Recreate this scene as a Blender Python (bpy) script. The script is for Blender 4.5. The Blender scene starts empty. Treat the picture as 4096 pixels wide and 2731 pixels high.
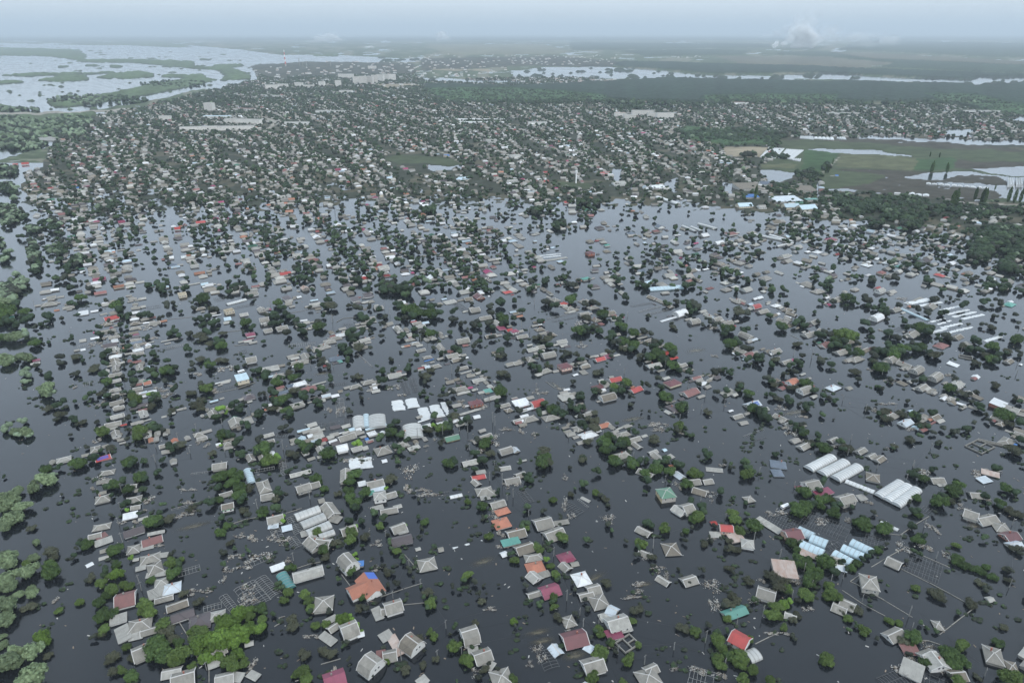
import bpy, bmesh, math, random
import numpy as np
from mathutils import noise as mnoise, Vector

SC = bpy.context.scene
CO = SC.collection
# ---------------------------------------------------------------- camera, sky, sun, exposure
CAM_H, PITCH, LENS = 250.0, math.radians(24.4), 24.0
cam_data = bpy.data.cameras.new('camera'); cam_data.lens = LENS; cam_data.sensor_width = 36
cam_data.clip_start = 1.0; cam_data.clip_end = 200000
cam = bpy.data.objects.new('camera', cam_data); CO.objects.link(cam)
cam.location = (0, 0, CAM_H); cam.rotation_euler = (math.pi/2 - PITCH, 0, 0)
SC.camera = cam

SUN_EL, SUN_AZ = math.radians(52), math.radians(150)     # azimuth from +Y, clockwise positive
world = bpy.data.worlds.new('World'); SC.world = world; world.use_nodes = True
wn, wl = world.node_tree.nodes, world.node_tree.links
wn.clear()
sky = wn.new('ShaderNodeTexSky'); sky.sky_type = 'NISHITA'; sky.sun_disc = False
sky.sun_elevation = SUN_EL; sky.sun_rotation = SUN_AZ; sky.altitude = 0
sky.air_density = 1.2; sky.dust_density = 4.0; sky.ozone_density = 1.5
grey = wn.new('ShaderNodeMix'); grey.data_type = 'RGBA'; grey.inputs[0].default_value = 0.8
# cloud veil in the sky's units: band above frame brightened to lift water reflections
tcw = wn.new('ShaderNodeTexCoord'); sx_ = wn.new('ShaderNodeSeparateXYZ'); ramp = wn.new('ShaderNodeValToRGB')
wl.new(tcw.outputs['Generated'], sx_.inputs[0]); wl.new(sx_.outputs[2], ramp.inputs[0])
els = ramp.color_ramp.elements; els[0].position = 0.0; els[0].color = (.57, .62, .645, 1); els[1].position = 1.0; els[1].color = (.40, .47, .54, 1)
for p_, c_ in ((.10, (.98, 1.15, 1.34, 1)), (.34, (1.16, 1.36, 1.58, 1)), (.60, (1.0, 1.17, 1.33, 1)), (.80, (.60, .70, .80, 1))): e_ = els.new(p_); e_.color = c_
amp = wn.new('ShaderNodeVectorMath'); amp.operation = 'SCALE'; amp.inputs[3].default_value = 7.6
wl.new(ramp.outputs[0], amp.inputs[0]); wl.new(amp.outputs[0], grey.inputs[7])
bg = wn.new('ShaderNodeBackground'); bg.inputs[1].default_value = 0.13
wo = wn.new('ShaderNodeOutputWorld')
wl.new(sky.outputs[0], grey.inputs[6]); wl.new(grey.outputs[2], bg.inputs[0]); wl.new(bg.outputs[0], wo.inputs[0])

sd = bpy.data.lights.new('sun', 'SUN'); sd.energy = 1.3; sd.angle = math.radians(12); sd.color = (1, .97, .92)
sun = bpy.data.objects.new('sun', sd); CO.objects.link(sun)
sun.rotation_euler = (math.pi/2 - SUN_EL, 0, -SUN_AZ + math.pi)
SC.view_settings.view_transform = 'Standard'; SC.view_settings.look = 'None'
SC.view_settings.exposure = 0.42; SC.view_settings.gamma = 1; SC.view_settings.use_curve_mapping = False
SC.render.engine = 'CYCLES'
SC.cycles.use_denoising = True
SC.cycles.max_bounces = 5; SC.cycles.diffuse_bounces = 2; SC.cycles.glossy_bounces = 2
SC.cycles.transmission_bounces = 2; SC.cycles.transparent_max_bounces = 48; SC.cycles.volume_bounces = 0

F = 4096*LENS/36
def U(x, y, z=0.0):
    """photograph pixel -> point of the place at height z"""
    dx, dy = (x-2048)/F, -(y-1365.5)/F
    vy = math.cos(PITCH) + dy*math.sin(PITCH); vz = -math.sin(PITCH) + dy*math.cos(PITCH)
    t = (z-CAM_H)/vz
    return dx*t, vy*t
def Uarr(x, y):
    dx, dy = (x-2048)/F, -(y-1365.5)/F
    vy = np.cos(PITCH) + dy*np.sin(PITCH); vz = -np.sin(PITCH) + dy*np.cos(PITCH)
    t = -CAM_H/vz
    return dx*t, vy*t
def PROJ(X, Y, Z=0.0):
    d = Y*math.cos(PITCH) - (Z-CAM_H)*math.sin(PITCH)
    up = Y*math.sin(PITCH) + (Z-CAM_H)*math.cos(PITCH)
    return 2048 + F*X/d, 1365.5 - F*up/d
def depth(y):
    """distance along the lens axis of water seen at photograph row y"""
    dy = -(y-1365.5)/F
    return CAM_H/(math.sin(PITCH) - dy*math.cos(PITCH))

# ---------------------------------------------------------------- materials
MAT = {}
def nodes(m):
    m.use_nodes = True
    return m.node_tree.nodes, m.node_tree.links, m.node_tree.nodes['Principled BSDF']
def mixc(N, L, a, b, fac, blend='MIX'):
    n = N.new('ShaderNodeMix'); n.data_type = 'RGBA'; n.blend_type = blend
    for s, v in ((n.inputs[6], a), (n.inputs[7], b), (n.inputs[0], fac)):
        if hasattr(v, 'is_linked') or hasattr(v, 'links'): L.new(v, s)
        elif isinstance(v, (tuple, list)): s.default_value = (*v[:3], 1)
        else: s.default_value = v
    return n.outputs[2]
def noise_fac(N, L, coord, scale, detail=4, rough=.6, lo=.35, hi=.65, stretch=None):
    if stretch:
        mp = N.new('ShaderNodeMapping'); mp.inputs['Scale'].default_value = stretch; L.new(coord, mp.inputs[0]); coord = mp.outputs[0]
    n = N.new('ShaderNodeTexNoise'); n.inputs['Scale'].default_value = scale; n.inputs['Detail'].default_value = detail
    n.inputs['Roughness'].default_value = rough; L.new(coord, n.inputs['Vector'])
    r = N.new('ShaderNodeMapRange'); r.inputs[1].default_value = lo; r.inputs[2].default_value = hi; L.new(n.outputs[0], r.inputs[0])
    return r.outputs[0]
def mulc(N, L, s, v):
    k = N.new('ShaderNodeMath'); k.operation = 'MULTIPLY'; k.inputs[1].default_value = v; L.new(s, k.inputs[0]); return k.outputs[0]
def coords(N, L):
    """object coordinates moved by the object's own random number, so that copies differ"""
    tc = N.new('ShaderNodeTexCoord'); oi = N.new('ShaderNodeObjectInfo')
    mm = N.new('ShaderNodeMath'); mm.operation = 'MULTIPLY'; mm.inputs[1].default_value = 97.0; L.new(oi.outputs['Random'], mm.inputs[0])
    va = N.new('ShaderNodeVectorMath'); va.operation = 'ADD'; L.new(tc.outputs['Object'], va.inputs[0]); L.new(mm.outputs[0], va.inputs[1])
    return va.outputs[0], tc.outputs['Object'], oi.outputs['Random']

def roof_mat(name, col, dirt=(.12, .115, .10), amt=.55, rough=.85, rib=1.13, metal=0.0, vary=.35, sheet=.5):
    m = bpy.data.materials.new(name); N, L, B = nodes(m)
    co, obj, rnd = coords(N, L)
    c = mixc(N, L, tuple(v*(1-vary*.6) for v in col), tuple(min(1, v*(1+vary*.6)) for v in col), rnd)
    f1 = noise_fac(N, L, co, .55, 5, .7, .36, .66, (1, .35, 1))
    k = N.new('ShaderNodeMath'); k.operation = 'MULTIPLY'; k.inputs[1].default_value = amt; L.new(f1, k.inputs[0])
    c = mixc(N, L, c, dirt, k.outputs[0])
    f2 = noise_fac(N, L, co, 3.2, 3, .8, .3, .75)
    k2 = N.new('ShaderNodeMath'); k2.operation = 'MULTIPLY'; k2.inputs[1].default_value = .3; L.new(f2, k2.inputs[0])
    sc_ = N.new('ShaderNodeVectorMath'); sc_.operation = 'MULTIPLY'; sc_.inputs[1].default_value = (1/1.13, 1/1.6, 0); L.new(co, sc_.inputs[0])
    fl = N.new('ShaderNodeVectorMath'); fl.operation = 'FLOOR'; L.new(sc_.outputs[0], fl.inputs[0])
    wn_ = N.new('ShaderNodeTexWhiteNoise'); L.new(fl.outputs[0], wn_.inputs[0])
    c = mixc(N, L, c, tuple(v*.45 for v in col), mulc(N, L, wn_.outputs[0], sheet))
    c = mixc(N, L, c, tuple(min(1, v*1.7) for v in col), k2.outputs[0])
    L.new(c, B.inputs['Base Color'])
    B.inputs['Roughness'].default_value = rough; B.inputs['Metallic'].default_value = metal
    w = N.new('ShaderNodeTexWave'); w.bands_direction = 'X'; w.inputs['Scale'].default_value = math.pi*2/rib/ (2*math.pi) * 1.0
    w.inputs['Distortion'].default_value = .0; L.new(obj, w.inputs[0])
    bp = N.new('ShaderNodeBump'); bp.inputs['Strength'].default_value = .35; bp.inputs['Distance'].default_value = .08
    L.new(w.outputs[1], bp.inputs['Height']); L.new(bp.outputs[0], B.inputs['Normal'])
    MAT[name] = m; return m
ROOFS = {'a': ('slate_roof_grey', (.235, .225, .20)), 'l': ('slate_roof_pale', (.33, .325, .30)), 'b': ('slate_roof_brown', (.175, .155, .125)),
         'w': ('white_metal_roof', (.58, .60, .61)), 'r': ('scarlet_roof', (.34, .055, .05)), 'o': ('orange_roof', (.36, .15, .10)),
         'p': ('crimson_roof', (.20, .045, .08)), 'd': ('dusty_rose_roof', (.20, .10, .095)), 'k': ('plum_roof', (.085, .07, .075)),
         'K': ('blue_slate_roof', (.10, .125, .16)), 'g': ('green_roof', (.09, .19, .13)), 't': ('teal_roof', (.085, .25, .21)),
         'u': ('blue_roof', (.06, .17, .42)), 'v': ('pale_blue_roof', (.42, .53, .59)), 's': ('silver_roof', (.44, .49, .53)),
         'n': ('maroon_roof', (.12, .045, .05)), 'R': ('rusty_roof', (.38, .33, .30))}
for k_, (nm_, c_) in ROOFS.items():
    roof_mat(nm_, c_, dirt=(.24, .10, .05) if k_ == 'R' else tuple(.38*v + .03 for v in c_), amt=.65 if k_ in 'abldRk' else .4, sheet=.5 if k_ in 'abl' else .22,
             rough=.45 if k_ in 'wsvKtgprkn' else .9)
def plain(name, col, rough=.8, dirt=.25, scale=.8):
    m = bpy.data.materials.new(name); N, L, B = nodes(m); co, _, rnd = coords(N, L)
    c = mixc(N, L, tuple(v*.85 for v in col), tuple(min(1, v*1.1) for v in col), rnd)
    f = noise_fac(N, L, co, scale, 4, .7); k = N.new('ShaderNodeMath'); k.operation = 'MULTIPLY'; k.inputs[1].default_value = dirt; L.new(f, k.inputs[0])
    L.new(mixc(N, L, c, tuple(v*.45+.01 for v in col), k.outputs[0]), B.inputs['Base Color']); B.inputs['Roughness'].default_value = rough
    MAT[name] = m; return m
plain('wall_white', (.62, .62, .60)); plain('wall_cream', (.55, .49, .38)); plain('wall_grey', (.36, .35, .32)); plain('wall_pink', (.58, .40, .34))
plain('trim_pale', (.52, .51, .49)); plain('window_frame', (.75, .75, .74), .5, .1); plain('pole_concrete', (.22, .22, .21)); plain('cable', (.03, .03, .03))
plain('frame_metal', (.12, .12, .12), .6, .4); plain('frame_pale', (.30, .30, .29), .6, .4); plain('wall_concrete', (.24, .23, .205), .9, .6)
plain('debris_pale', (.50, .49, .46), .9, .4, 2); plain('debris_wood', (.25, .20, .15), .9, .4, 2); plain('bark', (.09, .07, .05), .9, .4, 2)
plain('block_wall', (.66, .64, .60), .9, .15, .05); plain('white_paint', (.78, .78, .78), .4, .1); plain('red_paint', (.5, .06, .04), .5, .1)
plain('green_trim', (.04, .45, .20), .6, .1); plain('solar_blue', (.03, .10, .42), .3, .1); plain('glass_dark', (.015, .018, .022), .1, 0)
def film(name, col):
    m = plain(name, col, .35, .3, .3); return m
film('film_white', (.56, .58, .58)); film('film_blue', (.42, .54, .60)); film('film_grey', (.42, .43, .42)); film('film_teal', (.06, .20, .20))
def brick(name, c1, c2):
    m = bpy.data.materials.new(name); N, L, B = nodes(m); tc = N.new('ShaderNodeTexCoord')
    b = N.new('ShaderNodeTexBrick'); b.inputs['Color1'].default_value = (*c1, 1); b.inputs['Color2'].default_value = (*c2, 1)
    b.inputs['Mortar'].default_value = (.35, .33, .30, 1); b.inputs['Scale'].default_value = 2.0; L.new(tc.outputs['Object'], b.inputs[0])
    L.new(b.outputs[0], B.inputs['Base Color']); B.inputs['Roughness'].default_value = .9; MAT[name] = m
brick('wall_brick', (.30, .10, .06), (.24, .07, .045)); brick('wall_orange', (.50, .20, .07), (.42, .16, .06)); brick('wall_yellow', (.48, .38, .22), (.42, .33, .18))

def leaf_mat(name, c1, c2, spread=.3):
    m = bpy.data.materials.new(name); N, L, B = nodes(m)
    co, obj, rnd = coords(N, L); geo = N.new('ShaderNodeNewGeometry')
    a = mixc(N, L, c1, c2, geo.outputs['Random Per Island'])
    f = noise_fac(N, L, co, 2.2, 3, .6, .35, .65)
    a = mixc(N, L, a, tuple(v*1.5 for v in c2), mulc(N, L, f, .35))
    hs = N.new('ShaderNodeHueSaturation'); mr = N.new('ShaderNodeMapRange'); mr.inputs[3].default_value = 1-spread; mr.inputs[4].default_value = 1+spread
    L.new(rnd, mr.inputs[0]); L.new(mr.outputs[0], hs.inputs['Value']); L.new(a, hs.inputs['Color'])
    L.new(hs.outputs[0], B.inputs['Base Color']); B.inputs['Roughness'].default_value = .75; B.inputs['Specular IOR Level'].default_value = .2
    MAT[name] = m
LEAF = ['leaf_dark', 'leaf_green', 'leaf_yellow', 'leaf_silver', 'leaf_olive']
leaf_mat('leaf_dark', (.020, .041, .014), (.060, .098, .030)); leaf_mat('leaf_green', (.034, .060, .018), (.082, .122, .034))
leaf_mat('leaf_yellow', (.034, .066, .014), (.090, .148, .028)); leaf_mat('leaf_silver', (.060, .090, .045), (.165, .215, .12)); leaf_mat('leaf_olive', (.032, .038, .025), (.072, .076, .050))

def attr_mat(name, rough=.9, nscale=.05, namt=.3, bump=0.0):
    m = bpy.data.materials.new(name); N, L, B = nodes(m)
    at = N.new('ShaderNodeAttribute'); at.attribute_name = 'Col'; geo = N.new('ShaderNodeNewGeometry')
    f = noise_fac(N, L, geo.outputs['Position'], nscale, 6, .65, .3, .7)
    c = mixc(N, L, at.outputs['Color'], (.4, .4, .4), mulc(N, L, f, namt), 'MULTIPLY')
    L.new(c, B.inputs['Base Color']); B.inputs['Roughness'].default_value = rough; B.inputs['Specular IOR Level'].default_value = .2
    MAT[name] = m
attr_mat('land_mat', .95, .03, .7); attr_mat('far_house_mat', .8, .3, .25); attr_mat('far_leaf_mat', .8, .4, .4); attr_mat('canopy_mat', .9, .06, .6)

m = bpy.data.materials.new('flood_water_mat'); N, L, B = nodes(m)
geo = N.new('ShaderNodeNewGeometry')
big = noise_fac(N, L, geo.outputs['Position'], .0035, 5, .6, .35, .65, (1, 1, 1))
rot = N.new('ShaderNodeMapping'); rot.inputs['Rotation'].default_value = (0, 0, math.radians(-35)); L.new(geo.outputs['Position'], rot.inputs[0])
streak = noise_fac(N, L, rot.outputs[0], .022, 6, .7, .36, .66, (1.0, .12, 1))
c = mixc(N, L, (.007, .009, .0125), (.015, .017, .020), big)
L.new(c, B.inputs['Base Color']); B.inputs['IOR'].default_value = 1.46
mr = N.new('ShaderNodeMapRange'); mr.inputs[3].default_value = .02; mr.inputs[4].default_value = .20; L.new(streak, mr.inputs[0]); L.new(mr.outputs[0], B.inputs['Roughness'])
wv = N.new('ShaderNodeTexNoise'); wv.inputs['Scale'].default_value = .7; wv.inputs['Detail'].default_value = 4; L.new(geo.outputs['Position'], wv.inputs['Vector'])
bp = N.new('ShaderNodeBump'); bp.inputs['Strength'].default_value = .06; bp.inputs['Distance'].default_value = .12; L.new(wv.outputs[0], bp.inputs['Height']); L.new(bp.outputs[0], B.inputs['Normal'])
MAT['flood_water_mat'] = m

# ---------------------------------------------------------------- helpers
def mesh(name, verts, faces, mats, midx=None, smooth=False):
    me = bpy.data.meshes.new(name); me.from_pydata(verts, [], faces)
    for mm in (mats if isinstance(mats, (list, tuple)) else [mats]): me.materials.append(MAT[mm])
    if midx: me.polygons.foreach_set('material_index', midx)
    if smooth: me.polygons.foreach_set('use_smooth', [True]*len(faces))
    me.update(); return me
def link(name, me, parent=None, loc=(0, 0, 0), rz=0.0):
    o = bpy.data.objects.new(name, me); CO.objects.link(o); o.location = loc; o.rotation_euler = (0, 0, rz)
    if parent: o.parent = parent
    return o
class MB:
    def __init__(s): s.v = []; s.f = []; s.m = []
    def quad(s, *p, m=0):
        i = len(s.v); s.v += [tuple(q) for q in p]; s.f.append(tuple(range(i, i+len(p)))); s.m.append(m)
    def box(s, x0, y0, z0, x1, y1, z1, m=0):
        i = len(s.v); s.v += [(x0, y0, z0), (x1, y0, z0), (x1, y1, z0), (x0, y1, z0), (x0, y0, z1), (x1, y0, z1), (x1, y1, z1), (x0, y1, z1)]
        for q in ((0, 3, 2, 1), (4, 5, 6, 7), (0, 1, 5, 4), (1, 2, 6, 5), (2, 3, 7, 6), (3, 0, 4, 7)):
            s.f.append(tuple(i+k for k in q)); s.m.append(m)
    def bar(s, a, b, t, t2=None, m=0):
        a = Vector(a); b = Vector(b); d = (b-a)
        if d.length < 1e-6: return
        d.normalize(); u = d.cross(Vector((0, 0, 1))); u = Vector((1, 0, 0)) if u.length < .01 else u.normalized(); w = d.cross(u)
        t2 = t if t2 is None else t2; i = len(s.v)
        for p, r in ((a, t), (b, t2)):
            for x, y in ((-1, -1), (1, -1), (1, 1), (-1, 1)): s.v.append(tuple(p + u*x*r/2 + w*y*r/2))
        for q in ((0, 1, 2, 3), (7, 6, 5, 4), (0, 4, 5, 1), (1, 5, 6, 2), (2, 6, 7, 3), (3, 7, 4, 0)):
            s.f.append(tuple(i+k for k in q)); s.m.append(m)
    def slab(s, pts, t, m=0):
        """flat sheet with thickness: pts counter-clockwise from above"""
        i = len(s.v); n = len(pts); s.v += [tuple(p) for p in pts] + [(p[0], p[1], p[2]-t) for p in pts]
        s.f.append(tuple(range(i, i+n))); s.f.append(tuple(range(i+2*n-1, i+n-1, -1))); s.m += [m, m]
        for k in range(n):
            j = (k+1) % n; s.f.append((i+k, i+n+k, i+n+j, i+j)); s.m.append(m)
    def me(s, name, mats, smooth=False): return mesh(name, s.v, s.f, mats, s.m, smooth)
def tag(o, label=None, cat=None, group=None, kind=None):
    if label: o['label'] = label
    if cat: o['category'] = cat
    if group: o['group'] = group
    if kind: o['kind'] = kind
    return o
def empty(name, loc, rz=0.0):
    return link(name, None, None, loc, rz)
RECS = []      # things whose label is written at the end from what stands round them
# ---------------------------------------------------------------- survey of the near and middle town
# each crop: origin in photograph pixels and scale; buildings are either
#   x1 y1 x2 y2 width type/colour eave   (ridge line)   or   x0 y0 x1 y1 type/colour eave   (outline)
# roof types g gable, h hip, m mansard, f flat sheet, t arched film, x bare frame
CROPS = {'A': (0, 1820, .5808), 'B': (1366, 1820, .5808), 'D': (2730, 1820, .5808),
         'M1': (0, 1180, .43537), 'M2': (1024, 1180, .43537), 'M3': (2048, 1180, .43537), 'M4': (3072, 1180, .43537),
         'C1': (0, 500, .5808), 'C2': (1366, 500, .5808), 'C3': (2730, 500, .5808),
         'F1': (0, 60, .8708), 'F2': (2048, 60, .8708)}
HOUSES = {}
HOUSES['A'] = """690 115 785 100 5 ha .4;668 190 765 170 3 fa .5;680 262 730 250 3 fa .3;655 295 752 272 7 ha 1;1465 62 1555 48 7 ga 1.5;
1700 85 1732 178 4.5 tv .8=pale blue arched greenhouse;1800 165 1828 238 6.5 ha 1;1798 275 1880 258 6 ga 1;2000 132 2132 98 4 gl .6;2042 218 2130 192 7 ga 2;2125 200 2192 180 6 ga .8;
872 208 938 198 4 ga .4;930 242 958 236 3 fa .4;865 302 968 282 6 ha .6;905 352 960 342 4 ga .5;850 425 945 402 5 fw .8=white sheet-roofed shed;955 442 1015 424 2.5 fl .4;
1515 268 1592 245 4.5 ga .8;1528 342 1602 326 5.5 gb 2.2=house with the bright green stripe;1842 432 1942 408 6.5 ga 2;
2030 410 2197 350 6.5 tl .8=topmost of the four broad grey greenhouses;2072 465 2233 400 6.5 tl .8;2112 522 2270 456 6.5 tl .8;2195 548 2300 512 4.5 tl .8;
2245 325 2298 395 7 ga 1.2;2195 315 2230 305 4 fa .6;2280 430 2340 445 5 fa .6;2130 560 2190 610 8 ga 2=white-gabled house;2180 580 2270 590 7 ma 1;
1850 492 1915 482 3 fs .6;1945 508 2008 492 4 fs .5;2075 545 2125 530 4 fl .5;
640 492 755 470 5 ha .5;612 552 690 532 4.5 ga .6;665 572 730 540 3.5 fd .4;655 612 770 572 4.5 fl .6;690 655 742 640 3 ga .4;685 712 745 695 2.5 fl .3;595 762 635 742 2.5 fw .2;
850 530 985 486 6 gk 1=dark brown lean-to hall;978 592 1110 552 6 gd .7=dusty rose roofed shed;1020 545 1130 522 2 fl .4;875 640 955 622 6.5 ha .8;960 645 1055 622 3 fl .3;
965 712 1095 678 6.5 ha .6;1085 692 1152 682 3 fl .4;920 718 955 712 2 fl .4;938 785 1000 768 2.8 fl .4;1015 772 1108 738 8 ha .8;1010 828 1140 808 3 fl .3;
1065 872 1150 850 6 hl .6;1120 912 1238 882 7 hs .8=silver-blue hipped house;1025 965 1130 925 6 fl .7;1070 992 1185 962 3.5 ga .7;1150 1042 1285 995 5 gb .6;
1178 1112 1330 1062 5 gk 1.2=long plum shed with the white wall;1300 1140 1440 1100 9 hk 1=plum hipped house;1440 1100 1542 1078 6 hl .6;
790 978 922 944 10 gd 1.4=dusty rose roofed house;760 1142 870 1108 5 fl .9;878 1168 1035 1128 8 ha .8;832 1180 862 1272 5 fl .6;895 1252 980 1232 3.8 fl .5;970 1214 1070 1184 4 ga .6;
912 1352 1032 1300 9 ga 1.2;1422 1345 1552 1300 6 gl .8;1435 1442 1550 1398 4.5 fl .6;1120 1492 1240 1468 5 gl .6;1180 1532 1330 1490 9 ga 1;1485 1532 1600 1505 6 gl .8;1600 1522 1668 1530 4 fl .6;
1715 1500 1775 1530 3 fl .5;1690 1302 1742 1288 2.5 fl .4;2022 822 2215 768 6 ml 1=long pale mansard house by the teal greenhouse;1868 785 1958 752 3.5 fw .8;
1935 800 1998 900 5.5 tt .8=teal film greenhouse;2165 1005 2288 990 9 ha 1.6;2235 1152 2315 1112 3 fl .4;2265 1192 2328 1150 4 ga .8;2215 1232 2300 1292 3.5 fl .4;2232 1540 2368 1492 9 gp 1=crimson house at the photo's lower edge;
1535 960 1632 1078 4 x .4;1642 900 1742 1022 5 x .4;1722 865 1832 1000 5 x .4;1788 832 1900 955 6 x .4;1402 1052 1525 1018 4 x .4;1225 805 1372 762 5 x .3;1700 745 1850 682 5 x .2;
1180 372 1392 315 1.5 x .2;1750 104 1890 78 3 x .4;1940 25 1960 130 4 x .3;1885 490 1925 570 5 x .5;2000 420 2060 528 5 x .5;2005 560 2055 622 5 x .3;1318 125 1430 112 1.5 x .2"""
HOUSES['B'] = """28 90 25 165 6 ga 2;178 188 282 165 7 ga 1.5;205 238 300 224 3.5 fs 1;180 262 220 250 4 ft 1;222 268 302 255 7 hl 2.8;305 268 370 250 5 ga 1;118 200 165 190 4 fw .5;
272 378 380 358 5 ga .8;215 368 285 350 3 fl .5;360 358 410 345 3 fl .4;0 512 92 482 7 ga 1;348 498 432 468 6.5 ga 1;392 528 455 512 3 fl .8;345 580 478 550 6 mk .8=plum mansard shed behind the pale house;
745 280 830 262 3 tw .5=small white film tunnel alone on open water;766 634 966 580 1.5 tw .2=long low white strip;532 742 645 718 8.5 ha .8=lone hipped house beside the tree row;15 680 72 740 8 ma 3=mansard house with four-paned white gable;98 748 150 742 3 fu 1.2;
512 648 540 640 2 fl .4;668 642 698 636 3 ga .6;232 1050 265 1125 3.5 fl .5;300 1035 408 1002 7.5 ga 1.8;275 1062 325 1052 4 ga 1;0 1192 98 1152 8 ma 1.8;112 1232 152 1222 3 fw .7;
272 1262 342 1222 4.5 fl .5;340 1245 412 1368 3.5 fR .4=rust-streaked long lean-to;445 1240 525 1298 8.5 mb 1.8=brown mansard house;165 1378 240 1432 10 ma 1.5=broad mansard house;245 1380 300 1370 4.5 fd .8;290 1368 372 1352 6 ga 1;
832 1222 930 1192 9 ma 1.5;918 1378 1022 1342 7 ga 1.2;878 1352 940 1340 3.5 fl .7;990 1430 1045 1458 4 fl .5;1040 1530 1165 1495 9 ha 1;540 1530 575 1570 4 fl .6;
1532 1138 1602 1118 6 ha .5;1530 1255 1680 1218 9 gn .8=maroon-brown roofed house with a pale gable;1452 1300 1500 1360 4.5 gs .2;1680 1312 1728 1340 3.5 fs .3;1378 928 1492 892 8 gp .8=crimson gabled house;1288 958 1360 936 3.5 ga .4;
1500 700 1592 672 6.5 hp .5=crimson hipped cottage;1550 720 1592 712 3 fp .4;1522 738 1562 775 5 ga .4;1582 752 1628 742 3 fa .4;1605 842 1700 818 8.5 hw .7=white metal hipped house;1698 915 1775 896 6 ga .8;1642 962 1728 942 5 ga .5;
1722 1000 1825 975 8.5 ha .6;1838 1040 1895 1068 6 gs .9;1782 1122 1848 1102 4 fl .5;1838 1145 1965 1110 8 gl 2.4=white-walled house with pale slate roof;1925 1198 1995 1182 3 fl .9;1830 1242 1925 1215 5 fp 1=crimson lean-to;
1672 1438 1798 1402 8 ga 1.6;2055 1530 2180 1490 9 ha 1;2098 1475 2168 1445 4.5 ga .6;1052 462 1152 436 8 ho .9=salmon orange hipped house;1065 388 1150 362 5 ho .5;1030 332 1118 308 6 ga .6;930 240 1035 222 7 ha .8;
1002 268 1062 255 4 fa .6;960 295 1020 285 3.5 fl .4;900 148 985 132 4 gr .5;912 168 942 195 4 ga .5;930 120 990 110 3 fl .3;1128 168 1220 150 6 ga .5;1205 132 1258 114 5 ga .6;
1095 84 1158 74 4 gl .4;1335 455 1440 430 9 ga 1;1465 470 1562 455 3 fa .5;1408 540 1520 500 9 ga .6;1148 532 1258 505 7 gb 1;1108 608 1222 580 4.5 ft 1=pale teal flat roof;1205 638 1312 605 7 gb 1;
1265 700 1378 682 5 ha .5;1278 765 1390 742 7 ho .6;1302 802 1352 845 6 gl .8;1370 828 1430 808 3.5 fa .5;1100 685 1135 672 3.5 fw .6;2190 245 2285 232 9 hg 3.6=green-roofed two-storey brick house;
2295 345 2360 385 6 gl 1.2;2042 492 2122 532 5 ga .7;2055 652 2122 680 4 ga .5;2222 628 2322 622 9 hb .7;2182 832 2252 874 4 ga .5;2050 92 2140 130 6 ga .5;2300 108 2352 145 5 gs .5;2258 76 2295 72 3 fo .4;
1238 238 1302 316 5 x .2;1545 325 1640 392 8 x .2;1395 1330 1452 1455 7 x .2;540 288 742 248 2.5 x .2;1655 290 1710 318 2 fl .2;1630 300 1700 355 1.2 x .2"""
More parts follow.
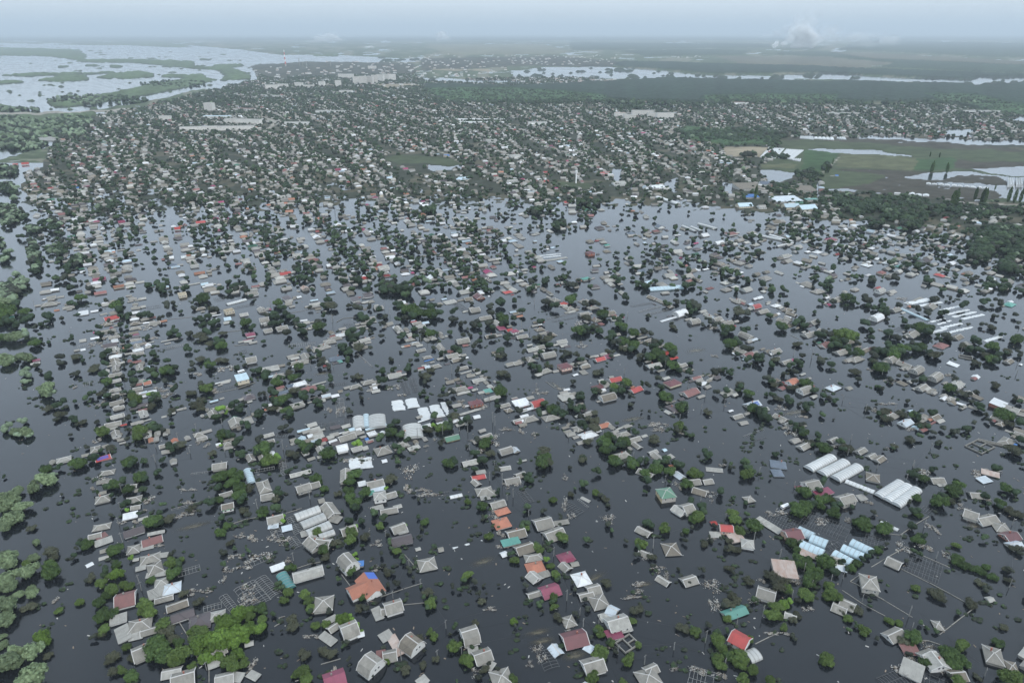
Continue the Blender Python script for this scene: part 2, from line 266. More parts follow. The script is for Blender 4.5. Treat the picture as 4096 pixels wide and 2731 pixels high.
HOUSES['D'] = """610 38 715 52 8 hK .8=blue-slate cross-hipped house;622 104 690 106 7 hK .8;870 76 1036 -8 7 tw 1=uppermost of the three separate white film tunnels;960 110 1128 26 7 tw 1;1055 146 1218 58 7 tw 1;
1128 166 1325 243 4 tw .6=long white tunnel linking two groups;1352 266 1508 168 6 tw 1;1412 296 1562 192 6 tw 1;1472 326 1622 216 6 tw 1=lowest of the three joined white tunnels;1272 122 1360 142 8.5 hb 1.3=brown square house between the tunnels;
850 190 935 172 8 ga 3=white cross-gabled villa;920 268 1022 238 5 fp 1;785 228 842 218 3 fp .7;1085 292 1172 268 7.5 ga 3=white villa with the four-sided valley roof;1212 292 1258 284 4 fl .9;435 295 485 285 5 ha .8;
78 222 165 248 6 gb .5;58 172 115 164 6 ga .6;145 172 202 164 5 ga .5;165 95 275 106 3.5 fl .3;5 352 66 335 8 ga 2;262 482 345 488 5.5 gr 2.5=little pink house under a red roof;198 462 230 456 3 gr .4;192 545 260 548 4 fl .3;
325 572 412 556 6 fR 1;410 585 492 598 6.5 hl 1.5;518 432 675 528 4 fl .6=long pale sheet roof;800 492 905 540 6.5 tv 1=upper pale blue greenhouse by the orange house;885 548 1000 592 7 tv 1;818 592 975 658 7 tv 1;
1045 654 1170 720 6 tv 1;1104 616 1250 682 6 tv 1;1166 578 1312 648 6 tv 1;712 528 812 512 8 gn 2.6=orange brick house with maroon roof;815 662 970 702 5 fR .9;1032 700 1085 712 5 ga 1.5;1058 752 1125 762 5 gs .6;
628 772 782 788 11 fR 2.6=flat concrete roof with two holes;525 912 638 948 8 ga 1.6;292 1090 430 1040 5.5 gt .8=teal gabled shed roof;712 1085 780 1108 4 gl .6;345 1212 455 1272 8 gr 2.6=bright red tiled house;
448 1372 522 1340 6.5 tl .6;5 858 88 834 6 ga .6;1418 702 1505 742 7 ga .9;1238 838 1352 860 10 ha 3=big hipped house inside a walled yard;1042 1022 1128 1058 6 ga .6;1098 990 1185 1030 6 ga 1;1735 1154 1788 1160 5 ha .7;
1418 1240 1508 1198 6 ga 1;1512 1328 1618 1332 6 fd .5;1658 1378 1740 1350 6 ga 1.2;1718 1352 1790 1442 8.5 gl 2;1512 1442 1652 1508 9 fl .9=wide pale sheet roof over wreckage;2092 1335 2212 1368 9.5 ha 1.6=hipped house with white facade;
2242 1434 2310 1450 6 hb .7;1850 1498 1942 1490 6 gb .9;2222 548 2302 528 7 gn .9=maroon gabled house;2258 612 2332 596 6 gs .9;2150 472 2250 482 8 ha .6;1950 372 2040 402 8 ga 1.8;2040 436 2152 412 7 ga 1;1985 258 2062 262 6 ga .5;
1365 450 1490 506 2.8 tw .5;1345 470 1470 522 2.8 tw .4;2062 108 2180 138 5 fR .8;2048 175 2110 160 5 fs .5;1715 160 1796 156 6 ga .5;1758 202 1815 196 3 fl .3;2100 992 2135 986 3 fl .6;
575 398 790 478 12 x .5=burnt-looking bare greenhouse frame;845 400 1145 520 15 x .3;985 632 1075 590 5 x .5;1260 555 1395 600 10 x .5;1560 700 1790 790 17 x .3=bare frame field behind the walled yard;50 1500 240 1560 13 x .4;1655 350 1730 384 6 x .4;
1390 1568 1560 1500 8 x .5;1640 1510 1830 1590 8 x .5"""
HOUSES['M1'] = """432 0 515 40 ga 1.5;380 45 525 112 ha .7;575 88 682 132 ha .4;715 135 822 202 fw .8=square white roof;928 60 1008 108 gl .7;1000 35 1080 75 ha .4;1170 5 1238 42 ha .5;1238 30 1292 58 ga .4;1208 65 1272 98 ha .4;1205 95 1290 138 ga .6;
1192 138 1282 182 hw .8;1288 84 1342 132 fl .6;1000 138 1072 176 ha .5;958 176 1090 242 gr 1.4=bright red house on the straight flooded street;935 235 1032 285 hb .6;1045 252 1092 300 ga .5;1192 198 1278 238 hw .8;1190 230 1288 282 hb .6;1188 276 1292 326 ha .6;
1182 325 1268 366 gb .6;1208 365 1286 397 fk .6=plum flat roof on the straight street;1205 395 1296 428 ga .6;1202 420 1300 460 fK .7=dark navy roof on the straight street;1212 455 1302 488 ga .5;1218 478 1318 522 hw .8;1212 514 1318 558 ga .7;922 308 1008 346 ga .5;
1000 305 1078 342 ga .5;832 374 908 412 gw .6;1002 364 1096 402 ga .6;1008 394 1098 442 hw .8;948 424 1072 492 gk 1.5=dark-roofed house with white gable;1018 472 1112 532 gl 1;738 474 788 530 fw .3;1002 534 1116 582 hw .8;998 580 1112 622 gb .6;
1012 610 1118 656 ga 1;1012 655 1112 698 ga .8;1002 700 1118 758 ga .8;1018 760 1108 812 gl .8;1218 596 1298 632 fd .5;1230 630 1332 692 ga 1.2;1316 772 1392 842 go 1.2=little orange-gabled house;1268 798 1330 828 fa .5;1222 828 1312 890 ga .9;
1352 864 1438 902 hw .5;1278 908 1352 952 hw .8;1002 838 1108 896 ha .6;1018 892 1102 932 ga .6;1250 980 1362 1036 hk .7=plum hipped roof;1282 1030 1382 1068 fd .5;1262 1058 1378 1122 gl .8;1268 1140 1372 1176 fl .5;1008 958 1132 1010 ga .9;
1042 1008 1138 1060 ga 1.2;1018 1075 1138 1144 gl .9;968 1148 1112 1216 ga .9;1114 1180 1162 1206 fr .6;1008 1206 1080 1240 fl .4;1004 1240 1126 1314 ga 1.2;1082 1304 1168 1346 fa .5;812 1374 936 1452 ha .8;935 1366 1002 1410 fa .4;750 1440 816 1492 ga .4;
876 1452 1012 1526 gr .4=half-sunk red roof with blue panels;945 1498 1032 1522 fd .3;520 1462 652 1552 hl 1.2=pale hipped house by the open water;444 1514 522 1552 ga .4;1302 1242 1408 1312 gl 1;1408 1260 1476 1304 ga .5;1462 1340 1548 1422 ga .6;
1568 1300 1640 1368 go .8;1556 1484 1630 1568 ga 1.4;1772 1238 1868 1312 ha .5;1812 1290 1902 1344 ga .8;2054 994 2142 1066 ha 1.4;1898 1040 2012 1132 ga .6;1932 958 1998 992 fv .8;2152 718 2298 828 fv 3.6=cream two-storey house with pale blue roof;
1972 790 2056 822 fw .8;2222 880 2351 985 hk 1;2088 1108 2242 1228 ga 1.6;2228 1126 2336 1192 fl .7;2308 1050 2370 1122 ga .7;1980 1350 2032 1392 fw .4;2048 1326 2132 1396 ha .6;2244 1455 2358 1532 ga .6;
2052 114 2158 192 ow 2.6=cream roofless two-storey shell;2052 192 2132 252 fv .8;2250 322 2350 396 hp 1.6=crimson house behind a garden wall;2242 394 2322 428 fp 1;2192 418 2242 442 fl .8;1926 175 2022 202 fw .5;2080 74 2256 28 5 tw .5;1635 -30 1718 42 ow 2.5;
1794 98 1888 146 hb .7;1494 400 1598 432 fl .6;1304 428 1402 452 fl .4;303 586 368 616 fp .7=lone magenta roof on the river side;70 194 136 228 ft .8;728 402 798 434 fl .3;2198 150 2282 204 gl .8;2254 545 2360 640 ma 1.4;
1345 80 1475 136 x .3;1420 470 1592 522 x .3;1540 440 1692 492 x .3;1596 392 1682 418 x .3;740 425 962 470 x .2;758 778 872 838 x .3;2000 76 2332 152 x .3;1960 0 2082 62 x .2;2190 478 2282 560 x .3;1990 820 2170 884 x .2;
1300 265 1400 290 fl .3;1290 205 1370 235 ga .4;1275 245 1345 268 fa .4;930 445 1000 470 ha .4;985 640 1030 662 fl .4;1560 1050 1590 1075 fl .3;1485 1105 1528 1128 fl .3;1370 240 1470 268 ga .3;1060 890 1100 920 fs .5;2040 1020 2060 1040 fa .4"""
HOUSES['M2'] = """235 4 330 62 fk 1.5;262 60 332 102 ga .8;368 0 418 32 gw .6;488 55 592 118 gl 1.6;500 38 568 62 fv .8;864 18 952 78 fk 1.5=dark plum flat-roofed house;978 0 1078 34 fk 1.2;1018 34 1092 78 ha .5;4 98 96 168 ga 1.6;28 192 122 272 ma 2.4=white mansard house with two upper windows;
184 272 292 334 ma 1.2;62 288 152 358 ga 1.2;350 234 428 302 ma 1.2;430 238 498 272 fl .6;498 266 566 298 fl .6;474 290 522 322 fl .5;1074 78 1172 152 ga .9;1304 54 1382 92 fw .8;1184 224 1262 286 ma .8;1028 204 1102 238 gl .6;954 240 1022 272 ga .5;
960 274 1012 298 fa .4;730 334 848 388 hw .9=white hipped house in a row of grey ones;658 322 732 366 gb .6;788 316 842 342 gl .4;658 370 792 416 ha .4;618 400 738 452 ha .8;568 434 692 490 ha .5;508 470 622 522 ha .7;942 384 1048 432 gl .5;880 424 992 478 ha .5;
388 534 522 596 ga .7;330 530 402 566 ga .4;294 568 350 592 fl .3;664 544 818 606 hK .6=blue-grey cross-hipped roof;748 596 798 628 ft .5=small teal roof;608 594 662 634 fl .4;300 588 420 650 ha .5;400 596 484 640 ga .4;50 645 218 716 fl .7=long pale sloping sheet;
144 708 262 762 ha .6;324 778 468 842 hw .9;270 812 352 858 fK .6;195 864 326 928 fK 1=dark slate lean-to roof;408 818 562 892 hd .8;525 790 636 832 fl .6;314 964 448 1048 ha 1.6;598 893 688 956 gs 1.6;568 920 640 1006 gl .8;74 1028 118 1072 go .8;
180 1018 248 1074 ga .5;750 854 796 908 gb .8;842 808 968 862 ha .5;964 760 1092 832 ha .8;1078 768 1138 812 ga .5;1068 838 1116 868 fw .3;1204 698 1338 768 gl 1.2;1284 692 1338 722 fd .7;1258 282 1364 348 ma 1.2;1430 236 1518 278 ga .8;
1464 262 1556 308 gl 1;1374 344 1438 382 fl .6;1364 384 1462 428 ha .5;1418 424 1508 462 ha .5;1468 450 1532 478 fl .4;1468 482 1558 528 ga .5;1528 544 1618 592 ha .5;1548 584 1628 612 fu .4;1538 642 1602 682 fs .6;1594 618 1704 682 ha .6;
1578 370 1668 412 ha .5;1648 448 1742 504 ga .5;1678 364 1742 398 ga .3;1648 52 1722 102 ha .6;1718 42 1852 92 fl .4;1545 0 1638 48 hK .8;1904 4 1992 62 gb .8;1950 98 2062 168 ga 1.2;2038 174 2168 238 ga .6;2168 218 2262 292 gl 1.8;
2206 280 2300 330 fp .6;2290 290 2362 348 gr .8;1832 384 1962 452 ma .8;2098 344 2212 402 gb .5;1738 522 1862 582 ga .7;1878 522 1932 572 ga .4;1788 570 1888 618 gb .6;1750 500 1812 532 fd .4;2158 504 2222 542 gb .5;2284 598 2370 660 ma 1.2;
1848 645 1948 688 ga .5;1878 690 1978 728 fl .4;1928 714 2014 758 ga .5;2008 692 2078 732 gl .5;1978 750 2092 804 gl .5;2084 784 2148 818 ga .4;1812 748 1872 794 gb .5;1808 828 1948 884 ha .6;1900 874 1966 908 fl .4;2088 858 2178 908 ft .5;2132 908 2242 960 gl .7;
1948 943 2088 1036 hn 2.4=brick-red house with dark maroon roof;2228 988 2334 1032 ga .5;2278 1020 2362 1086 hb .8;1290 945 1315 1030 9 tw .3;1418 925 1450 1005 9 tw .3;1525 1010 1570 1115 8 tw .3;1632 985 1692 1095 8 tw .3;1716 970 1766 1090 4 tw .3;
935 1100 945 1200 8 tl .5;1008 1084 1012 1198 4 tv .6;1105 1070 1115 1182 12 tl .6=widest crumpled film greenhouse;1428 1155 1448 1272 13 tl .5=tilted grey film greenhouse;560 1160 565 1230 11 x .3;678 1155 680 1228 8 x .3;855 1112 860 1184 8 x .3;765 940 780 1110 6 x .3;1345 770 1392 900 5 x .3;
1425 758 1470 878 5 x .3;800 262 925 262 10 x .2;300 450 540 432 8 x .2;932 535 1065 655 1.6 x .2;1830 60 1950 150 8 x .3;165 1280 298 1278 5 x .3;240 1500 250 1568 6 x .2;560 845 820 800 5 x .2;
385 1222 492 1268 fv .9=pale blue roof in the greenhouse row;504 1234 624 1268 fl .8;384 1284 468 1354 gv .8;464 1262 528 1328 fw .8;524 1270 628 1330 fl .8;508 1308 604 1352 ga .6;304 1288 372 1366 ga .7;644 1258 718 1342 gl 1;844 1210 912 1266 fv .7;734 1252 832 1284 fw .7;908 1205 972 1272 fw .7;
748 1264 918 1332 ga 1=long grey house in the greenhouse row;1015 1188 1192 1242 fv .9;1018 1226 1112 1312 hw 1.4=white hipped house in the greenhouse row;1140 1240 1192 1286 gw .8;1002 1308 1036 1338 fu .4=small bright blue sheet;1334 1214 1398 1288 go .8;68 1255 162 1312 gl .8;64 1310 168 1378 ga .8;
1504 1162 1624 1242 hw .8=white tent-shaped roof;1660 1142 1788 1206 hw .7;1798 1130 1868 1178 hw .6;1878 1098 1938 1158 hw .5;1988 1084 2062 1142 gw .5;1490 1138 1600 1162 fw .5;1870 1056 2042 1096 fl .4;1724 1260 1872 1354 gg .9=grey-green gabled house;
2044 1258 2172 1332 ga .7;2224 1378 2360 1474 ma 1;1240 1338 1412 1412 ha .6;1438 1324 1498 1372 gb .8;1394 1374 1508 1434 fl .5;1078 1356 1252 1482 ha .8;733 1348 848 1462 mw 1.8=white metal mansard house;872 1374 978 1442 gl 1.2;968 1372 1034 1438 fl .8;
900 1470 920 1566 8 tw .3;1005 1468 1015 1562 8 tw .3;538 1388 652 1458 gl .9;414 1414 492 1478 ga .9;468 1478 542 1522 ga .5;558 1464 604 1508 fl .4;0 1458 118 1512 ga .6;114 1428 190 1482 gw .6;1150 1504 1206 1542 fw .3;1888 1498 2034 1568 gl .5"""
HOUSES['M3'] = """344 12 448 68 ha .6;414 54 508 94 hr .5=red hipped roof among grey ones;478 88 582 148 ha .5;608 28 722 78 ha .6;688 84 802 138 ha .5;478 128 622 172 fa .3;608 142 712 208 ma .9;858 130 952 192 gb 1;892 184 1012 238 gl .5;718 194 822 252 hb .5;788 240 852 282 hd .4;
188 228 242 268 gb .4;204 284 302 338 hb .5;238 334 318 362 ga .4;304 338 412 388 hb .5;32 346 148 408 ga .8;-20 294 64 370 hp 2.2=red brick block house;0 145 58 192 gb .8;398 392 508 462 gl 1.2;208 442 302 506 ga .6;128 468 248 524 gl .4;264 512 402 582 ma .9;
108 555 218 618 ha .5;0 586 88 654 ga .6;238 654 368 732 ha .8;418 598 552 704 hn 2.8=pink-walled house with dark hipped roof;588 598 652 638 ga .4;618 628 718 678 gb .8;618 680 698 742 fa .3;748 552 862 618 gr .9=scarlet gabled house with white front;842 544 932 588 fp .4;
878 738 1014 806 gr 1.1=scarlet roof above the sunken brown roof;798 788 902 842 fa .4;728 812 858 864 hn .5;1068 828 1204 898 gr .7=scarlet gabled roof low in the water;793 888 958 978 mb 1=dark mansard barn;1392 748 1556 858 hn 1.8=brown many-hipped villa;
1542 842 1728 932 gd .8=dusty red gabled roof;1408 998 1564 1068 hk .5;1440 968 1504 994 fa .3;1638 734 1744 784 gd .4;1712 784 1798 832 gw .3;1780 764 1842 788 fl .3;1228 614 1374 668 gl .5;1328 680 1404 708 fa .3;1372 498 1454 562 gr .6;1438 562 1528 598 fr .5;
1508 618 1612 672 ga .5;1558 658 1668 708 hb .5;1138 334 1212 378 gb .5;1142 374 1248 408 fa .4;1198 394 1292 438 gb .5;1278 438 1392 492 ha .5;934 338 998 378 ga .5;1064 428 1152 472 ga .4;1322 32 1412 78 ga .6;1388 74 1492 112 gb .4;1238 0 1338 42 gb .7;
1474 132 1618 192 mw 1.2=white mansard house;1352 204 1528 242 fw .3;1598 92 1732 126 fr .5=long low scarlet roof;1708 124 1792 168 gl .5;1758 162 1858 208 gl .5;1618 202 1728 276 ma .8;1828 188 1932 252 ma .8;1918 222 2038 288 ga 1.2;2018 18 2142 82 ha .7;2234 0 2310 42 gw .9;
2188 74 2292 132 mr 1=scarlet mansard roof;2242 118 2362 176 ga .9;2084 338 2218 404 ma .7;2158 394 2262 434 fs .8;2048 482 2168 534 ga .5;2102 512 2238 582 gd .9;2012 454 2092 488 ga .4;2314 486 2380 540 gb .6;1908 862 2068 934 fl .4;
2122 964 2294 1036 gs .9=silver roof with blue panels;2274 1018 2360 1076 gl .6;2012 1078 2128 1142 ga .4;0 948 168 1042 fw 1.2=big rounded white roof;88 1022 218 1074 fw .4;158 942 308 1036 mr .8=red mansard house by the white roof;420 898 584 978 fl .5=pale roof strewn with planks;514 878 592 932 ga .6;
0 1118 102 1184 ga .7;74 1098 242 1164 ha .5;272 1074 432 1164 ha .5;628 1040 692 1072 fk .5;642 1062 748 1118 ga .5;474 1228 552 1272 ha .3;550 1198 652 1252 ha .4;608 1243 792 1308 hw .5;788 1154 902 1228 go .5=orange torn roof;868 1182 954 1230 ga .4;
950 1202 1038 1242 fl .4;956 1242 1092 1302 ha .4;1058 1288 1188 1356 ga .6;1098 1348 1198 1412 ga .5;1248 1418 1342 1462 gl .4;1272 1448 1414 1524 ga .4;1408 1462 1494 1512 fl .3;928 1424 1094 1508 ha .5;650 1318 702 1352 fa .3;1376 1408 1422 1438 fv .3;
-10 1378 72 1462 gs .8;48 1508 132 1542 fl .5;312 172 620 200 x .2;368 205 600 240 x .2;1078 58 1310 112 x .3;1148 100 1390 154 x .3;1200 124 1462 186 x .3;2100 1222 2340 1305 x .1;2195 1300 2351 1350 x .1"""
HOUSES['M4'] = """22 68 122 116 hw .6;124 108 228 158 hb .8;168 154 264 188 gb .5;28 158 92 202 gb .5;564 8 698 54 ha .5;522 78 578 102 fp .4;82 206 204 268 ga .8;158 258 244 296 gb .5;358 210 484 278 ga .5;302 316 452 398 ga .6;458 308 562 348 ga .3;456 424 592 478 gd .4;
684 402 802 452 hb .4;558 344 628 378 fw .4;0 482 128 544 ga 1;108 582 228 644 ga .9;598 478 748 558 ga .5;728 543 888 618 ha .6=grey hipped house in the diagonal row;834 474 942 532 gb .4;1062 556 1212 612 ma .5;1188 598 1328 676 ga .9;1292 650 1442 722 ma .9;
1458 712 1618 788 ma 1.2=mansard house with pink-trimmed balcony;1652 776 1812 868 hl 2.4=white two-storey house;1342 802 1486 890 ga .9;1440 860 1560 905 fa .4;1188 788 1278 838 fb .5;1514 422 1668 496 hd .8=salmon-red hipped roof alone;1238 318 1402 392 ga .6;1112 102 1228 162 ga .9;
922 172 1074 234 mw 1;1428 72 1560 128 ga .5;1676 350 1802 414 gb .4;1776 430 1882 470 fl .4;2156 576 2264 636 gb .7;153 752 288 842 go 2.4=tall white house with salmon roof;260 826 414 912 ma 1.2=white mansard house with blue shutters;88 826 162 876 gd .5;68 758 118 798 gb .5;
528 812 672 882 hs .9=silver pyramid roof;706 838 776 874 fa .4;286 714 348 742 fl .6;48 1082 184 1164 ga .5;138 1158 232 1202 ga .5;268 1174 354 1218 ga .4;262 1343 402 1424 ga .8;548 1296 654 1358 ga .5;792 1396 914 1462 ga .8;902 1446 1002 1504 ga .4;
962 1464 1088 1542 gb .6;1038 1072 1218 1134 ha .5;1192 1132 1342 1206 gs 1.2;1338 1098 1508 1168 fa .4;1474 1086 1590 1148 gb .6;1318 1192 1398 1244 fv .4;1462 1158 1564 1192 fd .3;1622 926 1728 972 ha .4;1652 966 1732 1012 fb .5;1788 876 1882 922 ga .4;
1882 918 1972 968 fb .5;1848 1008 1932 1052 ga .4;2028 962 2202 1044 fw 2.2=brick house with a white flat roof;2162 1002 2308 1072 gl .8;2258 922 2362 984 hb .6;2058 1102 2194 1168 ga .8;2092 1152 2192 1204 hb .5;2306 1062 2360 1098 ga .5;
2108 1298 2284 1384 ha 1;2198 1368 2304 1412 fu .8=bright blue sheet roof;2268 1248 2360 1304 ga .6;1270 62 1482 22 7 tw .3;1230 115 1472 220 4 tv .5=very long pale film tunnel;1582 130 1762 92 4 tw .2;1645 166 1850 122 4 tw .2;1702 190 1914 142 4 tw .2;1788 208 1978 168 4 tw .2;
1480 242 1628 205 3 tw .2;1560 262 1682 224 3 tw .2;1590 290 1782 248 4 tw .2;1498 336 1652 292 4 tw .2;1702 322 1882 280 4 tw .2;1568 366 1712 320 4 tw .2;1992 412 2142 368 4 tw .2;1648 612 1754 662 fw .2;1868 733 1948 768 fw .2;1388 88 1598 54 4 tw .2;1130 280 1270 345 x .2"""

TREES = {}
TREES['A'] = """300 165 62 3,232 215 52 3,345 150 30 3,60 300 78 3,110 250 45 3,60 340 60 3,160 350 58 3,30 360 40 3,72 440 58 3,28 492 48 3,60 710 75 3,100 690 45 3,15 690 40 3,205 790 62 3,232 705 32 3,180 745 28 1,355 800 60 0,350 760 45 0,345 668 45 4,370 700 28 4,
45 850 85 3,20 910 55 3,65 900 50 3,130 960 38 3,218 950 42 3,210 920 28 3,60 1040 75 3,20 1000 50 3,20 1130 58 3,198 1045 42 4,288 1255 62 2,315 1285 30 2,222 1340 72 3,170 1350 40 3,100 1340 50 3,50 1430 90 3,110 1440 50 3,10 1250 34 3,10 1310 36 3,240 1520 110 3,170 1550 50 3,330 1380 30 4,402 1068 28 1,545 1010 30 1,250 604 32 3,220 500 28 4,
325 92 42 0,295 100 25 0,410 85 22 0,540 55 48 0,380 100 16 0,22 150 16 0,425 275 14 4,390 135 14 3,640 385 12 4,655 420 16 4,757 418 18 4,590 612 40 0,560 620 25 0,522 650 18 4,510 690 22 0,500 720 18 4,795 640 48 0,770 665 32 0,780 280 22 0,780 205 40 0,745 225 32 0,660 258 18 0,635 840 36 4,610 860 24 4,698 880 40 1,
720 805 36 1,800 810 45 2,750 830 32 1,800 752 30 0,765 925 52 1,740 960 36 0,680 1010 42 0,850 890 32 1,895 905 36 1,730 1085 65 0,690 1120 42 0,770 1080 36 0,715 1200 40 1,690 1230 30 4,640 1255 24 4,1000 1028 56 1,970 1075 35 1,1030 1080 42 1,1120 1165 52 1,1150 1210 56 4,1180 1270 48 4,1220 1290 40 0,
1085 1320 72 0,1120 1380 65 0,1060 1300 50 0,1232 1370 72 1,1215 1420 48 1,870 1318 34 1,905 1398 34 4,780 1375 45 4,755 1420 30 4,835 1480 38 1,775 1495 40 4,895 1515 48 0,1320 1450 30 1,888 45 42 0,990 45 22 0,645 20 32 0,755 75 20 0,930 580 15 0,
855 172 34 1,960 140 46 0,985 160 30 0,1085 118 24 0,880 235 42 0,985 240 30 1,870 338 32 0,880 386 20 2,960 410 16 0,1060 450 52 0,1095 470 34 0,1125 350 24 1,1110 392 24 0,1165 440 36 4,1085 230 18 0,1250 175 14 1,1202 110 20 0,1120 35 22 0,1410 200 14 4,1330 290 15 0,1245 315 14 4,1312 368 34 4,1370 380 20 4,1448 330 36 0,1490 305 28 0,
1510 150 52 0,1590 120 38 0,1640 145 42 0,1490 225 36 0,1600 190 42 0,1650 225 46 0,1640 275 44 0,1670 310 34 0,1520 305 28 0,1450 100 18 0,1725 225 34 4,1680 380 38 4,1700 410 26 4,1185 680 26 4,1180 740 48 1,1225 760 36 1,1245 718 28 1,1195 812 46 0,1040 860 28 0,1262 955 30 4,1370 1005 38 4,900 708 20 2,1520 530 32 0,1540 430 34 0,1555 485 28 0,
1590 605 28 4,1535 670 24 4,1535 760 24 1,1615 645 15 1,1672 690 15 1,1635 755 14 4,1700 655 12 1,1712 675 16 1,1690 630 10 1,1740 690 12 4,1808 380 38 0,1888 360 36 1,1805 410 28 0,1940 420 26 2,1955 450 22 2,1912 250 34 0,1900 300 28 4,2172 160 38 0,2200 180 28 0,2232 232 28 0,2325 265 28 4,1865 135 20 1,1985 115 24 0,2135 85 22 0,2025 352 15 0,
2183 525 30 1,2230 650 38 0,2250 630 26 0,2310 600 38 4,2245 702 30 4,2145 735 24 4,2000 775 34 0,2330 790 20 4,2330 858 18 1,1925 885 26 1,1945 915 22 1,1985 942 30 1,1955 998 30 1,1885 1088 24 1,1795 1055 38 0,1830 1090 20 1,1560 1140 70 2,1510 1130 40 1,1640 1090 50 2,1700 1070 48 2,1720 1110 40 1,1810 1130 40 1,
1790 1190 45 2,1730 1190 55 2,1660 1210 60 2,1590 1250 65 2,1500 1240 65 2,1430 1260 65 2,1360 1230 60 1,1370 1300 62 2,1450 1320 55 2,1540 1300 55 2,1620 1290 55 2,1690 1260 42 2,1330 1200 38 1,1420 1385 48 2,1500 1380 40 2,1390 1420 30 1,1570 1410 60 1,1640 1370 46 2,1600 1455 50 1,1670 1430 38 1,1545 1440 28 0,
2098 955 40 1,2125 1000 38 1,2135 1050 34 1,2130 1085 25 1,2012 1140 44 4,2020 1180 34 4,2175 1168 34 1,2245 1158 36 1,2255 1070 26 4,1875 1208 13 4,1935 1212 11 4,2100 1368 38 4,2230 1340 40 4,2280 1360 42 4,2080 1490 56 1,2110 1530 46 1,2030 1510 28 1,2335 1120 30 2,1465 20 12 0,1740 110 16 1,1760 70 20 1,1850 30 48 1,1800 60 26 0,1660 10 24 0,2130 115 12 0,2060 205 0 0"""
TREES['B'] = """85 130 42 0,50 180 40 0,45 245 40 0,60 290 40 0,95 330 38 0,100 370 32 0,10 385 16 1,160 250 40 0,150 290 22 0,330 165 40 4,345 140 20 4,195 145 20 4,312 235 18 2,495 262 18 4,525 308 18 4,228 402 34 1,300 430 34 1,50 438 34 0,148 450 26 0,265 488 30 1,75 530 45 1,60 580 40 1,165 565 38 4,95 490 22 2,320 540 18 4,445 490 12 2,
522 425 18 0,570 455 30 0,555 500 18 4,545 562 12 4,340 600 26 1,378 660 32 1,345 640 20 1,410 702 24 1,425 740 22 1,462 790 26 4,500 848 16 4,142 630 16 1,232 770 14 4,282 682 20 4,290 760 20 4,320 800 36 4,355 810 20 4,322 892 20 4,380 890 24 4,85 680 22 2,105 710 18 2,60 785 38 0,150 975 34 0,185 975 24 0,280 960 20 4,120 1055 32 4,165 1060 25 4,15 1125 48 2,60 1120 25 2,
120 1180 26 2,135 1205 18 2,40 1285 22 4,10 1325 14 1,45 1408 20 4,60 1455 12 4,550 905 14 1,590 940 32 4,575 985 22 1,615 1020 40 1,630 990 24 1,600 1050 24 1,610 1215 30 1,640 1250 32 1,540 1250 30 4,775 1185 24 1,750 1235 16 4,780 1310 46 1,840 1280 18 0,765 1290 24 1,920 1155 34 4,900 1330 20 1,860 1410 46 1,840 1400 34 1,880 1440 28 1,
310 1420 28 2,290 1325 18 4,470 1360 20 4,575 1355 14 4,540 1320 14 2,440 1478 34 4,555 1445 30 4,650 1400 30 4,215 1510 16 4,135 1465 14 4,980 1470 32 4,1010 1440 18 4,1070 1470 20 4,945 1520 24 4,790 1560 14 1,1180 1545 38 1,1190 1142 28 2,1200 1175 16 4,1490 1115 34 4,1610 1095 20 4,1635 1120 14 4,
860 830 40 1,885 815 26 1,845 860 24 1,915 870 26 4,758 915 20 4,805 930 18 1,895 935 10 4,940 965 18 4,965 1005 30 4,1000 965 12 4,945 935 12 4,980 895 14 4,1080 895 12 4,870 912 10 4,725 50 28 0,765 50 30 0,740 70 20 0,960 30 26 0,1040 130 16 4,915 100 24 0,1055 45 14 0,1070 100 22 4,1290 155 36 0,1260 140 18 0,1400 20 45 0,1395 50 48 0,
870 320 28 1,965 345 40 0,950 370 20 0,990 310 14 4,1000 425 18 1,970 430 20 4,1075 248 22 0,1280 360 26 1,1265 395 16 1,1260 475 34 1,1280 500 28 1,1505 425 20 4,1390 385 20 4,1015 555 32 1,1035 545 20 0,1042 490 14 1,1085 505 12 1,1345 630 30 1,1365 655 30 1,1340 610 20 1,1435 600 22 1,1165 672 26 0,1192 722 34 1,1415 715 24 2,1440 760 28 1,1250 840 16 4,1475 820 32 1,1490 850 22 1,
1275 900 26 4,1590 885 18 4,1615 925 22 4,1465 980 36 1,1455 1005 24 1,1305 1012 18 1,1365 1022 24 1,1460 1045 28 1,1380 1080 14 4,1670 1000 20 4,1705 1060 26 4,1455 308 28 1,1525 560 42 1,1540 590 24 1,1688 580 24 1,1580 268 28 4,1610 232 14 1,1675 190 34 1,1755 118 32 1,1755 258 28 1,1785 280 20 4,1815 300 28 4,1835 345 18 4,1578 82 16 4,
1845 480 26 4,1868 520 20 1,1960 590 20 4,2115 465 36 0,2130 490 24 0,2090 255 18 1,2255 190 14 1,2220 500 40 1,2245 520 22 1,2060 610 44 1,2040 640 26 1,2085 570 14 4,2040 695 26 4,2140 700 28 4,2150 770 22 4,2320 780 16 4,2335 835 16 4,2030 1065 44 4,2050 1050 28 4,1820 880 34 4,2000 1140 28 1,1765 1195 36 1,1785 1225 30 1,1745 1210 22 1,1725 1262 18 4,
1860 1290 32 1,1835 1290 20 1,1885 1350 20 4,1785 1350 46 1,1800 1390 44 1,1755 1380 34 1,1980 1400 46 1,1970 1430 28 1,2045 1305 28 1,1730 1520 44 1,1710 1540 28 1,1940 1560 30 1,2120 1520 0 0,1875 40 45 0,1995 50 46 0,1930 50 24 0,2100 120 42 0,2110 170 34 0,2165 85 45 0,2085 45 20 0,2230 35 26 0,2260 105 38 0,2320 65 34 0,1665 22 28 0,2345 550 18 4,2345 1190 36 4"""
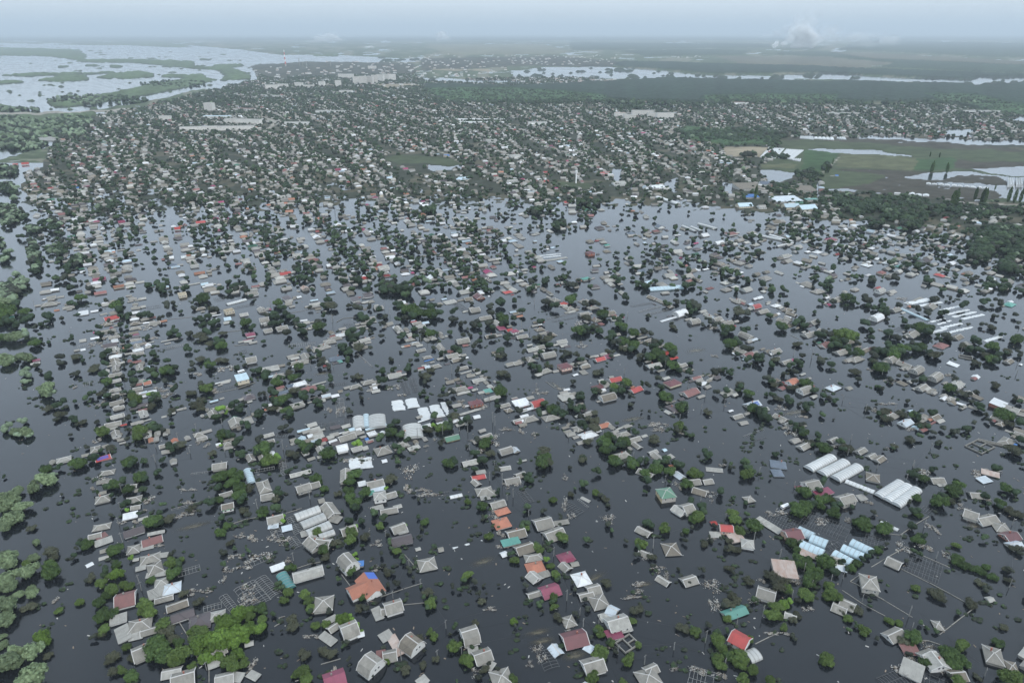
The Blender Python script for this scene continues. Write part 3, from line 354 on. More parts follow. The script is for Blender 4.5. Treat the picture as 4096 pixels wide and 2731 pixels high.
TREES['D'] = """85 125 50 1,120 135 30 0,30 200 38 0,60 130 28 0,340 85 22 4,440 80 34 1,445 130 42 1,470 120 30 1,425 60 22 0,275 255 36 0,515 235 14 0,350 295 16 0,440 325 22 0,610 155 14 0,65 310 32 0,120 345 36 0,100 420 48 1,140 400 34 1,75 440 30 0,20 520 28 0,20 590 22 4,145 610 28 4,190 590 22 4,345 400 42 1,360 440 40 1,
385 470 20 0,490 475 52 0,505 500 30 0,440 415 20 1,400 520 42 1,365 510 26 0,320 590 28 4,330 640 38 4,375 650 28 4,300 650 20 4,560 605 16 1,258 585 14 4,800 370 56 0,850 340 46 0,830 390 40 0,890 330 36 0,960 310 46 0,1000 290 28 0,1040 390 44 0,1060 350 36 0,955 355 28 0,835 250 44 0,960 185 34 0,940 250 24 0,1035 310 28 1,1170 360 20 0,
1240 470 52 0,1260 500 32 0,1200 460 28 0,1250 430 24 0,1390 500 48 0,1410 480 32 0,1595 490 34 0,1315 400 20 4,1265 275 20 4,1600 375 36 0,1625 410 28 0,1610 295 30 0,1560 320 18 4,1740 400 18 4,1640 550 30 0,1620 585 40 0,1660 560 25 0,1560 120 18 0,1610 130 36 0,1665 160 38 0,1725 95 24 0,1870 240 46 0,1900 210 38 0,1880 180 22 0,
1790 270 34 0,1770 320 46 0,1820 300 30 0,1855 320 28 4,2230 225 40 0,2165 95 34 0,2310 265 34 0,2345 65 18 0,2100 280 32 0,2180 325 38 0,2190 365 26 0,2100 335 22 0,2265 385 40 4,2320 410 28 4,2070 570 26 1,1885 620 30 1,2160 600 12 4,2300 640 40 4,2330 480 20 4,2320 670 24 4,760 600 42 0,780 640 30 0,820 610 24 0,
800 720 52 0,850 730 40 0,770 750 40 0,880 770 42 0,900 840 56 0,870 870 42 0,940 800 28 0,700 720 24 0,990 730 52 0,960 750 32 0,1040 790 36 0,1090 740 26 0,1010 900 36 1,1040 955 56 1,1000 970 36 1,1070 970 32 1,620 830 50 4,650 880 60 4,690 850 40 4,730 920 42 1,700 940 24 1,850 960 46 1,865 985 30 1,790 990 26 4,455 860 36 4,
325 780 30 4,340 810 20 4,130 798 24 4,50 880 16 4,340 965 30 4,270 905 14 4,320 1020 38 4,370 1005 34 4,290 1040 26 4,500 1000 26 1,310 1125 28 1,375 1095 14 4,640 1040 44 1,620 1100 48 1,665 1110 28 1,700 1020 40 2,730 1010 24 2,760 1130 28 4,790 1100 28 4,20 1195 30 4,90 1215 36 1,70 1200 22 1,180 1182 26 4,240 1260 44 1,260 1310 42 1,300 1215 20 1,
240 1230 26 1,285 1335 36 1,330 1380 40 0,390 1390 56 1,400 1440 40 1,370 1420 34 1,450 1270 38 1,245 1405 40 1,260 1450 40 1,220 1380 22 1,410 1540 52 1,490 1480 44 1,600 1555 44 1,700 1185 30 1,750 1235 20 4,775 1265 18 4,1000 1395 50 1,975 1420 34 1,1020 1430 34 1,1105 1080 28 4,1140 1125 30 1,1195 1060 36 4,1215 1075 28 4,1190 1170 20 1,1145 1205 20 1,
1250 1200 34 1,1245 1230 28 1,1345 1265 20 4,1290 1035 18 0,1590 1250 56 0,1570 1290 30 0,1520 1275 44 4,1560 1370 24 4,1425 1140 30 1,1488 1155 30 1,1630 1152 20 1,1690 1190 20 1,1745 1215 18 1,1900 1090 24 1,1608 915 28 1,1410 912 14 1,1750 950 50 4,1780 985 36 4,1720 930 30 4,1990 1020 45 4,2010 1040 30 4,1590 665 22 1,1630 690 22 1,1550 730 20 4,
1900 715 40 0,1880 740 30 0,1930 750 34 0,1980 770 30 0,2030 790 34 0,2060 800 28 0,2090 765 28 0,2140 840 30 0,2250 860 28 4,2225 780 30 4,2250 800 26 4,2045 875 28 4,2095 920 26 4,2205 1180 30 4,2170 1290 38 0,2190 1300 25 0,2240 1520 60 1,2290 1530 50 1,1920 1310 46 1,1940 1290 28 1,1830 1360 52 0,1890 1390 46 0,1940 1430 46 0,1870 1430 46 0,1780 1350 24 0,
1680 1430 44 0,1650 1410 28 0,2030 1530 30 4,1900 1550 44 1,1850 1525 24 4,1340 650 28 0,1310 670 26 0,1280 700 24 0,1240 710 26 0,1200 740 30 0,1160 770 32 0,1370 640 20 0,1120 790 20 0,1410 620 18 4,215 490 20 4,180 560 14 4,60 500 18 4,555 1060 0 0"""
TREES['M1'] = """40 60 70 3,110 20 50 3,90 130 60 0,30 180 70 0,20 120 60 0,140 70 40 0,220 150 50 0,260 210 46 0,170 270 45 0,205 200 35 0,290 150 25 0,320 290 24 4,80 240 46 0,20 260 40 0,140 375 70 3,210 370 48 3,80 400 50 3,20 390 50 0,230 330 30 3,50 580 72 3,110 600 40 3,20 620 50 3,215 570 62 3,170 560 36 3,270 590 22 3,
310 440 50 0,310 405 28 0,420 215 44 0,460 190 36 0,390 260 32 0,440 250 26 0,345 640 32 4,325 580 22 0,385 700 24 4,455 750 48 0,440 730 30 0,230 710 42 3,240 745 40 3,225 780 40 3,265 785 26 3,370 420 20 0,395 445 14 4,440 435 24 0,368 362 22 0,550 560 46 4,550 625 30 4,580 215 24 4,640 75 38 0,680 85 26 0,655 395 30 0,690 570 38 4,
750 600 26 0,745 575 18 0,700 715 34 4,660 725 18 4,425 890 80 3,370 860 50 3,480 910 40 3,430 830 50 3,440 1040 45 4,540 1010 46 0,595 970 40 0,555 1100 52 4,520 1145 30 4,620 1020 26 4,675 1125 42 0,690 1155 28 0,700 978 28 0,760 1165 36 4,710 1195 22 4,880 1170 28 4,210 1160 38 3,60 1220 46 3,140 1250 50 3,240 1250 62 3,170 1280 40 3,285 1280 34 3,650 1290 20 4,
740 20 50 0,720 190 24 0,870 660 46 4,850 690 38 4,960 540 46 0,1000 510 30 0,960 640 34 0,950 730 48 0,980 790 50 0,990 810 30 0,850 910 38 0,795 940 34 1,930 900 40 4,990 920 36 0,960 890 28 4,1090 830 30 0,1080 760 20 0,975 1010 32 0,940 1005 20 0,1000 1110 24 0,995 1145 24 0,1070 940 34 4,950 1245 60 1,920 1240 40 1,935 1430 28 0,1005 1405 44 4,
860 1490 44 0,795 1400 22 4,1190 1520 58 0,1210 1545 40 0,1325 1525 30 1,1490 1515 26 0,1160 1380 22 4,1175 1240 28 4,1160 1330 28 4,1170 1130 30 4,1150 1160 24 4,1060 90 58 0,1100 60 40 0,1100 130 45 0,1110 200 24 0,1115 280 28 0,1170 180 36 0,1160 210 30 0,1170 290 24 0,1290 180 30 0,1340 175 38 0,1395 190 40 0,1180 385 28 0,1190 470 36 0,1130 430 30 0,
1135 520 28 0,1140 600 24 4,1130 650 26 4,1140 740 28 4,1110 370 24 0,1215 650 22 0,1220 720 40 0,1230 790 45 0,1215 830 26 4,1220 930 50 1,1250 960 52 1,1210 1010 48 1,1210 900 36 1,1180 920 28 0,1140 890 26 0,1150 960 22 4,1240 1090 20 0,1290 1240 60 1,1270 1290 52 1,1350 1215 50 1,1400 1210 44 1,1450 1230 44 0,1430 1200 36 0,1345 1300 28 4,1510 1250 30 4,1240 1260 30 1,
1430 720 44 1,1480 690 40 0,1530 680 60 0,1570 700 44 0,1610 670 36 0,1420 680 26 4,1530 600 36 0,1500 790 30 4,1415 550 40 0,1400 520 26 0,1520 110 42 4,1600 75 30 4,1660 150 22 0,1590 340 46 0,1585 305 24 0,1630 370 32 0,1570 1060 40 4,1560 1095 26 4,1575 1185 26 1,1590 870 38 0,1570 990 18 4,1720 495 36 0,1755 640 34 4,1760 700 30 4,1830 590 42 4,
1920 640 50 0,1900 610 36 0,1930 670 34 0,2020 600 36 4,2070 600 36 4,2170 665 34 0,1940 1120 0 0,1760 900 40 4,1810 1010 56 4,1770 1000 34 4,1850 960 40 4,1840 1040 38 4,1890 850 60 1,1850 830 34 4,1940 830 30 0,1830 225 44 0,1790 230 28 0,1860 285 36 0,1960 260 46 0,1990 240 34 0,2140 250 26 0,1745 350 34 4,1830 370 50 4,1890 350 46 0,1870 400 42 4,1780 120 24 4,
1940 130 38 4,1980 130 34 4,2010 420 44 0,2035 460 50 0,2000 440 34 0,1920 450 40 4,2050 350 36 4,1900 190 34 0,2255 250 50 0,2230 235 26 0,2310 300 36 0,2230 340 20 4,2150 1010 44 0,2200 1035 44 0,2170 990 30 0,1985 1120 42 1,2040 1060 46 2,2080 1080 22 2,2045 1280 52 0,2030 1260 40 0,2110 1290 42 0,2200 1330 40 0,2180 1360 40 0,2040 1340 20 1,2035 1385 18 2,
1950 1450 36 4,2115 1440 30 0,2210 1450 44 1,2190 1470 30 1,2340 1410 30 1,2330 690 30 0,2250 640 20 4,1860 20 60 0,1790 50 28 0,1900 40 30 4,1570 1390 46 0,1560 1420 36 0,1650 1375 44 4,1640 1400 28 4,1780 1240 20 1,1850 1245 16 4,2250 1200 44 0,2280 1190 24 0,2300 780 22 1,2320 20 30 0,2160 1500 0 0,1090 1230 24 4,700 1540 60 0,2250 990 24 4,
1480 220 30 4,1440 340 18 4,1370 380 30 0,1330 400 24 0,1340 565 20 0,1270 580 26 0,1240 560 24 0,1390 620 30 0,1440 570 24 0,1375 700 40 1,1280 705 26 0,1400 960 40 0,1430 930 40 1,1450 960 34 4,1380 920 30 2,1400 1020 44 4,905 310 30 0,910 355 34 0,940 360 24 0,1020 350 26 4,990 240 22 4,900 100 24 0,960 50 26 4"""
TREES['M2'] = """200 70 50 0,250 130 42 0,280 180 42 0,310 200 40 0,170 170 44 0,190 220 44 0,160 260 44 0,220 260 34 0,360 230 38 0,370 270 24 4,300 350 46 4,430 300 40 0,435 345 42 0,400 330 28 0,580 280 52 0,620 290 38 0,560 260 34 4,660 40 44 0,690 90 50 4,620 185 28 0,630 100 34 0,720 110 34 4,930 130 46 4,980 205 48 0,1060 250 40 0,1000 220 30 0,
1290 80 38 0,1330 110 46 0,1380 130 50 0,1440 120 56 0,1500 150 60 0,1440 180 48 0,1520 100 44 0,1600 170 56 0,1640 190 44 0,1690 170 44 0,1600 120 40 0,1300 235 30 0,1370 210 34 4,1340 370 40 0,1320 390 30 0,1460 310 34 0,1470 380 34 0,1530 350 34 4,1600 350 50 0,1640 360 34 0,1550 320 24 0,1200 190 34 4,1160 270 30 4,
1330 515 20 4,1230 590 28 4,1380 680 42 0,1390 650 30 0,1150 695 36 0,1110 668 18 0,1260 680 28 0,1160 385 28 4,1050 495 28 4,870 335 46 0,900 390 44 0,940 370 40 0,965 345 40 0,890 410 34 0,1035 330 22 4,1060 360 20 4,790 480 42 0,830 515 46 0,850 530 40 0,800 450 34 0,940 480 50 4,960 460 30 0,570 545 40 0,
520 580 30 0,500 510 34 4,610 590 36 4,600 640 34 4,660 655 30 4,390 650 50 0,370 680 34 4,295 640 26 4,310 710 46 4,340 750 52 0,370 740 38 0,200 790 56 0,230 770 36 0,100 740 48 0,95 710 40 0,20 690 36 0,680 770 36 0,830 600 34 0,820 730 20 0,940 745 40 4,880 760 24 4,1160 780 44 0,1130 750 30 0,1150 800 30 0,
120 880 44 0,80 900 26 4,50 910 30 4,190 910 48 0,230 960 60 0,280 940 50 0,170 970 40 0,200 1000 46 0,360 880 50 4,440 930 44 0,430 900 30 1,530 890 40 1,600 870 44 1,640 880 28 1,565 980 44 0,580 1000 34 0,150 1040 44 4,80 1010 32 0,280 1060 52 0,290 1090 44 0,30 1080 44 0,20 1120 34 0,380 1020 20 0,840 920 20 1,975 950 28 4,955 870 26 4,720 960 24 0,
855 1070 30 4,890 995 12 0,270 1210 30 4,220 1220 34 4,330 1250 34 4,1710 870 26 0,1770 870 20 4,1810 905 32 4,1700 930 30 4,1740 925 30 4,1500 910 24 0,1540 895 24 0,1560 940 28 1,1520 750 34 4,1570 740 40 4,1560 790 30 4,1780 995 30 4,1600 690 36 4,1650 1105 44 1,1630 1120 28 1,1840 1070 24 0,1820 1110 40 4,1780 1120 30 4,1890 1180 30 0,1960 1140 48 0,1960 1170 36 4,
1580 1240 50 4,1560 1220 30 0,1640 1190 28 2,1700 1220 50 1,1750 1210 44 1,1800 1200 44 0,1790 1165 28 1,1290 1170 40 0,1240 1250 56 0,1230 1280 40 0,1250 1210 34 0,1320 1270 44 1,1380 1330 36 0,1130 1320 44 1,1140 1290 24 2,1290 1410 44 0,1330 1430 34 1,930 1375 44 2,830 1240 20 1,950 1320 14 0,450 1390 60 0,490 1370 46 0,400 1370 46 1,470 1420 44 0,590 1355 44 0,
660 1450 60 0,680 1420 36 0,640 1480 36 0,70 1410 70 0,120 1400 46 0,30 1440 46 0,150 1520 60 1,190 1500 38 2,100 1530 50 1,340 1460 50 4,380 1480 34 4,310 1450 34 4,205 1360 16 1,30 1330 36 4,1010 -10 0 0,1700 1360 30 4,1945 1390 20 4,2110 1340 50 0,2080 1370 50 0,2040 1330 34 4,2160 1320 26 1,2010 1460 44 0,2150 1450 46 4,2080 1510 46 0,1300 1530 28 1,1310 1540 20 2,
1780 1540 52 0,1830 1545 30 0,1820 150 38 0,1800 230 34 4,1830 220 24 4,2010 260 46 4,2060 280 34 0,2030 280 30 4,1900 265 36 4,1940 315 20 4,1775 345 32 0,1900 370 30 4,2070 355 24 0,1965 370 20 4,2065 425 30 0,2010 460 36 4,1830 495 48 0,1860 510 34 0,1720 535 36 0,1900 600 28 4,2250 510 40 0,2230 560 38 4,2270 550 30 4,2250 490 30 0,2180 390 34 4,
2260 210 52 0,2280 260 40 0,2240 180 30 0,2150 260 46 4,2170 300 30 0,2310 390 40 0,2150 160 36 4,2260 70 48 0,2240 40 34 0,2150 100 34 4,1850 690 28 4,1990 70 28 4,1620 100 40 0,1550 40 30 0,2250 880 56 0,2240 860 44 0,2270 900 34 0,2220 970 28 0,2100 715 28 0,2040 690 26 4,2260 720 44 4,2310 740 34 4,1960 635 22 0,2220 1030 28 0,2140 770 20 4,1690 110 24 4,
1640 480 30 4,1470 555 26 1,1430 605 26 4,640 1100 12 4,490 120 24 4,700 200 0 0,560 240 30 4,860 95 30 4,1040 110 28 4,1120 140 40 0,60 430 24 0,100 190 28 4"""
TREES['M3'] = """30 50 34 0,100 150 36 0,15 220 34 0,270 250 40 0,460 262 24 0,290 60 40 4,330 80 34 4,395 100 44 0,540 40 50 0,560 20 36 0,670 80 34 4,770 90 40 4,740 60 30 4,830 170 54 0,840 200 40 0,810 150 34 0,1020 195 32 0,960 240 46 0,1000 280 56 0,1040 300 46 0,980 260 40 0,610 320 56 0,670 310 44 0,640 340 40 0,760 290 40 4,800 330 44 0,730 290 34 0,680 210 40 4,
930 340 46 0,910 370 44 0,900 400 34 0,1120 340 50 0,1100 360 36 0,1210 340 34 4,1280 365 34 4,960 430 44 4,1020 430 50 0,1050 420 40 0,1120 450 54 0,1110 500 46 0,1030 490 44 4,1230 460 30 4,1330 430 46 4,1360 440 36 0,1310 480 44 0,1460 480 52 0,1280 560 60 0,1250 580 48 0,1340 540 66 0,1370 580 54 0,1400 600 44 0,1190 560 44 4,1180 580 34 4,1495 540 48 0,
1480 640 54 0,1530 690 38 0,1500 650 36 0,1625 710 34 0,1645 630 24 0,1335 670 28 0,1280 685 22 4,215 575 24 0,470 530 34 4,480 560 30 4,530 530 34 4,590 555 34 4,385 510 30 4,350 465 38 0,230 390 40 4,330 400 50 4,300 420 40 4,260 385 30 4,340 360 26 4,75 425 28 0,100 530 28 4,270 520 30 0,110 600 24 4,160 630 30 0,230 680 44 0,210 660 34 0,340 650 40 4,320 640 26 0,
640 595 34 0,700 570 28 4,880 520 36 4,910 560 26 4,925 520 24 4,775 710 36 4,820 700 26 4,595 645 24 4,870 632 16 0,565 795 26 4,770 880 40 0,800 875 36 4,760 900 28 0,830 810 30 0,940 840 50 1,930 870 40 0,1060 800 56 1,1040 820 44 0,1080 830 30 0,1020 870 40 0,990 850 28 4,1190 815 24 0,1240 840 34 4,1090 905 24 4,1110 950 20 4,620 930 44 0,630 910 34 0,
1370 850 34 0,1350 775 34 4,1420 930 60 0,1400 920 48 0,1440 950 44 0,1570 1030 54 0,1580 1010 40 0,1600 1050 30 0,1720 825 26 4,1880 690 48 4,1860 700 34 4,1945 685 26 0,2005 710 34 0,2090 820 46 4,2090 850 40 0,1985 860 44 0,2085 885 30 0,2165 900 50 0,2170 930 38 0,1885 895 34 4,1945 930 28 4,2340 765 34 4,2335 912 20 0,1795 1070 44 4,1270 1080 24 4,1090 1005 28 4,1195 1070 14 4,
530 1000 44 0,540 1030 36 0,600 1040 42 0,640 1040 34 0,380 1040 56 0,400 1070 46 0,350 1050 36 0,470 1080 48 0,480 1100 38 0,60 1065 34 4,235 1095 42 0,310 1000 40 1,430 1000 26 4,700 1130 40 4,760 1150 44 4,650 1190 44 0,660 1210 36 0,750 1220 48 4,760 1080 38 4,640 1120 34 4,560 1160 26 4,700 1350 42 4,970 1190 22 1,1130 1260 34 0,1065 1230 20 0,
900 1290 50 0,840 1340 60 0,800 1360 44 0,880 1380 56 0,850 1420 50 0,920 1410 40 0,960 1350 48 0,1030 1340 56 0,1050 1370 44 0,1010 1400 36 0,980 1380 34 0,1310 1320 52 4,1290 1340 36 4,1540 1200 60 1,1530 1230 46 4,1500 1240 36 4,1580 1220 30 0,1640 1280 34 1,1610 1275 24 0,1790 1465 44 0,1800 1480 28 0,1940 1530 28 4,2150 1540 46 1,2230 1040 56 0,2250 1080 44 0,
2300 1090 46 0,2330 1110 50 0,2290 1365 24 0,290 1430 50 4,290 1480 56 4,300 1530 64 4,260 1460 30 1,655 1500 46 4,570 1400 20 4,935 1500 52 1,960 1540 44 1,900 1530 34 0,1100 1510 46 1,1110 1540 50 1,1020 1530 34 4,1190 1530 46 0,1230 1510 28 0,1310 1550 46 1,1370 1550 34 0,1420 1510 36 1,1400 1490 24 0,1540 1550 46 1,1500 1540 30 0,2000 1555 24 1,70 1540 28 1,
1500 50 30 4,1525 78 22 4,1600 90 50 0,1660 70 40 4,1690 100 44 4,1660 150 36 0,1600 180 18 4,1770 25 24 0,1985 150 22 0,1905 150 20 4,1640 385 18 0,2090 150 60 4,2140 160 46 4,2060 130 34 0,1480 290 38 4,1470 260 20 4,1510 320 18 4,1980 310 56 0,1960 340 44 0,2020 320 34 0,1800 240 34 4,1740 275 24 4,1880 270 34 4,2140 330 40 0,2120 320 28 4,2010 440 56 0,
2050 430 50 0,2080 450 40 0,1990 470 34 0,2150 490 50 4,2190 500 34 4,2070 540 28 0,2155 585 40 0,2270 580 50 0,2290 560 36 0,2270 600 34 0,2315 610 20 4,1260 190 26 4,1420 80 34 1,1450 90 20 1,1040 20 34 0,870 130 26 4,2240 280 20 4"""
TREES['M4'] = """120 20 22 0,175 80 28 0,260 135 18 4,480 65 30 0,520 10 20 0,610 60 34 4,740 20 60 0,760 40 44 0,700 10 34 0,905 40 44 4,720 100 20 0,820 85 18 0,1055 60 30 0,930 95 36 0,990 120 34 0,1060 120 40 0,1100 160 42 0,1045 150 30 0,1205 95 34 4,1360 130 40 4,1470 160 34 4,1550 40 42 4,1495 25 24 4,1660 30 24 4,1780 95 44 0,1610 165 38 0,420 152 22 0,630 205 16 0,
130 280 56 0,110 300 40 0,240 255 44 0,320 230 46 0,340 280 40 0,310 250 34 0,465 245 28 4,895 260 46 0,900 280 34 0,930 325 38 0,1265 235 38 0,1090 225 24 4,1090 330 48 0,1110 350 30 0,1180 380 44 4,1250 390 18 4,1300 305 38 0,1440 300 70 0,1470 340 46 0,1400 320 36 0,1490 320 44 0,1550 365 24 0,475 370 50 0,520 340 36 4,560 370 44 4,650 360 60 1,720 360 60 1,
770 370 56 1,800 390 36 0,620 420 56 0,680 430 50 0,600 460 40 0,640 460 40 0,730 490 36 0,820 520 56 0,780 540 40 0,820 450 30 4,850 560 0 0,275 450 38 4,320 555 30 4,490 590 40 4,500 620 34 4,565 635 38 0,245 0 0 0,950 390 34 0,895 405 14 4,425 430 18 4,70 590 44 4,35 645 38 0,105 545 26 0,270 620 46 0,280 640 36 0,205 650 34 0,245 710 34 4,205 690 24 4,160 725 32 4,
20 770 30 4,55 820 46 4,40 800 30 0,120 820 28 4,230 850 40 4,350 810 56 0,330 790 34 0,430 870 40 0,420 890 30 0,665 825 24 0,45 930 34 0,100 955 40 4,60 950 22 4,190 960 40 0,190 980 30 0,520 925 40 0,560 940 30 4,615 968 28 0,360 1020 46 0,370 1040 32 0,290 1000 22 4,835 775 28 4,840 785 18 4,795 700 42 4,1000 575 46 4,970 600 44 4,1040 660 66 0,1080 650 44 0,1010 640 40 0,
970 500 40 4,1030 510 50 0,1120 470 46 0,1100 520 48 0,1180 500 60 0,1160 540 60 0,1240 490 56 0,1230 530 48 0,1310 490 50 0,1400 470 50 0,1390 500 40 0,1310 440 34 4,1350 500 44 0,970 540 34 4,960 610 28 0,1530 545 60 4,1500 530 40 0,1570 550 34 4,1640 385 46 4,1670 400 34 4,1625 370 30 0,1570 410 26 0,1910 420 50 0,1930 430 34 0,1880 500 50 0,1940 490 46 0,1850 500 34 4,1800 465 40 4,
2060 465 52 0,2080 480 38 0,2280 395 56 0,2300 400 40 0,2155 365 26 0,2100 540 44 0,2060 580 56 0,2090 600 44 0,2000 550 40 4,2190 510 40 4,2185 540 30 0,2300 535 36 4,2290 255 28 4,2090 195 30 4,1980 275 30 4,2050 300 40 4,1770 245 18 0,1840 268 18 4,1990 60 40 0,2110 70 40 4,2050 100 26 4,2180 180 20 4,2270 190 30 4,1910 620 38 4,1900 640 24 4,1710 710 14 4,2100 830 42 4,
1060 865 28 4,1015 840 26 1,1190 745 26 4,1270 755 26 4,1410 770 40 0,1430 760 28 0,1350 790 28 4,1110 775 34 4,1660 840 52 0,1680 850 40 0,1700 770 34 4,1790 900 44 4,1830 910 34 4,1920 890 30 4,1930 1010 46 0,1950 1050 34 0,1870 970 28 4,1770 1025 20 4,1290 980 26 4,1330 1028 14 4,1005 1012 20 4,925 1045 30 4,1070 1070 52 4,1040 1080 36 0,1090 1140 46 4,1060 1130 28 0,
1220 1090 46 4,1250 1110 34 4,1350 1100 54 0,1360 1120 40 0,1400 1070 30 4,1510 1075 40 0,1460 1210 34 0,1420 1200 50 4,1400 1215 34 0,1600 1225 34 4,1520 1270 30 4,1810 1220 44 0,1830 1240 30 4,1700 1250 36 4,1735 1265 22 4,1300 1330 44 4,1310 1320 26 0,1395 1310 30 1,1560 1345 34 4,1160 1385 40 4,1150 1400 24 0,1075 1430 20 4,505 1095 34 1,490 1095 20 0,600 1140 12 4,
20 1120 46 0,20 1150 34 0,320 1250 56 0,340 1270 46 0,230 1200 46 0,310 1200 34 4,465 1300 42 0,460 1310 28 1,380 1355 42 4,400 1370 30 0,520 1400 56 0,560 1410 34 0,500 1385 30 0,670 1355 44 1,700 1400 56 4,750 1410 48 4,690 1420 34 0,70 1450 32 0,120 1440 20 4,2170 1100 70 0,2220 1110 50 0,2130 1080 34 0,2300 1170 50 0,2330 1190 40 0,2000 1100 26 4,2030 1150 28 4,2220 1180 44 4,1900 1175 28 4,
2330 1340 46 0,2250 1420 60 4,2300 1440 46 4,2340 1460 30 0,2260 940 30 4,2300 970 34 0,20 190 34 1"""
POLES = {'A': "845 600 70,887 705 35,962 882 60,975 932 60,838 250 60,820 480 55,1012 1340 0,1775 370 70,2022 725 55,2135 300 60,2352 260 30,1072 48 55,830 370 50,1320 1200 60,1425 1480 55",
 'B': "185 1045 35,355 985 50,195 560 30,415 1420 70,465 760 26,545 900 38,720 1192 52,828 1380 60,1052 90 50,1108 205 80,1182 290 60,1020 175 60,1290 420 35,1388 590 60,1460 695 60,1545 820 50,1550 1000 70,1665 1180 50,1770 1160 55,1905 1370 60,2085 1440 60,2290 1340 45,2145 640 80,2230 180 40,620 770 0,660 1390 40,1640 1100 30,925 1400 0,1780 680 0,305 560 40,1140 310 30",
 'D': "530 130 50,125 320 30,295 440 35,490 600 70,665 720 75,835 800 60,1018 880 60,1105 850 50,890 910 50,755 980 45,550 1110 75,155 1290 80,1235 1010 55,1560 1110 75,1570 1220 70,1500 590 50,1665 490 50,1745 710 50,1590 85 35,1540 170 40,2250 910 60,2270 480 50,290 1450 50,375 1170 55,435 1120 0,1340 90 35,2080 1520 60,770 220 30,1780 240 30",
 'M1': "318 95 50,2040 1190 60,1800 1230 30,1640 1340 80,1745 1450 60,1740 1400 0,1430 1400 60,1425 1520 60,1340 1360 50,1015 1480 50,1155 1180 100,1145 980 120,1130 760 120,1128 560 110,2300 1060 60,2068 1440 50,2270 1100 60",
 'M2': "700 250 80,705 220 40,1230 180 60,1285 200 30,240 420 0,130 90 40,920 330 60,500 650 50,710 660 30,1575 430 60,1725 590 60,1800 720 100,1640 500 50,1515 430 60,1700 600 0,2025 880 60,2145 980 40,1910 800 50,2175 1170 100,2195 1200 90,1945 1260 90,1715 1280 80,1960 1420 60,250 1420 90,1485 1320 120,1870 1250 50,2080 950 40,1180 130 60,105 950 60,250 800 40",
 'M3': "85 310 80,205 90 50,910 280 50,1060 200 50,160 340 50,1510 630 0,1210 520 40,1405 660 60,1540 1140 50,1740 1050 50,1775 930 60,1800 810 50,1615 850 60,1030 720 40,540 600 0,630 960 40,835 1330 90,520 1310 50,1115 1500 60,1330 1400 0,2145 1120 60,1950 1010 60,2270 540 50,1245 330 0,225 850 30,480 1050 40,250 960 40",
 'M4': "235 560 80,400 580 90,490 890 70,30 600 80,210 230 50,430 360 50,895 1070 70,1570 880 50,1110 400 50,1050 730 50,2280 730 40,2290 640 50,2310 300 40,1495 1410 40,1165 1060 40,1330 1568 40,760 1330 30,250 1300 70,170 800 70,730 1470 60,85 150 30,685 970 50,1775 520 40"}
WALLS = {'A': "1235 1150 1290 1240 1320 1310 1370 1420,1580 480 1700 440 1780 425,2040 780 2130 750 2210 735,1890 1180 1940 1150 1920 1120 1965 1110,1970 400 2190 330,1440 1460 1440 1568,2210 1440 2350 1400",
 'B': "270 975 430 920 560 880,430 1030 580 1015,0 820 60 900,540 800 500 760 430 680",
 'D': "1155 870 1200 890 1300 950 1390 1000 1590 1120,1155 870 1300 770 1400 710 1540 630,1540 630 1650 690 1845 775,1500 780 1700 880 1850 960 1940 1010,1100 930 1250 1030 1400 1110,1770 1235 2010 1050,1410 540 1500 550 1600 480 1700 420,500 1300 600 1250 665 1220,150 860 200 900 270 940,180 990 230 1040 280 1100,1640 1275 1700 1280 1775 1305",
 'M1': "1680 1080 0 0 0 0,2080 340 2250 320,2150 465 2280 455,1500 230 1780 200,1960 905 2180 860,2180 860 2351 800,1540 0 1555 60",
 'M2': "330 165 500 130 600 110,240 140 330 165,390 990 480 955 570 930,740 250 800 215 920 205",
 'M3': "310 795 400 860,1830 560 1900 575,1550 200 0 0", 'M4': "200 365 290 410,1960 530 0 0"}
WALLS = {k: [s for s in v.split(',') if ' 0 0' not in s] for k, v in WALLS.items()}
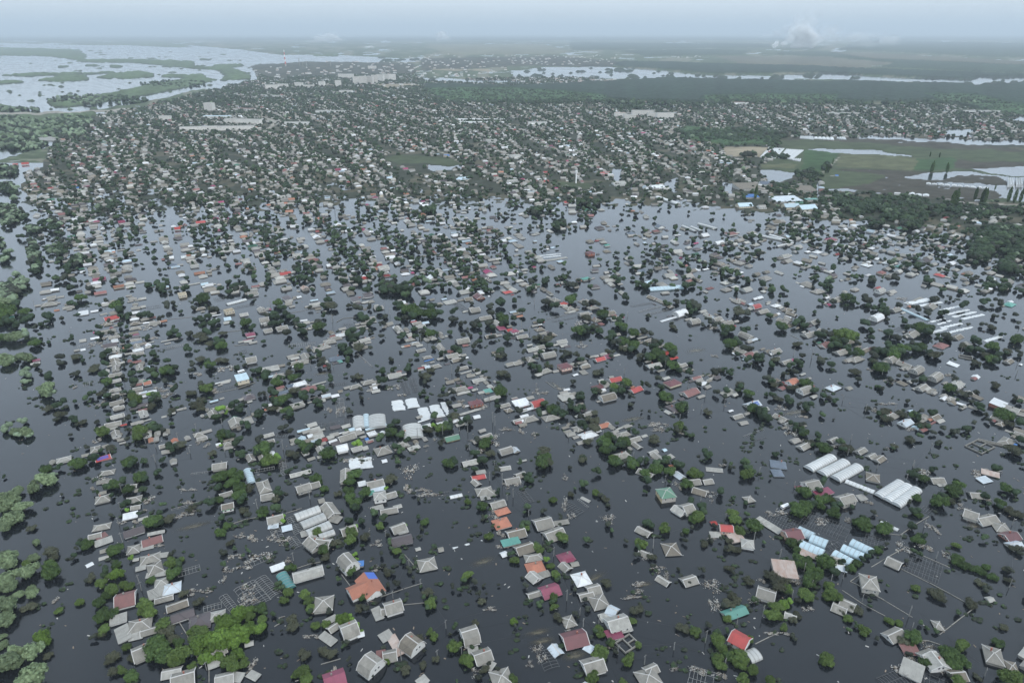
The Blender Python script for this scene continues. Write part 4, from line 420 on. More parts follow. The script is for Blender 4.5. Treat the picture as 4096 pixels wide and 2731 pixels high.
DEBRIS = {'A': "720 150 60 30,700 190 50 25,1250 415 45 25,1330 395 40 15,1310 240 55 10,1555 820 40 45,1690 940 50 50,1720 1000 60 40,1330 945 45 20,1420 940 40 15,1950 590 60 25,1870 570 30 30,1745 1440 30 45,1980 730 30 20,630 230 25 14,1720 570 60 30,1610 700 50 25,1700 760 60 25,1030 310 40 30,990 385 25 10,920 460 35 14,840 465 30 15,2130 1250 55 20,2290 1500 50 60,1780 700 80 40,1090 625 35 10,1650 560 40 15,385 1000 22 22,1300 330 50 10,1830 180 20 8",
 'B': "130 40 80 35,470 110 55 45,440 230 50 40,560 240 40 10,600 270 80 20,1050 410 45 30,1080 540 45 30,1100 630 45 20,1540 340 25 60,1590 420 30 30,1840 440 45 30,2330 215 30 40,1560 1190 40 20,1350 1340 40 35,1390 1400 35 40,1150 200 40 20,1030 1060 50 12,1450 530 25 14,2120 700 45 30,2180 780 50 20,2050 890 60 20,2040 940 40 20,250 610 45 20,330 390 30 20,1300 1440 30 20,2240 830 25 30,1860 1325 30 15,1540 160 20 20,240 780 40 20,2290 1470 30 20,170 1500 30 20,920 1500 35 30,2010 980 80 10,700 1150 0 0,1210 200 30 20",
 'D': "190 270 45 30,280 70 25 12,200 580 30 15,200 900 60 40,230 1030 40 60,510 1000 50 20,560 980 30 30,790 860 50 35,560 870 30 20,640 1230 90 15,140 1490 80 40,290 1520 50 30,1490 1470 60 40,1560 1400 40 30,1640 1430 40 20,1740 510 35 50,1820 690 30 30,2030 130 60 30,2150 110 50 25,1660 120 50 25,1930 360 40 20,1300 330 40 15,1700 640 60 30,1520 640 60 30,950 460 60 30,1140 450 30 20,1780 1190 25 20,2100 300 60 30,660 400 70 30,1820 1480 50 30,1100 740 40 20,870 1060 40 20,1950 430 30 20,1690 1320 50 25",
 'M1': "1640 220 0 0,1590 840 50 15,1430 870 40 20,1540 920 60 30,890 1340 35 30,1840 730 60 20,1620 680 20 6,1960 880 50 30,2060 680 70 40,1900 1380 30 25,690 850 20 12,930 1000 30 20,1330 310 60 20,1400 400 60 15,980 390 40 20,880 450 60 20,1500 880 50 10,1840 1350 40 15,560 1520 0 0,980 270 60 20",
 'M2': "480 480 25 20,1000 130 40 12,2200 1340 55 50,2070 1430 50 40,1250 850 60 40,1330 920 40 15,770 1060 40 50,690 1060 40 30,2300 1235 60 15,1190 290 40 20,1740 770 30 15,1560 1390 30 12,2000 1340 40 12,1460 1440 50 12,1880 980 40 15,2090 1030 40 30,1920 1020 60 30,840 1520 50 30,1240 740 40 20,1640 1330 20 8,1060 870 50 25,600 600 0 0",
 'M3': "620 270 50 40,1290 1190 60 25,1370 1200 70 35,1340 1240 60 12,230 890 40 25,300 900 40 12,440 865 40 8,70 1250 40 35,210 1280 30 25,1860 745 60 25,1640 450 0 0,640 470 50 25,560 700 0 0,520 1190 35 15,480 950 50 20,1850 560 30 12,1120 1450 0 0,1370 770 30 20,1850 300 50 20,1500 1080 30 10,380 1270 0 0,1540 1270 40 15,1280 440 40 20,770 1180 30 15,1310 430 30 10",
 'M4': "110 130 30 20,200 1250 60 45,1120 1000 80 12,300 1340 30 12,120 100 30 30,1120 790 60 15,980 1060 40 25,620 1390 40 20,40 800 40 30,1660 740 40 15,1230 35 50 12,760 610 30 15,1480 880 60 20,940 690 40 10,120 1040 60 20,350 1120 60 15,1300 1230 40 20,2100 990 30 20,1060 340 40 20,880 470 0 0"}
# ---------------------------------------------------------------- survey of the far town and the land beyond
HOUSES['C1'] = """640 1040 728 1078 gp .8=long crimson roof in the left rows;808 660 868 686 fp 1;1240 832 1300 866 hk 1;1368 832 1418 880 tw 1;1240 890 1290 925 tw 1;1310 880 1362 918 tw 1;1380 878 1428 910 hw 1;1152 940 1224 985 hK 1=dark blue hipped house beside white tunnels;1348 656 1416 686 gr .8;1198 708 1248 728 fr .8;
2182 628 2230 658 ho 1=orange-red hipped roof by the open lagoon;1945 528 1985 552 ho .8;1832 544 1872 562 ho .8;1708 438 1745 456 go .8;1922 1000 2004 1042 gr 1.4=orange-red villa by the flooded gardens;1422 622 1492 650 hk 1;1462 638 1510 666 fp 1;88 262 125 284 gr 1;145 255 200 278 gr 1=red-roofed boathouse in the river;
1855 780 1905 830 mb 2;1855 838 2005 868 fw .8;2010 875 2075 916 gl 2;2242 950 2290 990 fw 1.5;2065 1095 2132 1150 gR 2;1222 1140 1290 1200 ow 2.4;1700 1130 1780 1190 ga 1.5;1525 832 1625 880 fl 1.2;1380 1075 1438 1115 gv 1.5;1590 1095 1655 1140 ga 1;1268 1085 1365 1112 fl .6;1865 1062 1950 1092 hl .5;
2180 1285 2200 1290 fa .5;1870 930 1930 972 ga 1.2;560 868 640 900 fl .8;590 770 650 796 hk 1;618 815 670 840 hw .6;720 855 790 882 gv .6;490 642 535 662 hw .5;490 674 540 690 hw .5;185 486 262 518 fl 1;224 600 280 640 gl 1;2285 60 2330 80 fa .5;515 424 545 445 gu 1;182 408 215 430 gr 1;520 380 560 396 gp 1;780 324 828 338 fp 1;1508 294 1550 316 gp 1;2300 305 2350 322 fp 1;1930 424 1960 434 fo 1"""
HOUSES['C2'] = """240 945 332 1015 gl 1.8=tall pale barn;704 200 748 228 fu 3=bright cobalt blue roof;472 152 512 180 ho 2;205 484 255 514 hp 1=dark red hip roof beside the church;1680 858 1744 904 hn 3.4=lone brick house standing in open water;1682 785 1738 815 hb .6;1645 1036 1718 1078 ht 2;2158 682 2222 716 gK .8;2082 712 2122 740 gk 1;1965 726 2030 764 hK 1;
2088 1068 2170 1098 fv 1;2118 1112 2350 1096 9 tv 1.2=very long pale blue greenhouse;2040 985 2118 1040 fK 1.5;904 1152 990 1204 gn 1;928 1002 1015 1080 hk 2.4;955 765 1012 806 hk 2;1525 520 1568 545 gr 1.4;1388 318 1425 334 gr 2;1392 332 1428 350 gr 2;1388 372 1428 404 gr 2;1720 436 1745 452 fr 2;132 1038 192 1066 hr 1;312 876 372 900 hp 1;
1490 1210 1560 1246 hr .8;1145 1390 1150 1392 fa .3;1330 896 1510 880 4 tw .3;1385 915 1560 935 fl .4;1375 906 1510 893 4 tw .3;586 1024 660 1070 gw 1.2;838 888 900 930 ga 2;1020 960 1070 990 hd 1;1095 782 1145 808 hw 1;1805 820 1850 840 ht .8;1800 854 1856 882 hb .8;1425 256 1450 275 fr 2;1110 1132 1180 1165 hr .8;550 1162 640 1210 hK .8;
60 1180 126 1218 fk 1.4;142 1155 216 1196 fk 1.2;388 1210 442 1240 fw .8;992 712 1045 742 gd 1;715 910 775 950 ga 1.6;990 98 1085 130 fl 3;1100 152 1175 165 fw 2;1150 205 1245 232 fl 3;1590 195 1635 220 gw 2;930 282 975 300 gd 2;800 360 880 385 fv 2;2062 150 2092 160 fw 3;2085 415 2235 450 fw 3;1865 390 1965 425 fl 3;1780 325 1850 345 fr 2;2175 490 2320 535 8 tw .8=long white greenhouse on a bank;1140 372 1310 400 fl 3;1570 800 1570 800 fa .3"""
HOUSES['C3'] = """0 694 90 730 4 tw .3;60 700 130 726 4 tw .3;110 678 235 712 4 tw .3;290 730 380 766 hd .8=solitary dusty red hip roof;350 915 455 962 hk .8=big dark many-hipped roof;920 966 995 1010 hk 1.2=dark hipped house alone in the current;980 770 1060 806 hp 1;1738 824 1802 858 hp 1;1735 1018 1808 1046 hr .8;495 752 690 790 4 tw .3;600 755 760 800 4 tw .3;650 835 760 810 3 tw .3;
608 650 676 686 gb .8;720 686 782 722 gb .8;576 686 645 718 gb .8;748 820 826 856 gl 1.2;668 882 742 918 gl 1.8;1110 1046 1162 1070 gb .6;1320 1118 1400 1162 gl 2.4=white two-storey house in open water;636 998 698 1030 gl .8;880 1118 988 1164 ha .6;0 1020 75 1046 gr .8;2205 1214 2302 1250 ht .6=teal hipped roof;1466 956 1536 984 ht .6;340 1186 432 1232 ha .8;
210 796 290 824 gw .8;425 480 520 510 fu 3=blue flat roof by the poplars;605 492 815 545 fs 4=wide blue-grey warehouse roof;690 538 800 578 gv 4=paired pale blue warehouse;785 540 922 595 gv 4;370 538 480 564 gv 3;530 378 595 428 gK 4;205 192 245 216 hr 3;1740 700 1740 700 fa 1;820 1085 900 1118 ga .6;1010 1178 1115 1216 ga .4;1785 674 1840 698 gl 2;2120 688 2351 715 fl 4;
2100 628 2240 652 fl 3;1310 908 1365 932 hw .6;1370 930 1450 960 hw .6;1230 940 1310 980 hw .6;1160 690 1230 715 fw .5;890 855 965 888 hw .5;1060 866 1110 890 fv .5;1510 1210 1690 1214 fa .2;662 424 905 470 fb 4;360 404 535 455 fb 4;840 505 930 532 ft 4;2100 940 2105 942 fa .3;515 540 575 585 gl 2.5;1050 345 1072 358 fu 2"""
GRID_H = """0 2 8 8 9 9 9 9 9 9 9 9 9 8 7 8 9 9 9 9 9 6 3 0 0 0 0 0 0 0 0 0
0 2 8 9 9 9 9 9 9 9 9 8 5 2 4 7 7 8 8 8 8 8 6 3 1 0 0 0 0 0 0 0
0 4 8 9 9 9 9 9 9 9 9 8 2 0 3 7 7 8 8 7 8 8 8 5 0 0 0 0 0 0 0 0
1 8 9 9 9 9 9 9 9 9 9 8 7 5 5 7 7 7 8 7 7 8 7 5 1 1 0 0 0 0 0 0
0 8 9 9 9 9 9 9 9 9 8 7 7 6 6 7 6 6 6 6 6 7 6 5 4 2 0 0 0 0 0 0
1 9 9 8 9 9 9 9 9 8 4 3 6 5 4 5 5 5 5 5 5 4 4 4 4 2 1 1 1 1 1 0
1 7 9 8 8 9 8 8 9 6 3 2 5 5 2 1 3 5 5 3 2 1 2 3 3 4 1 1 2 3 4 3
1 8 8 8 7 8 8 7 8 6 5 5 6 6 5 3 3 5 5 2 0 0 0 1 3 3 4 2 4 5 5 5
0 4 8 8 7 8 7 7 8 5 5 7 7 7 7 2 2 6 4 2 2 1 1 2 4 3 5 5 4 4 4 4
0 2 8 7 4 6 6 5 5 5 6 7 7 8 8 6 1 1 1 2 3 2 3 2 4 6 5 6 6 4 4 4
0 2 7 5 2 5 6 6 6 4 6 6 7 8 8 8 4 1 1 2 3 4 5 4 3 5 6 6 6 5 2 1
0 1 8 5 1 4 4 6 6 6 4 7 6 8 8 8 7 1 2 3 5 6 5 4 4 3 6 7 6 4 5 2
0 0 7 6 1 2 3 6 5 6 4 7 6 7 7 7 7 4 4 7 5 5 4 4 1 3 4 7 6 7 3 6
0 0 7 6 1 1 3 5 6 6 4 7 5 7 7 6 6 5 5 3 2 4 5 4 1 2 2 2 3 6 7 3
0 3 7 6 3 2 5 6 7 7 5 7 5 6 7 6 7 4 3 3 4 4 6 4 2 4 2 3 1 3 7 7"""
GRID_T = """6 7 8 8 8 8 8 8 8 8 8 9 8 8 8 8 8 8 8 8 8 7 7 6 3 1 0 0 0 0 0 0
1 6 8 8 8 8 8 8 8 8 8 8 6 3 5 7 7 7 8 8 8 8 7 4 2 1 0 0 0 0 0 0
2 6 8 8 8 8 8 8 8 8 8 8 3 1 5 7 7 7 8 7 8 8 8 7 1 0 1 0 0 0 0 0
5 8 8 8 8 8 8 8 8 8 8 8 7 6 7 8 8 7 8 8 8 8 8 8 4 6 1 0 0 1 0 0
2 7 8 8 8 8 8 8 8 8 8 8 8 8 8 8 8 8 8 8 8 8 8 8 6 7 0 0 0 0 0 0
5 8 8 8 8 8 8 8 8 8 6 6 8 8 7 8 8 8 8 7 7 6 8 8 7 7 9 9 9 8 5 5
6 8 8 8 8 8 8 8 8 7 3 3 6 6 4 4 5 7 7 5 3 2 4 6 5 7 9 9 9 8 7 6
7 8 8 7 7 7 7 7 8 7 5 6 7 7 5 4 3 6 6 2 1 1 1 3 5 7 8 9 8 8 8 8
5 6 7 7 6 7 7 7 8 6 6 7 7 7 7 2 3 7 4 2 2 1 2 2 5 3 5 6 6 6 8 9
2 4 8 6 4 5 6 5 6 6 7 7 7 8 8 6 1 1 1 2 3 2 3 3 5 5 5 6 7 6 8 9
1 5 7 5 2 5 5 6 6 5 7 7 7 8 8 8 4 2 1 3 4 4 5 4 3 5 6 6 7 7 8 9
1 5 6 6 2 3 4 6 6 6 6 7 7 8 8 8 7 2 3 3 7 7 5 4 2 2 5 6 6 5 7 8
1 3 6 7 2 2 5 7 7 7 7 7 6 7 7 7 7 6 5 7 7 6 5 5 2 4 3 5 6 5 4 8
6 3 6 7 3 2 4 6 7 8 7 7 6 7 7 7 7 6 5 5 4 5 5 5 2 4 4 4 4 6 8 6
8 2 6 7 5 2 5 7 8 8 7 7 7 6 7 7 7 5 4 3 3 4 6 5 4 5 5 4 2 4 8 8"""
# land cover polygons, painted in order (photograph coordinates through the crop's origin and scale)
COVER = [  # cover, crop, outline
 ('far', 'F1', "-900 92 5500 92 5500 560 -900 700"),
 ('wood', 'F1', "-900 105 5500 100 5500 118 -900 118"),
 ('field', 'F2', "-400 135 150 135 260 165 220 180 -300 185"),
 ('wood', 'F2', "260 128 1190 135 1190 150 280 165"), ('wood', 'F2', "1600 118 2900 140 2900 215 2100 190 1500 160"),
 ('wood', 'F2', "500 165 900 160 1100 168 1050 185 600 190"), ('wood', 'F2', "1250 170 1600 175 2000 205 2352 230 2900 240 2900 275 2200 268 1700 240 1750 225 1450 195 1200 185"),
 ('heath', 'F2', "930 190 1450 195 1750 222 1600 245 1300 236 1050 225"), ('heath', 'F2', "1450 172 1700 178 2352 212 2900 222 2900 245 2352 232 1650 203"),
 ('pine', 'F2', "380 213 900 225 1400 240 1500 246 2100 268 2600 285 2090 304 1450 272 900 272 500 240"),
 ('water', 'F1', "-900 112 430 140 870 140 1100 160 1300 185 1550 185 1850 200 2352 208 2352 222 1950 214 1750 219 1450 215 1160 236 1200 262 1190 292 1080 328 880 348 720 388 430 438 300 446 -900 465"),
 ('marsh', 'F1', "-900 148 0 150 360 160 400 190 380 212 280 196 180 188 -900 186"), ('marsh', 'F1', "350 128 700 122 870 140 840 150 600 140"),
 ('marsh', 'F1', "345 205 500 203 880 212 900 235 1000 240 1040 262 1000 258 760 234 600 219 380 219"), ('marsh', 'F1', "985 230 1110 227 1120 236 1060 244 1150 278 1150 292 1070 304 1010 300 1040 282 990 250"),
 ('marsh', 'F1', "220 412 430 374 700 320 880 288 930 292 1000 300 900 322 700 362 450 405 250 425"), ('marsh', 'F1', "450 288 480 277 640 256 700 270 712 286 560 296"), ('marsh', 'F1', "175 300 300 276 395 278 400 300 260 308"),
 ('marsh', 'F1', "5 280 100 270 430 266 530 258 520 268 300 276 150 283"), ('marsh', 'F1', "-300 306 110 302 115 312 0 318 -300 320"), ('marsh', 'F1', "750 273 930 276 945 290 750 286"), ('marsh', 'F1', "270 233 320 235 310 242 270 242"),
 ('marsh', 'F1', "395 228 450 230 455 238 400 238"), ('marsh', 'F1', "1430 182 1550 182 1550 191 1440 190"), ('marsh', 'F1', "500 232 560 234 560 242 500 240"), ('marsh', 'F1', "920 202 960 203 960 210 920 209"), ('marsh', 'F1', "-900 414 0 412 110 430 100 440 -900 450"),
 ('road', 'F1', "-900 452 0 449 440 440 660 428 672 434 560 442 440 450 0 462 -900 470"),
 ('water', 'F1', "440 450 660 438 680 436 640 455 520 470 470 500 430 540 330 560 240 600 100 640 -900 900 -900 500 0 512 60 505 170 480"),
 ('marsh', 'F1', "-900 560 0 545 170 482 300 455 430 450 442 468 400 490 300 522 0 598 -900 640"), ('marsh', 'F1', "-900 470 0 468 160 462 165 484 60 502 0 510 -900 520"),
 ('town', 'F1', "440 470 480 455 600 435 860 372 1000 338 1190 298 1150 232 1400 214 1900 222 1930 330 2352 396 4700 418 4700 643 210 643 260 600 330 560 420 545"),
 ('town', 'C1', "380 110 330 160 340 210 330 260 300 290 230 310 180 350 150 450 150 560 300 700 430 760 600 1300 2351 1300 2351 0 500 0"),
 ('town', 'C2', "0 0 2351 0 2351 1300 0 1300"), ('town', 'C3', "0 0 3500 0 3500 1300 0 1300"),
 ('pine', 'F2', "-420 325 0 332 700 296 2050 320 2900 330 2900 480 2352 462 2200 440 1950 410 1480 402 900 405 430 397 0 400 -330 390"),
 ('scrub', 'F2', "-420 345 0 342 200 350 430 375 430 398 0 402 -300 392"), ('scrub', 'F2', "880 378 1200 372 1500 378 1480 402 900 404"), ('scrub', 'F2', "1900 372 2100 372 2352 425 2900 440 2900 480 2352 466 2150 430 1980 408"),
 ('town', 'F2', "1900 395 2180 442 2352 470 2900 490 2900 590 1200 600 1100 540"), ('scrub', 'F2', "780 520 1230 560 1240 600 980 600 800 580"),
 ('water', 'F2', "430 404 560 408 570 419 440 416"), ('water', 'F2', "598 407 720 408 732 432 690 428 610 420"), ('water', 'F2', "1585 407 1780 412 1770 421 1600 417"),
 ('town', 'F2', "-420 200 200 190 500 215 450 240 60 235 -420 260"),
 ('water', 'F2', "0 262 150 240 480 240 700 262 880 277 1200 281 1450 270 1700 288 2100 302 2150 285 2352 288 2900 294 2900 330 2352 322 2130 332 2050 313 1700 303 1300 296 700 297 300 292 0 291"),
 ('town', 'F2', "-420 297 0 290 300 291 450 296 300 312 0 330 -420 325"), ('water', 'F1', "1940 288 2352 302 2440 315 2352 318 1950 306"), ('sand', 'F1', "1730 322 1900 318 1930 330 1760 338"), ('sand', 'F1', "1970 248 2250 250 2255 258 1990 256"),
 ('water', 'F2', "2270 468 2500 472 2500 505 2270 484"), ('water', 'F2', "2000 520 2120 560 1980 562"),
 ('meadow', 'C2', "300 218 400 208 500 215 700 225 790 250 830 280 700 285 600 275 400 262 290 240"), ('meadow', 'C2', "1480 400 1700 400 1760 435 1560 435"),
 ('meadow', 'C3', "660 85 800 85 1180 92 1600 140 2351 170 3500 230 3500 700 2351 545 1950 525 1500 482 1220 450 960 442 960 380 780 330 560 300 690 160"),
 ('soil', 'C3', "700 88 800 84 1150 92 1990 130 2351 170 2351 182 1600 152 1100 122 690 102"), ('soil', 'C3', "1875 240 2351 262 3500 300 3500 330 2351 305 1875 300"),
 ('soil', 'C3', "1010 300 1500 310 1880 322 2351 360 3500 420 3500 640 2351 500 1950 522 1500 482 1220 448 1000 440 1300 400 1400 350"),
 ('soil', 'C3', "1500 480 1700 430 1950 440 2000 520"), ('dry', 'C3', "1090 205 1600 226 1590 310 1300 300 1040 289"), ('green', 'C3', "840 185 1080 194 1030 250 960 325 795 308"), ('green', 'C3', "1600 232 1878 240 1878 305 1592 306"),
 ('sand', 'C3', "290 150 585 160 530 215 520 232 290 224"), ('dry', 'C3', "560 262 780 268 760 300 640 290 560 290"), ('road', 'C3', "1085 200 1095 202 1000 310 985 345 975 345 990 310"), ('road', 'C3', "1950 530 2351 560 3500 660 3500 690 2351 572 1960 545"),
 ('water', 'C3', "1180 80 2351 105 3500 130 3500 170 2351 138 1900 128 1200 96"), ('water', 'C3', "880 180 960 166 1160 172 1590 208 1560 216 1280 212 1080 196"), ('water', 'C3', "545 302 768 325 742 376 640 405 560 395 548 350"),
 ('water', 'C3', "1535 352 1700 322 1880 318 2351 358 3500 420 3500 600 2351 530 2150 500 2351 440 2180 360 2100 350 1900 345 1800 385 1600 370"), ('water', 'C3', "2000 302 2351 288 3500 300 3500 380 2351 352 2100 325"),
 ('water', 'C3', "985 430 1225 440 1210 456 1000 448"), ('water', 'C3', "930 400 955 370 960 420 945 500 925 520"), ('water', 'C3', "1750 400 2120 410 2351 430 2351 500 2200 480 2120 440 1780 430"), ('water', 'C3', "1840 25 2000 28 2010 60 1850 60"),
 ('water', 'C2', "1730 270 1742 275 1745 330 1730 330"), ('water', 'C2', "2000 310 2012 312 2025 450 2000 450"), ('water', 'C2', "1850 300 1925 300 1920 385 1850 385"), ('water', 'C2', "600 285 800 280 830 312 660 318"), ('water', 'C2', "2240 390 2300 372 2310 400 2300 470 2230 420"), ('water', 'C3', "255 405 345 405 350 470 275 470"),
 ('water', 'C1', "1462 215 1476 215 1490 280 1470 270"),
 ('road', 'C2', "690 30 698 30 700 80 685 125 692 170 830 278 822 284 680 175 676 120 688 80"), ('road', 'C2', "2300 0 2312 0 2290 45 2360 110 2360 125 2270 50"), ('road', 'C3', "0 115 110 180 165 195 240 375 232 380 150 205 90 185 0 130"),
 ('road', 'C2', "940 120 950 120 1030 240 1020 245"), ('road', 'F2', "755 470 764 470 760 500 742 535 800 590 790 592 730 535 745 500"), ('road', 'F1', "1195 430 1205 430 1205 470 1300 490 1200 540 1185 540 1255 500 1190 480"),
]
# individual far buildings: crop, x centre, y foot, length, height, depth (metres), kind, label
FAR_BUILDINGS = [
 ('F1', 762, 485, 34, 22, 14, 'block', 'pale five-storey block among trees near the river'), ('F1', 965, 440, 30, 42, 22, 'block', 'tallest pale tower block with thin smoke around it'), ('F1', 945, 532, 130, 19, 14, 'block', 'longest grey apartment block, nearest of the far housing estate'),
 ('F1', 1085, 530, 95, 19, 14, 'block', 'grey apartment block directly right of the longest one'), ('F1', 1142, 502, 85, 24, 14, 'block', 'white apartment block with a stepped end behind the grey pair'), ('F1', 1060, 500, 28, 24, 14, 'block', 'small white block just left of the stepped one'),
 ('F1', 1000, 475, 85, 12, 16, 'lowblock', 'low turquoise-tinted school building behind the apartment blocks'), ('F1', 1125, 438, 80, 10, 18, 'lowblock', 'low building with a faded red roof'), ('F1', 1250, 340, 60, 30, 16, 'block', 'pale block at the near end of the distant estate'),
 ('F1', 1300, 332, 50, 25, 16, 'block', 'low pale block at the foot of the distant estate'), ('F1', 1375, 332, 40, 35, 16, 'block', 'slim pale block left of the big white estate'), ('F1', 1590, 292, 90, 40, 18, 'block', 'pale slab behind the big white estate'),
 ('F1', 1480, 330, 30, 40, 16, 'block', 'narrow pale block on the town edge'), ('F1', 1555, 330, 30, 48, 16, 'block', 'narrow tower left of the big white estate'), ('F1', 1640, 318, 40, 60, 18, 'block', 'first tower of the big white estate'), ('F1', 1668, 320, 40, 66, 18, 'block', 'second tower of the big white estate'),
 ('F1', 1697, 318, 45, 60, 18, 'block', 'third tower of the big white estate'), ('F1', 1722, 316, 35, 68, 18, 'block', 'fourth tower of the big white estate'), ('F1', 1748, 308, 40, 62, 18, 'block', 'fifth tower of the big white estate'), ('F1', 1776, 302, 45, 55, 18, 'block', 'sixth tower of the big white estate'),
 ('F1', 1803, 302, 40, 55, 18, 'block', 'last tower of the big white estate'), ('F1', 1710, 248, 60, 32, 18, 'block', 'pale block far behind the white estate by the factory'), ('F1', 1590, 360, 60, 20, 16, 'block', 'low pale block before the white estate'),
 ('F1', 1250, 376, 110, 10, 25, 'lowblock', 'long flat hall below the distant estate'), ('F1', 1435, 395, 26, 10, 16, 'lowblock', 'tiny bright white hall in the green town'), ('F1', 1860, 340, 90, 10, 20, 'lowblock', 'white depot on the sandy field'), ('F1', 1365, 505, 70, 14, 15, 'lowblock', 'grey public building in the middle of the town'),
 ('F1', 1520, 450, 100, 12, 20, 'lowblock', 'bluish flat hall among dense trees'), ('F1', 225, 572, 60, 8, 24, 'lowblock', 'flat hall beside the narrow river arm'), ('F1', 1420, 335, 50, 22, 14, 'block', 'wide low block between the distant estates'),
 ('F2', 540, 478, 38, 22, 16, 'block', 'cream block left of the long estate'), ('F2', 495, 468, 36, 20, 16, 'block', 'cream block with a rusty roof'), ('F2', 598, 462, 70, 26, 16, 'block', 'cream block behind the small pond'), ('F2', 660, 474, 55, 26, 16, 'block', 'cream block next to the dusty road'), ('F2', 700, 478, 55, 30, 16, 'block', 'cream tall block beside the dusty road'),
 ('F2', 1520, 458, 100, 10, 22, 'lowblock', 'white low hall at the forest edge'), ('F2', 2135, 446, 150, 8, 25, 'lowblock', 'long bright hall below the forest'), ('F2', 118, 505, 55, 14, 18, 'lowblock', 'white villa-like hall in the town centre'), ('F2', 1045, 412, 60, 14, 18, 'lowblock', 'red-roofed hall at the forest edge'),
]
POPLARS = "C3 1718 325 26,C3 1708 330 22,C3 1815 330 24,C3 1820 335 20,C3 1702 222 14,C3 1767 228 14,C3 2010 520 26,C3 2062 540 30,C3 2075 545 30,C3 2052 545 26,C3 1860 560 30,C3 1875 562 34,C3 1850 565 30,C3 2238 535 30,C3 2280 540 28,C3 2320 540 28,C3 500 512 28,C3 1032 275 16,C3 1000 335 20,C3 985 335 20,C3 2150 450 12"
# ---------------------------------------------------------------- water, land, woods
def vnoise(x, y, seed=0):
    """smooth value noise on arrays"""
    xi = np.floor(x).astype(np.int64); yi = np.floor(y).astype(np.int64); fx = x-xi; fy = y-yi
    fx = fx*fx*(3-2*fx); fy = fy*fy*(3-2*fy)
    def h(a, b):
        n = (a*374761393 + b*668265263 + seed*1442695041) & 0x7fffffff
        n = ((n ^ (n >> 13))*1274126177) & 0x7fffffff
        return ((n ^ (n >> 16)) & 0xffff)/65535.0
    return (h(xi, yi)*(1-fx)+h(xi+1, yi)*fx)*(1-fy)+(h(xi, yi+1)*(1-fx)+h(xi+1, yi+1)*fx)*fy
def fbm(x, y, seed=0, n=4):
    s = 0; a = .5
    for k in range(n): s = s + a*vnoise(x*2**k, y*2**k, seed+k); a *= .5
    return s/(1-.5**n)
COV = ['water', 'far', 'wood', 'field', 'sand', 'pine', 'marsh', 'road', 'town', 'scrub', 'meadow', 'soil', 'dry', 'green', 'heath']
COV_COL = {'water': (.05, .06, .05), 'far': (.075, .10, .055), 'wood': (.035, .060, .035), 'field': (.16, .16, .10), 'sand': (.30, .26, .19), 'pine': (.022, .042, .027),
           'marsh': (.085, .125, .06), 'road': (.30, .28, .24), 'town': (.045, .052, .036), 'scrub': (.05, .10, .04), 'meadow': (.066, .086, .045), 'soil': (.062, .058, .045),
           'dry': (.105, .115, .062), 'green': (.045, .088, .035), 'heath': (.125, .12, .085)}
POLYS = []
for cov, cr, pts in COVER:
    ox, oy, s = CROPS[cr]; v = list(map(float, pts.split()))
    POLYS.append((COV.index(cov), np.array([(ox+v[i]*s, oy+v[i+1]*s) for i in range(0, len(v), 2)])))
def cover_at(x, y, warp=True):
    if warp:
        k = np.clip((y-125)/400, .03, 1)
        wx = (fbm(x/(90*k), y/(30*k), 3)-.5)*60*k; wy = (fbm(x/(90*k), y/(30*k), 9)-.5)*22*k
        x = x+wx; y = y+wy
    c = np.zeros(x.shape, np.int8)
    for idx, P in POLYS:
        x0, y0 = P.min(0); x1, y1 = P.max(0)
        sel = np.where((x >= x0) & (x <= x1) & (y >= y0) & (y <= y1))[0]
        if not len(sel): continue
        px, py = x[sel], y[sel]; ins = np.zeros(len(sel), bool); n = len(P)
        for i in range(n):
            ax, ay = P[i]; bx, by = P[(i+1) % n]
            if ay == by: continue
            cnd = ((ay > py) != (by > py)) & (px < (bx-ax)*(py-ay)/(by-ay)+ax); ins ^= cnd
        c[sel[ins]] = idx
    return c
def town_elev(x, y):
    yf = np.interp(x, [0, 1000, 1366, 2000, 2732, 3100, 3600, 4096], [800, 815, 800, 805, 810, 860, 905, 1000])
    soft = np.interp(x, [0, 1400, 2200, 4096], [150, 110, 35, 45])
    k = np.clip((y-125)/500, .1, 1.2)
    return np.clip((yf-y)/soft, -1.6, 1.2)*.7 + (fbm(x/(26*k), y/(9*k), 21, 5)-.5)*1.7
rows = [128.6]
while rows[-1] < 1230: rows.append(rows[-1] + (.55 if rows[-1] < 150 else .9 if rows[-1] < 260 else 1.5 if rows[-1] < 480 else 2.6 if rows[-1] < 800 else 4.0))
rows = np.array(rows); cols = np.arange(-1200, 5300, 9.0)
GX, GY = np.meshgrid(cols, rows); gx, gy = GX.ravel(), GY.ravel()
cov = cover_at(gx, gy); WX, WY = Uarr(gx, gy)
strip = (cov == 0) & (gx > 1500) & (gy < 345) & (fbm(gx/34, gy/3.2, 55, 4) > .71); cov = np.where(strip, COV.index('wood'), cov)
isl = (cov == 0) & (gx < 1300) & (gy < 440) & (fbm(gx/40, gy/3.0, 58, 4) > .79); cov = np.where(isl, COV.index('marsh'), cov)
elev = np.where(cov == 0, -1.0, .9)
te = town_elev(gx, gy); it = cov == COV.index('town'); elev = np.where(it, np.where(gy > 1150, -1, te), elev)
ifar = cov == 1; elev = np.where(ifar, np.where(fbm(gx/70, (gy-100)/5, 44) > .30, .9, -.5), elev)
nz = fbm(WX/60, WY/60, 5, 5)
elev = elev + np.where(elev > 0, (nz-.5)*.5, 0)
isoil = (cov == COV.index('soil')); elev = np.where(isoil, .35+(fbm(gx/60, gy/6, 71, 5)-.42)*2.2, elev)
colr = np.array([COV_COL[c] for c in COV])[cov]
patch = fbm(gx/45, (gy-100)/np.clip((gy-120)/60, .6, 6), 60, 3)
tone = np.where(ifar, .55+1.3*patch, .75+.6*patch)[:, None]
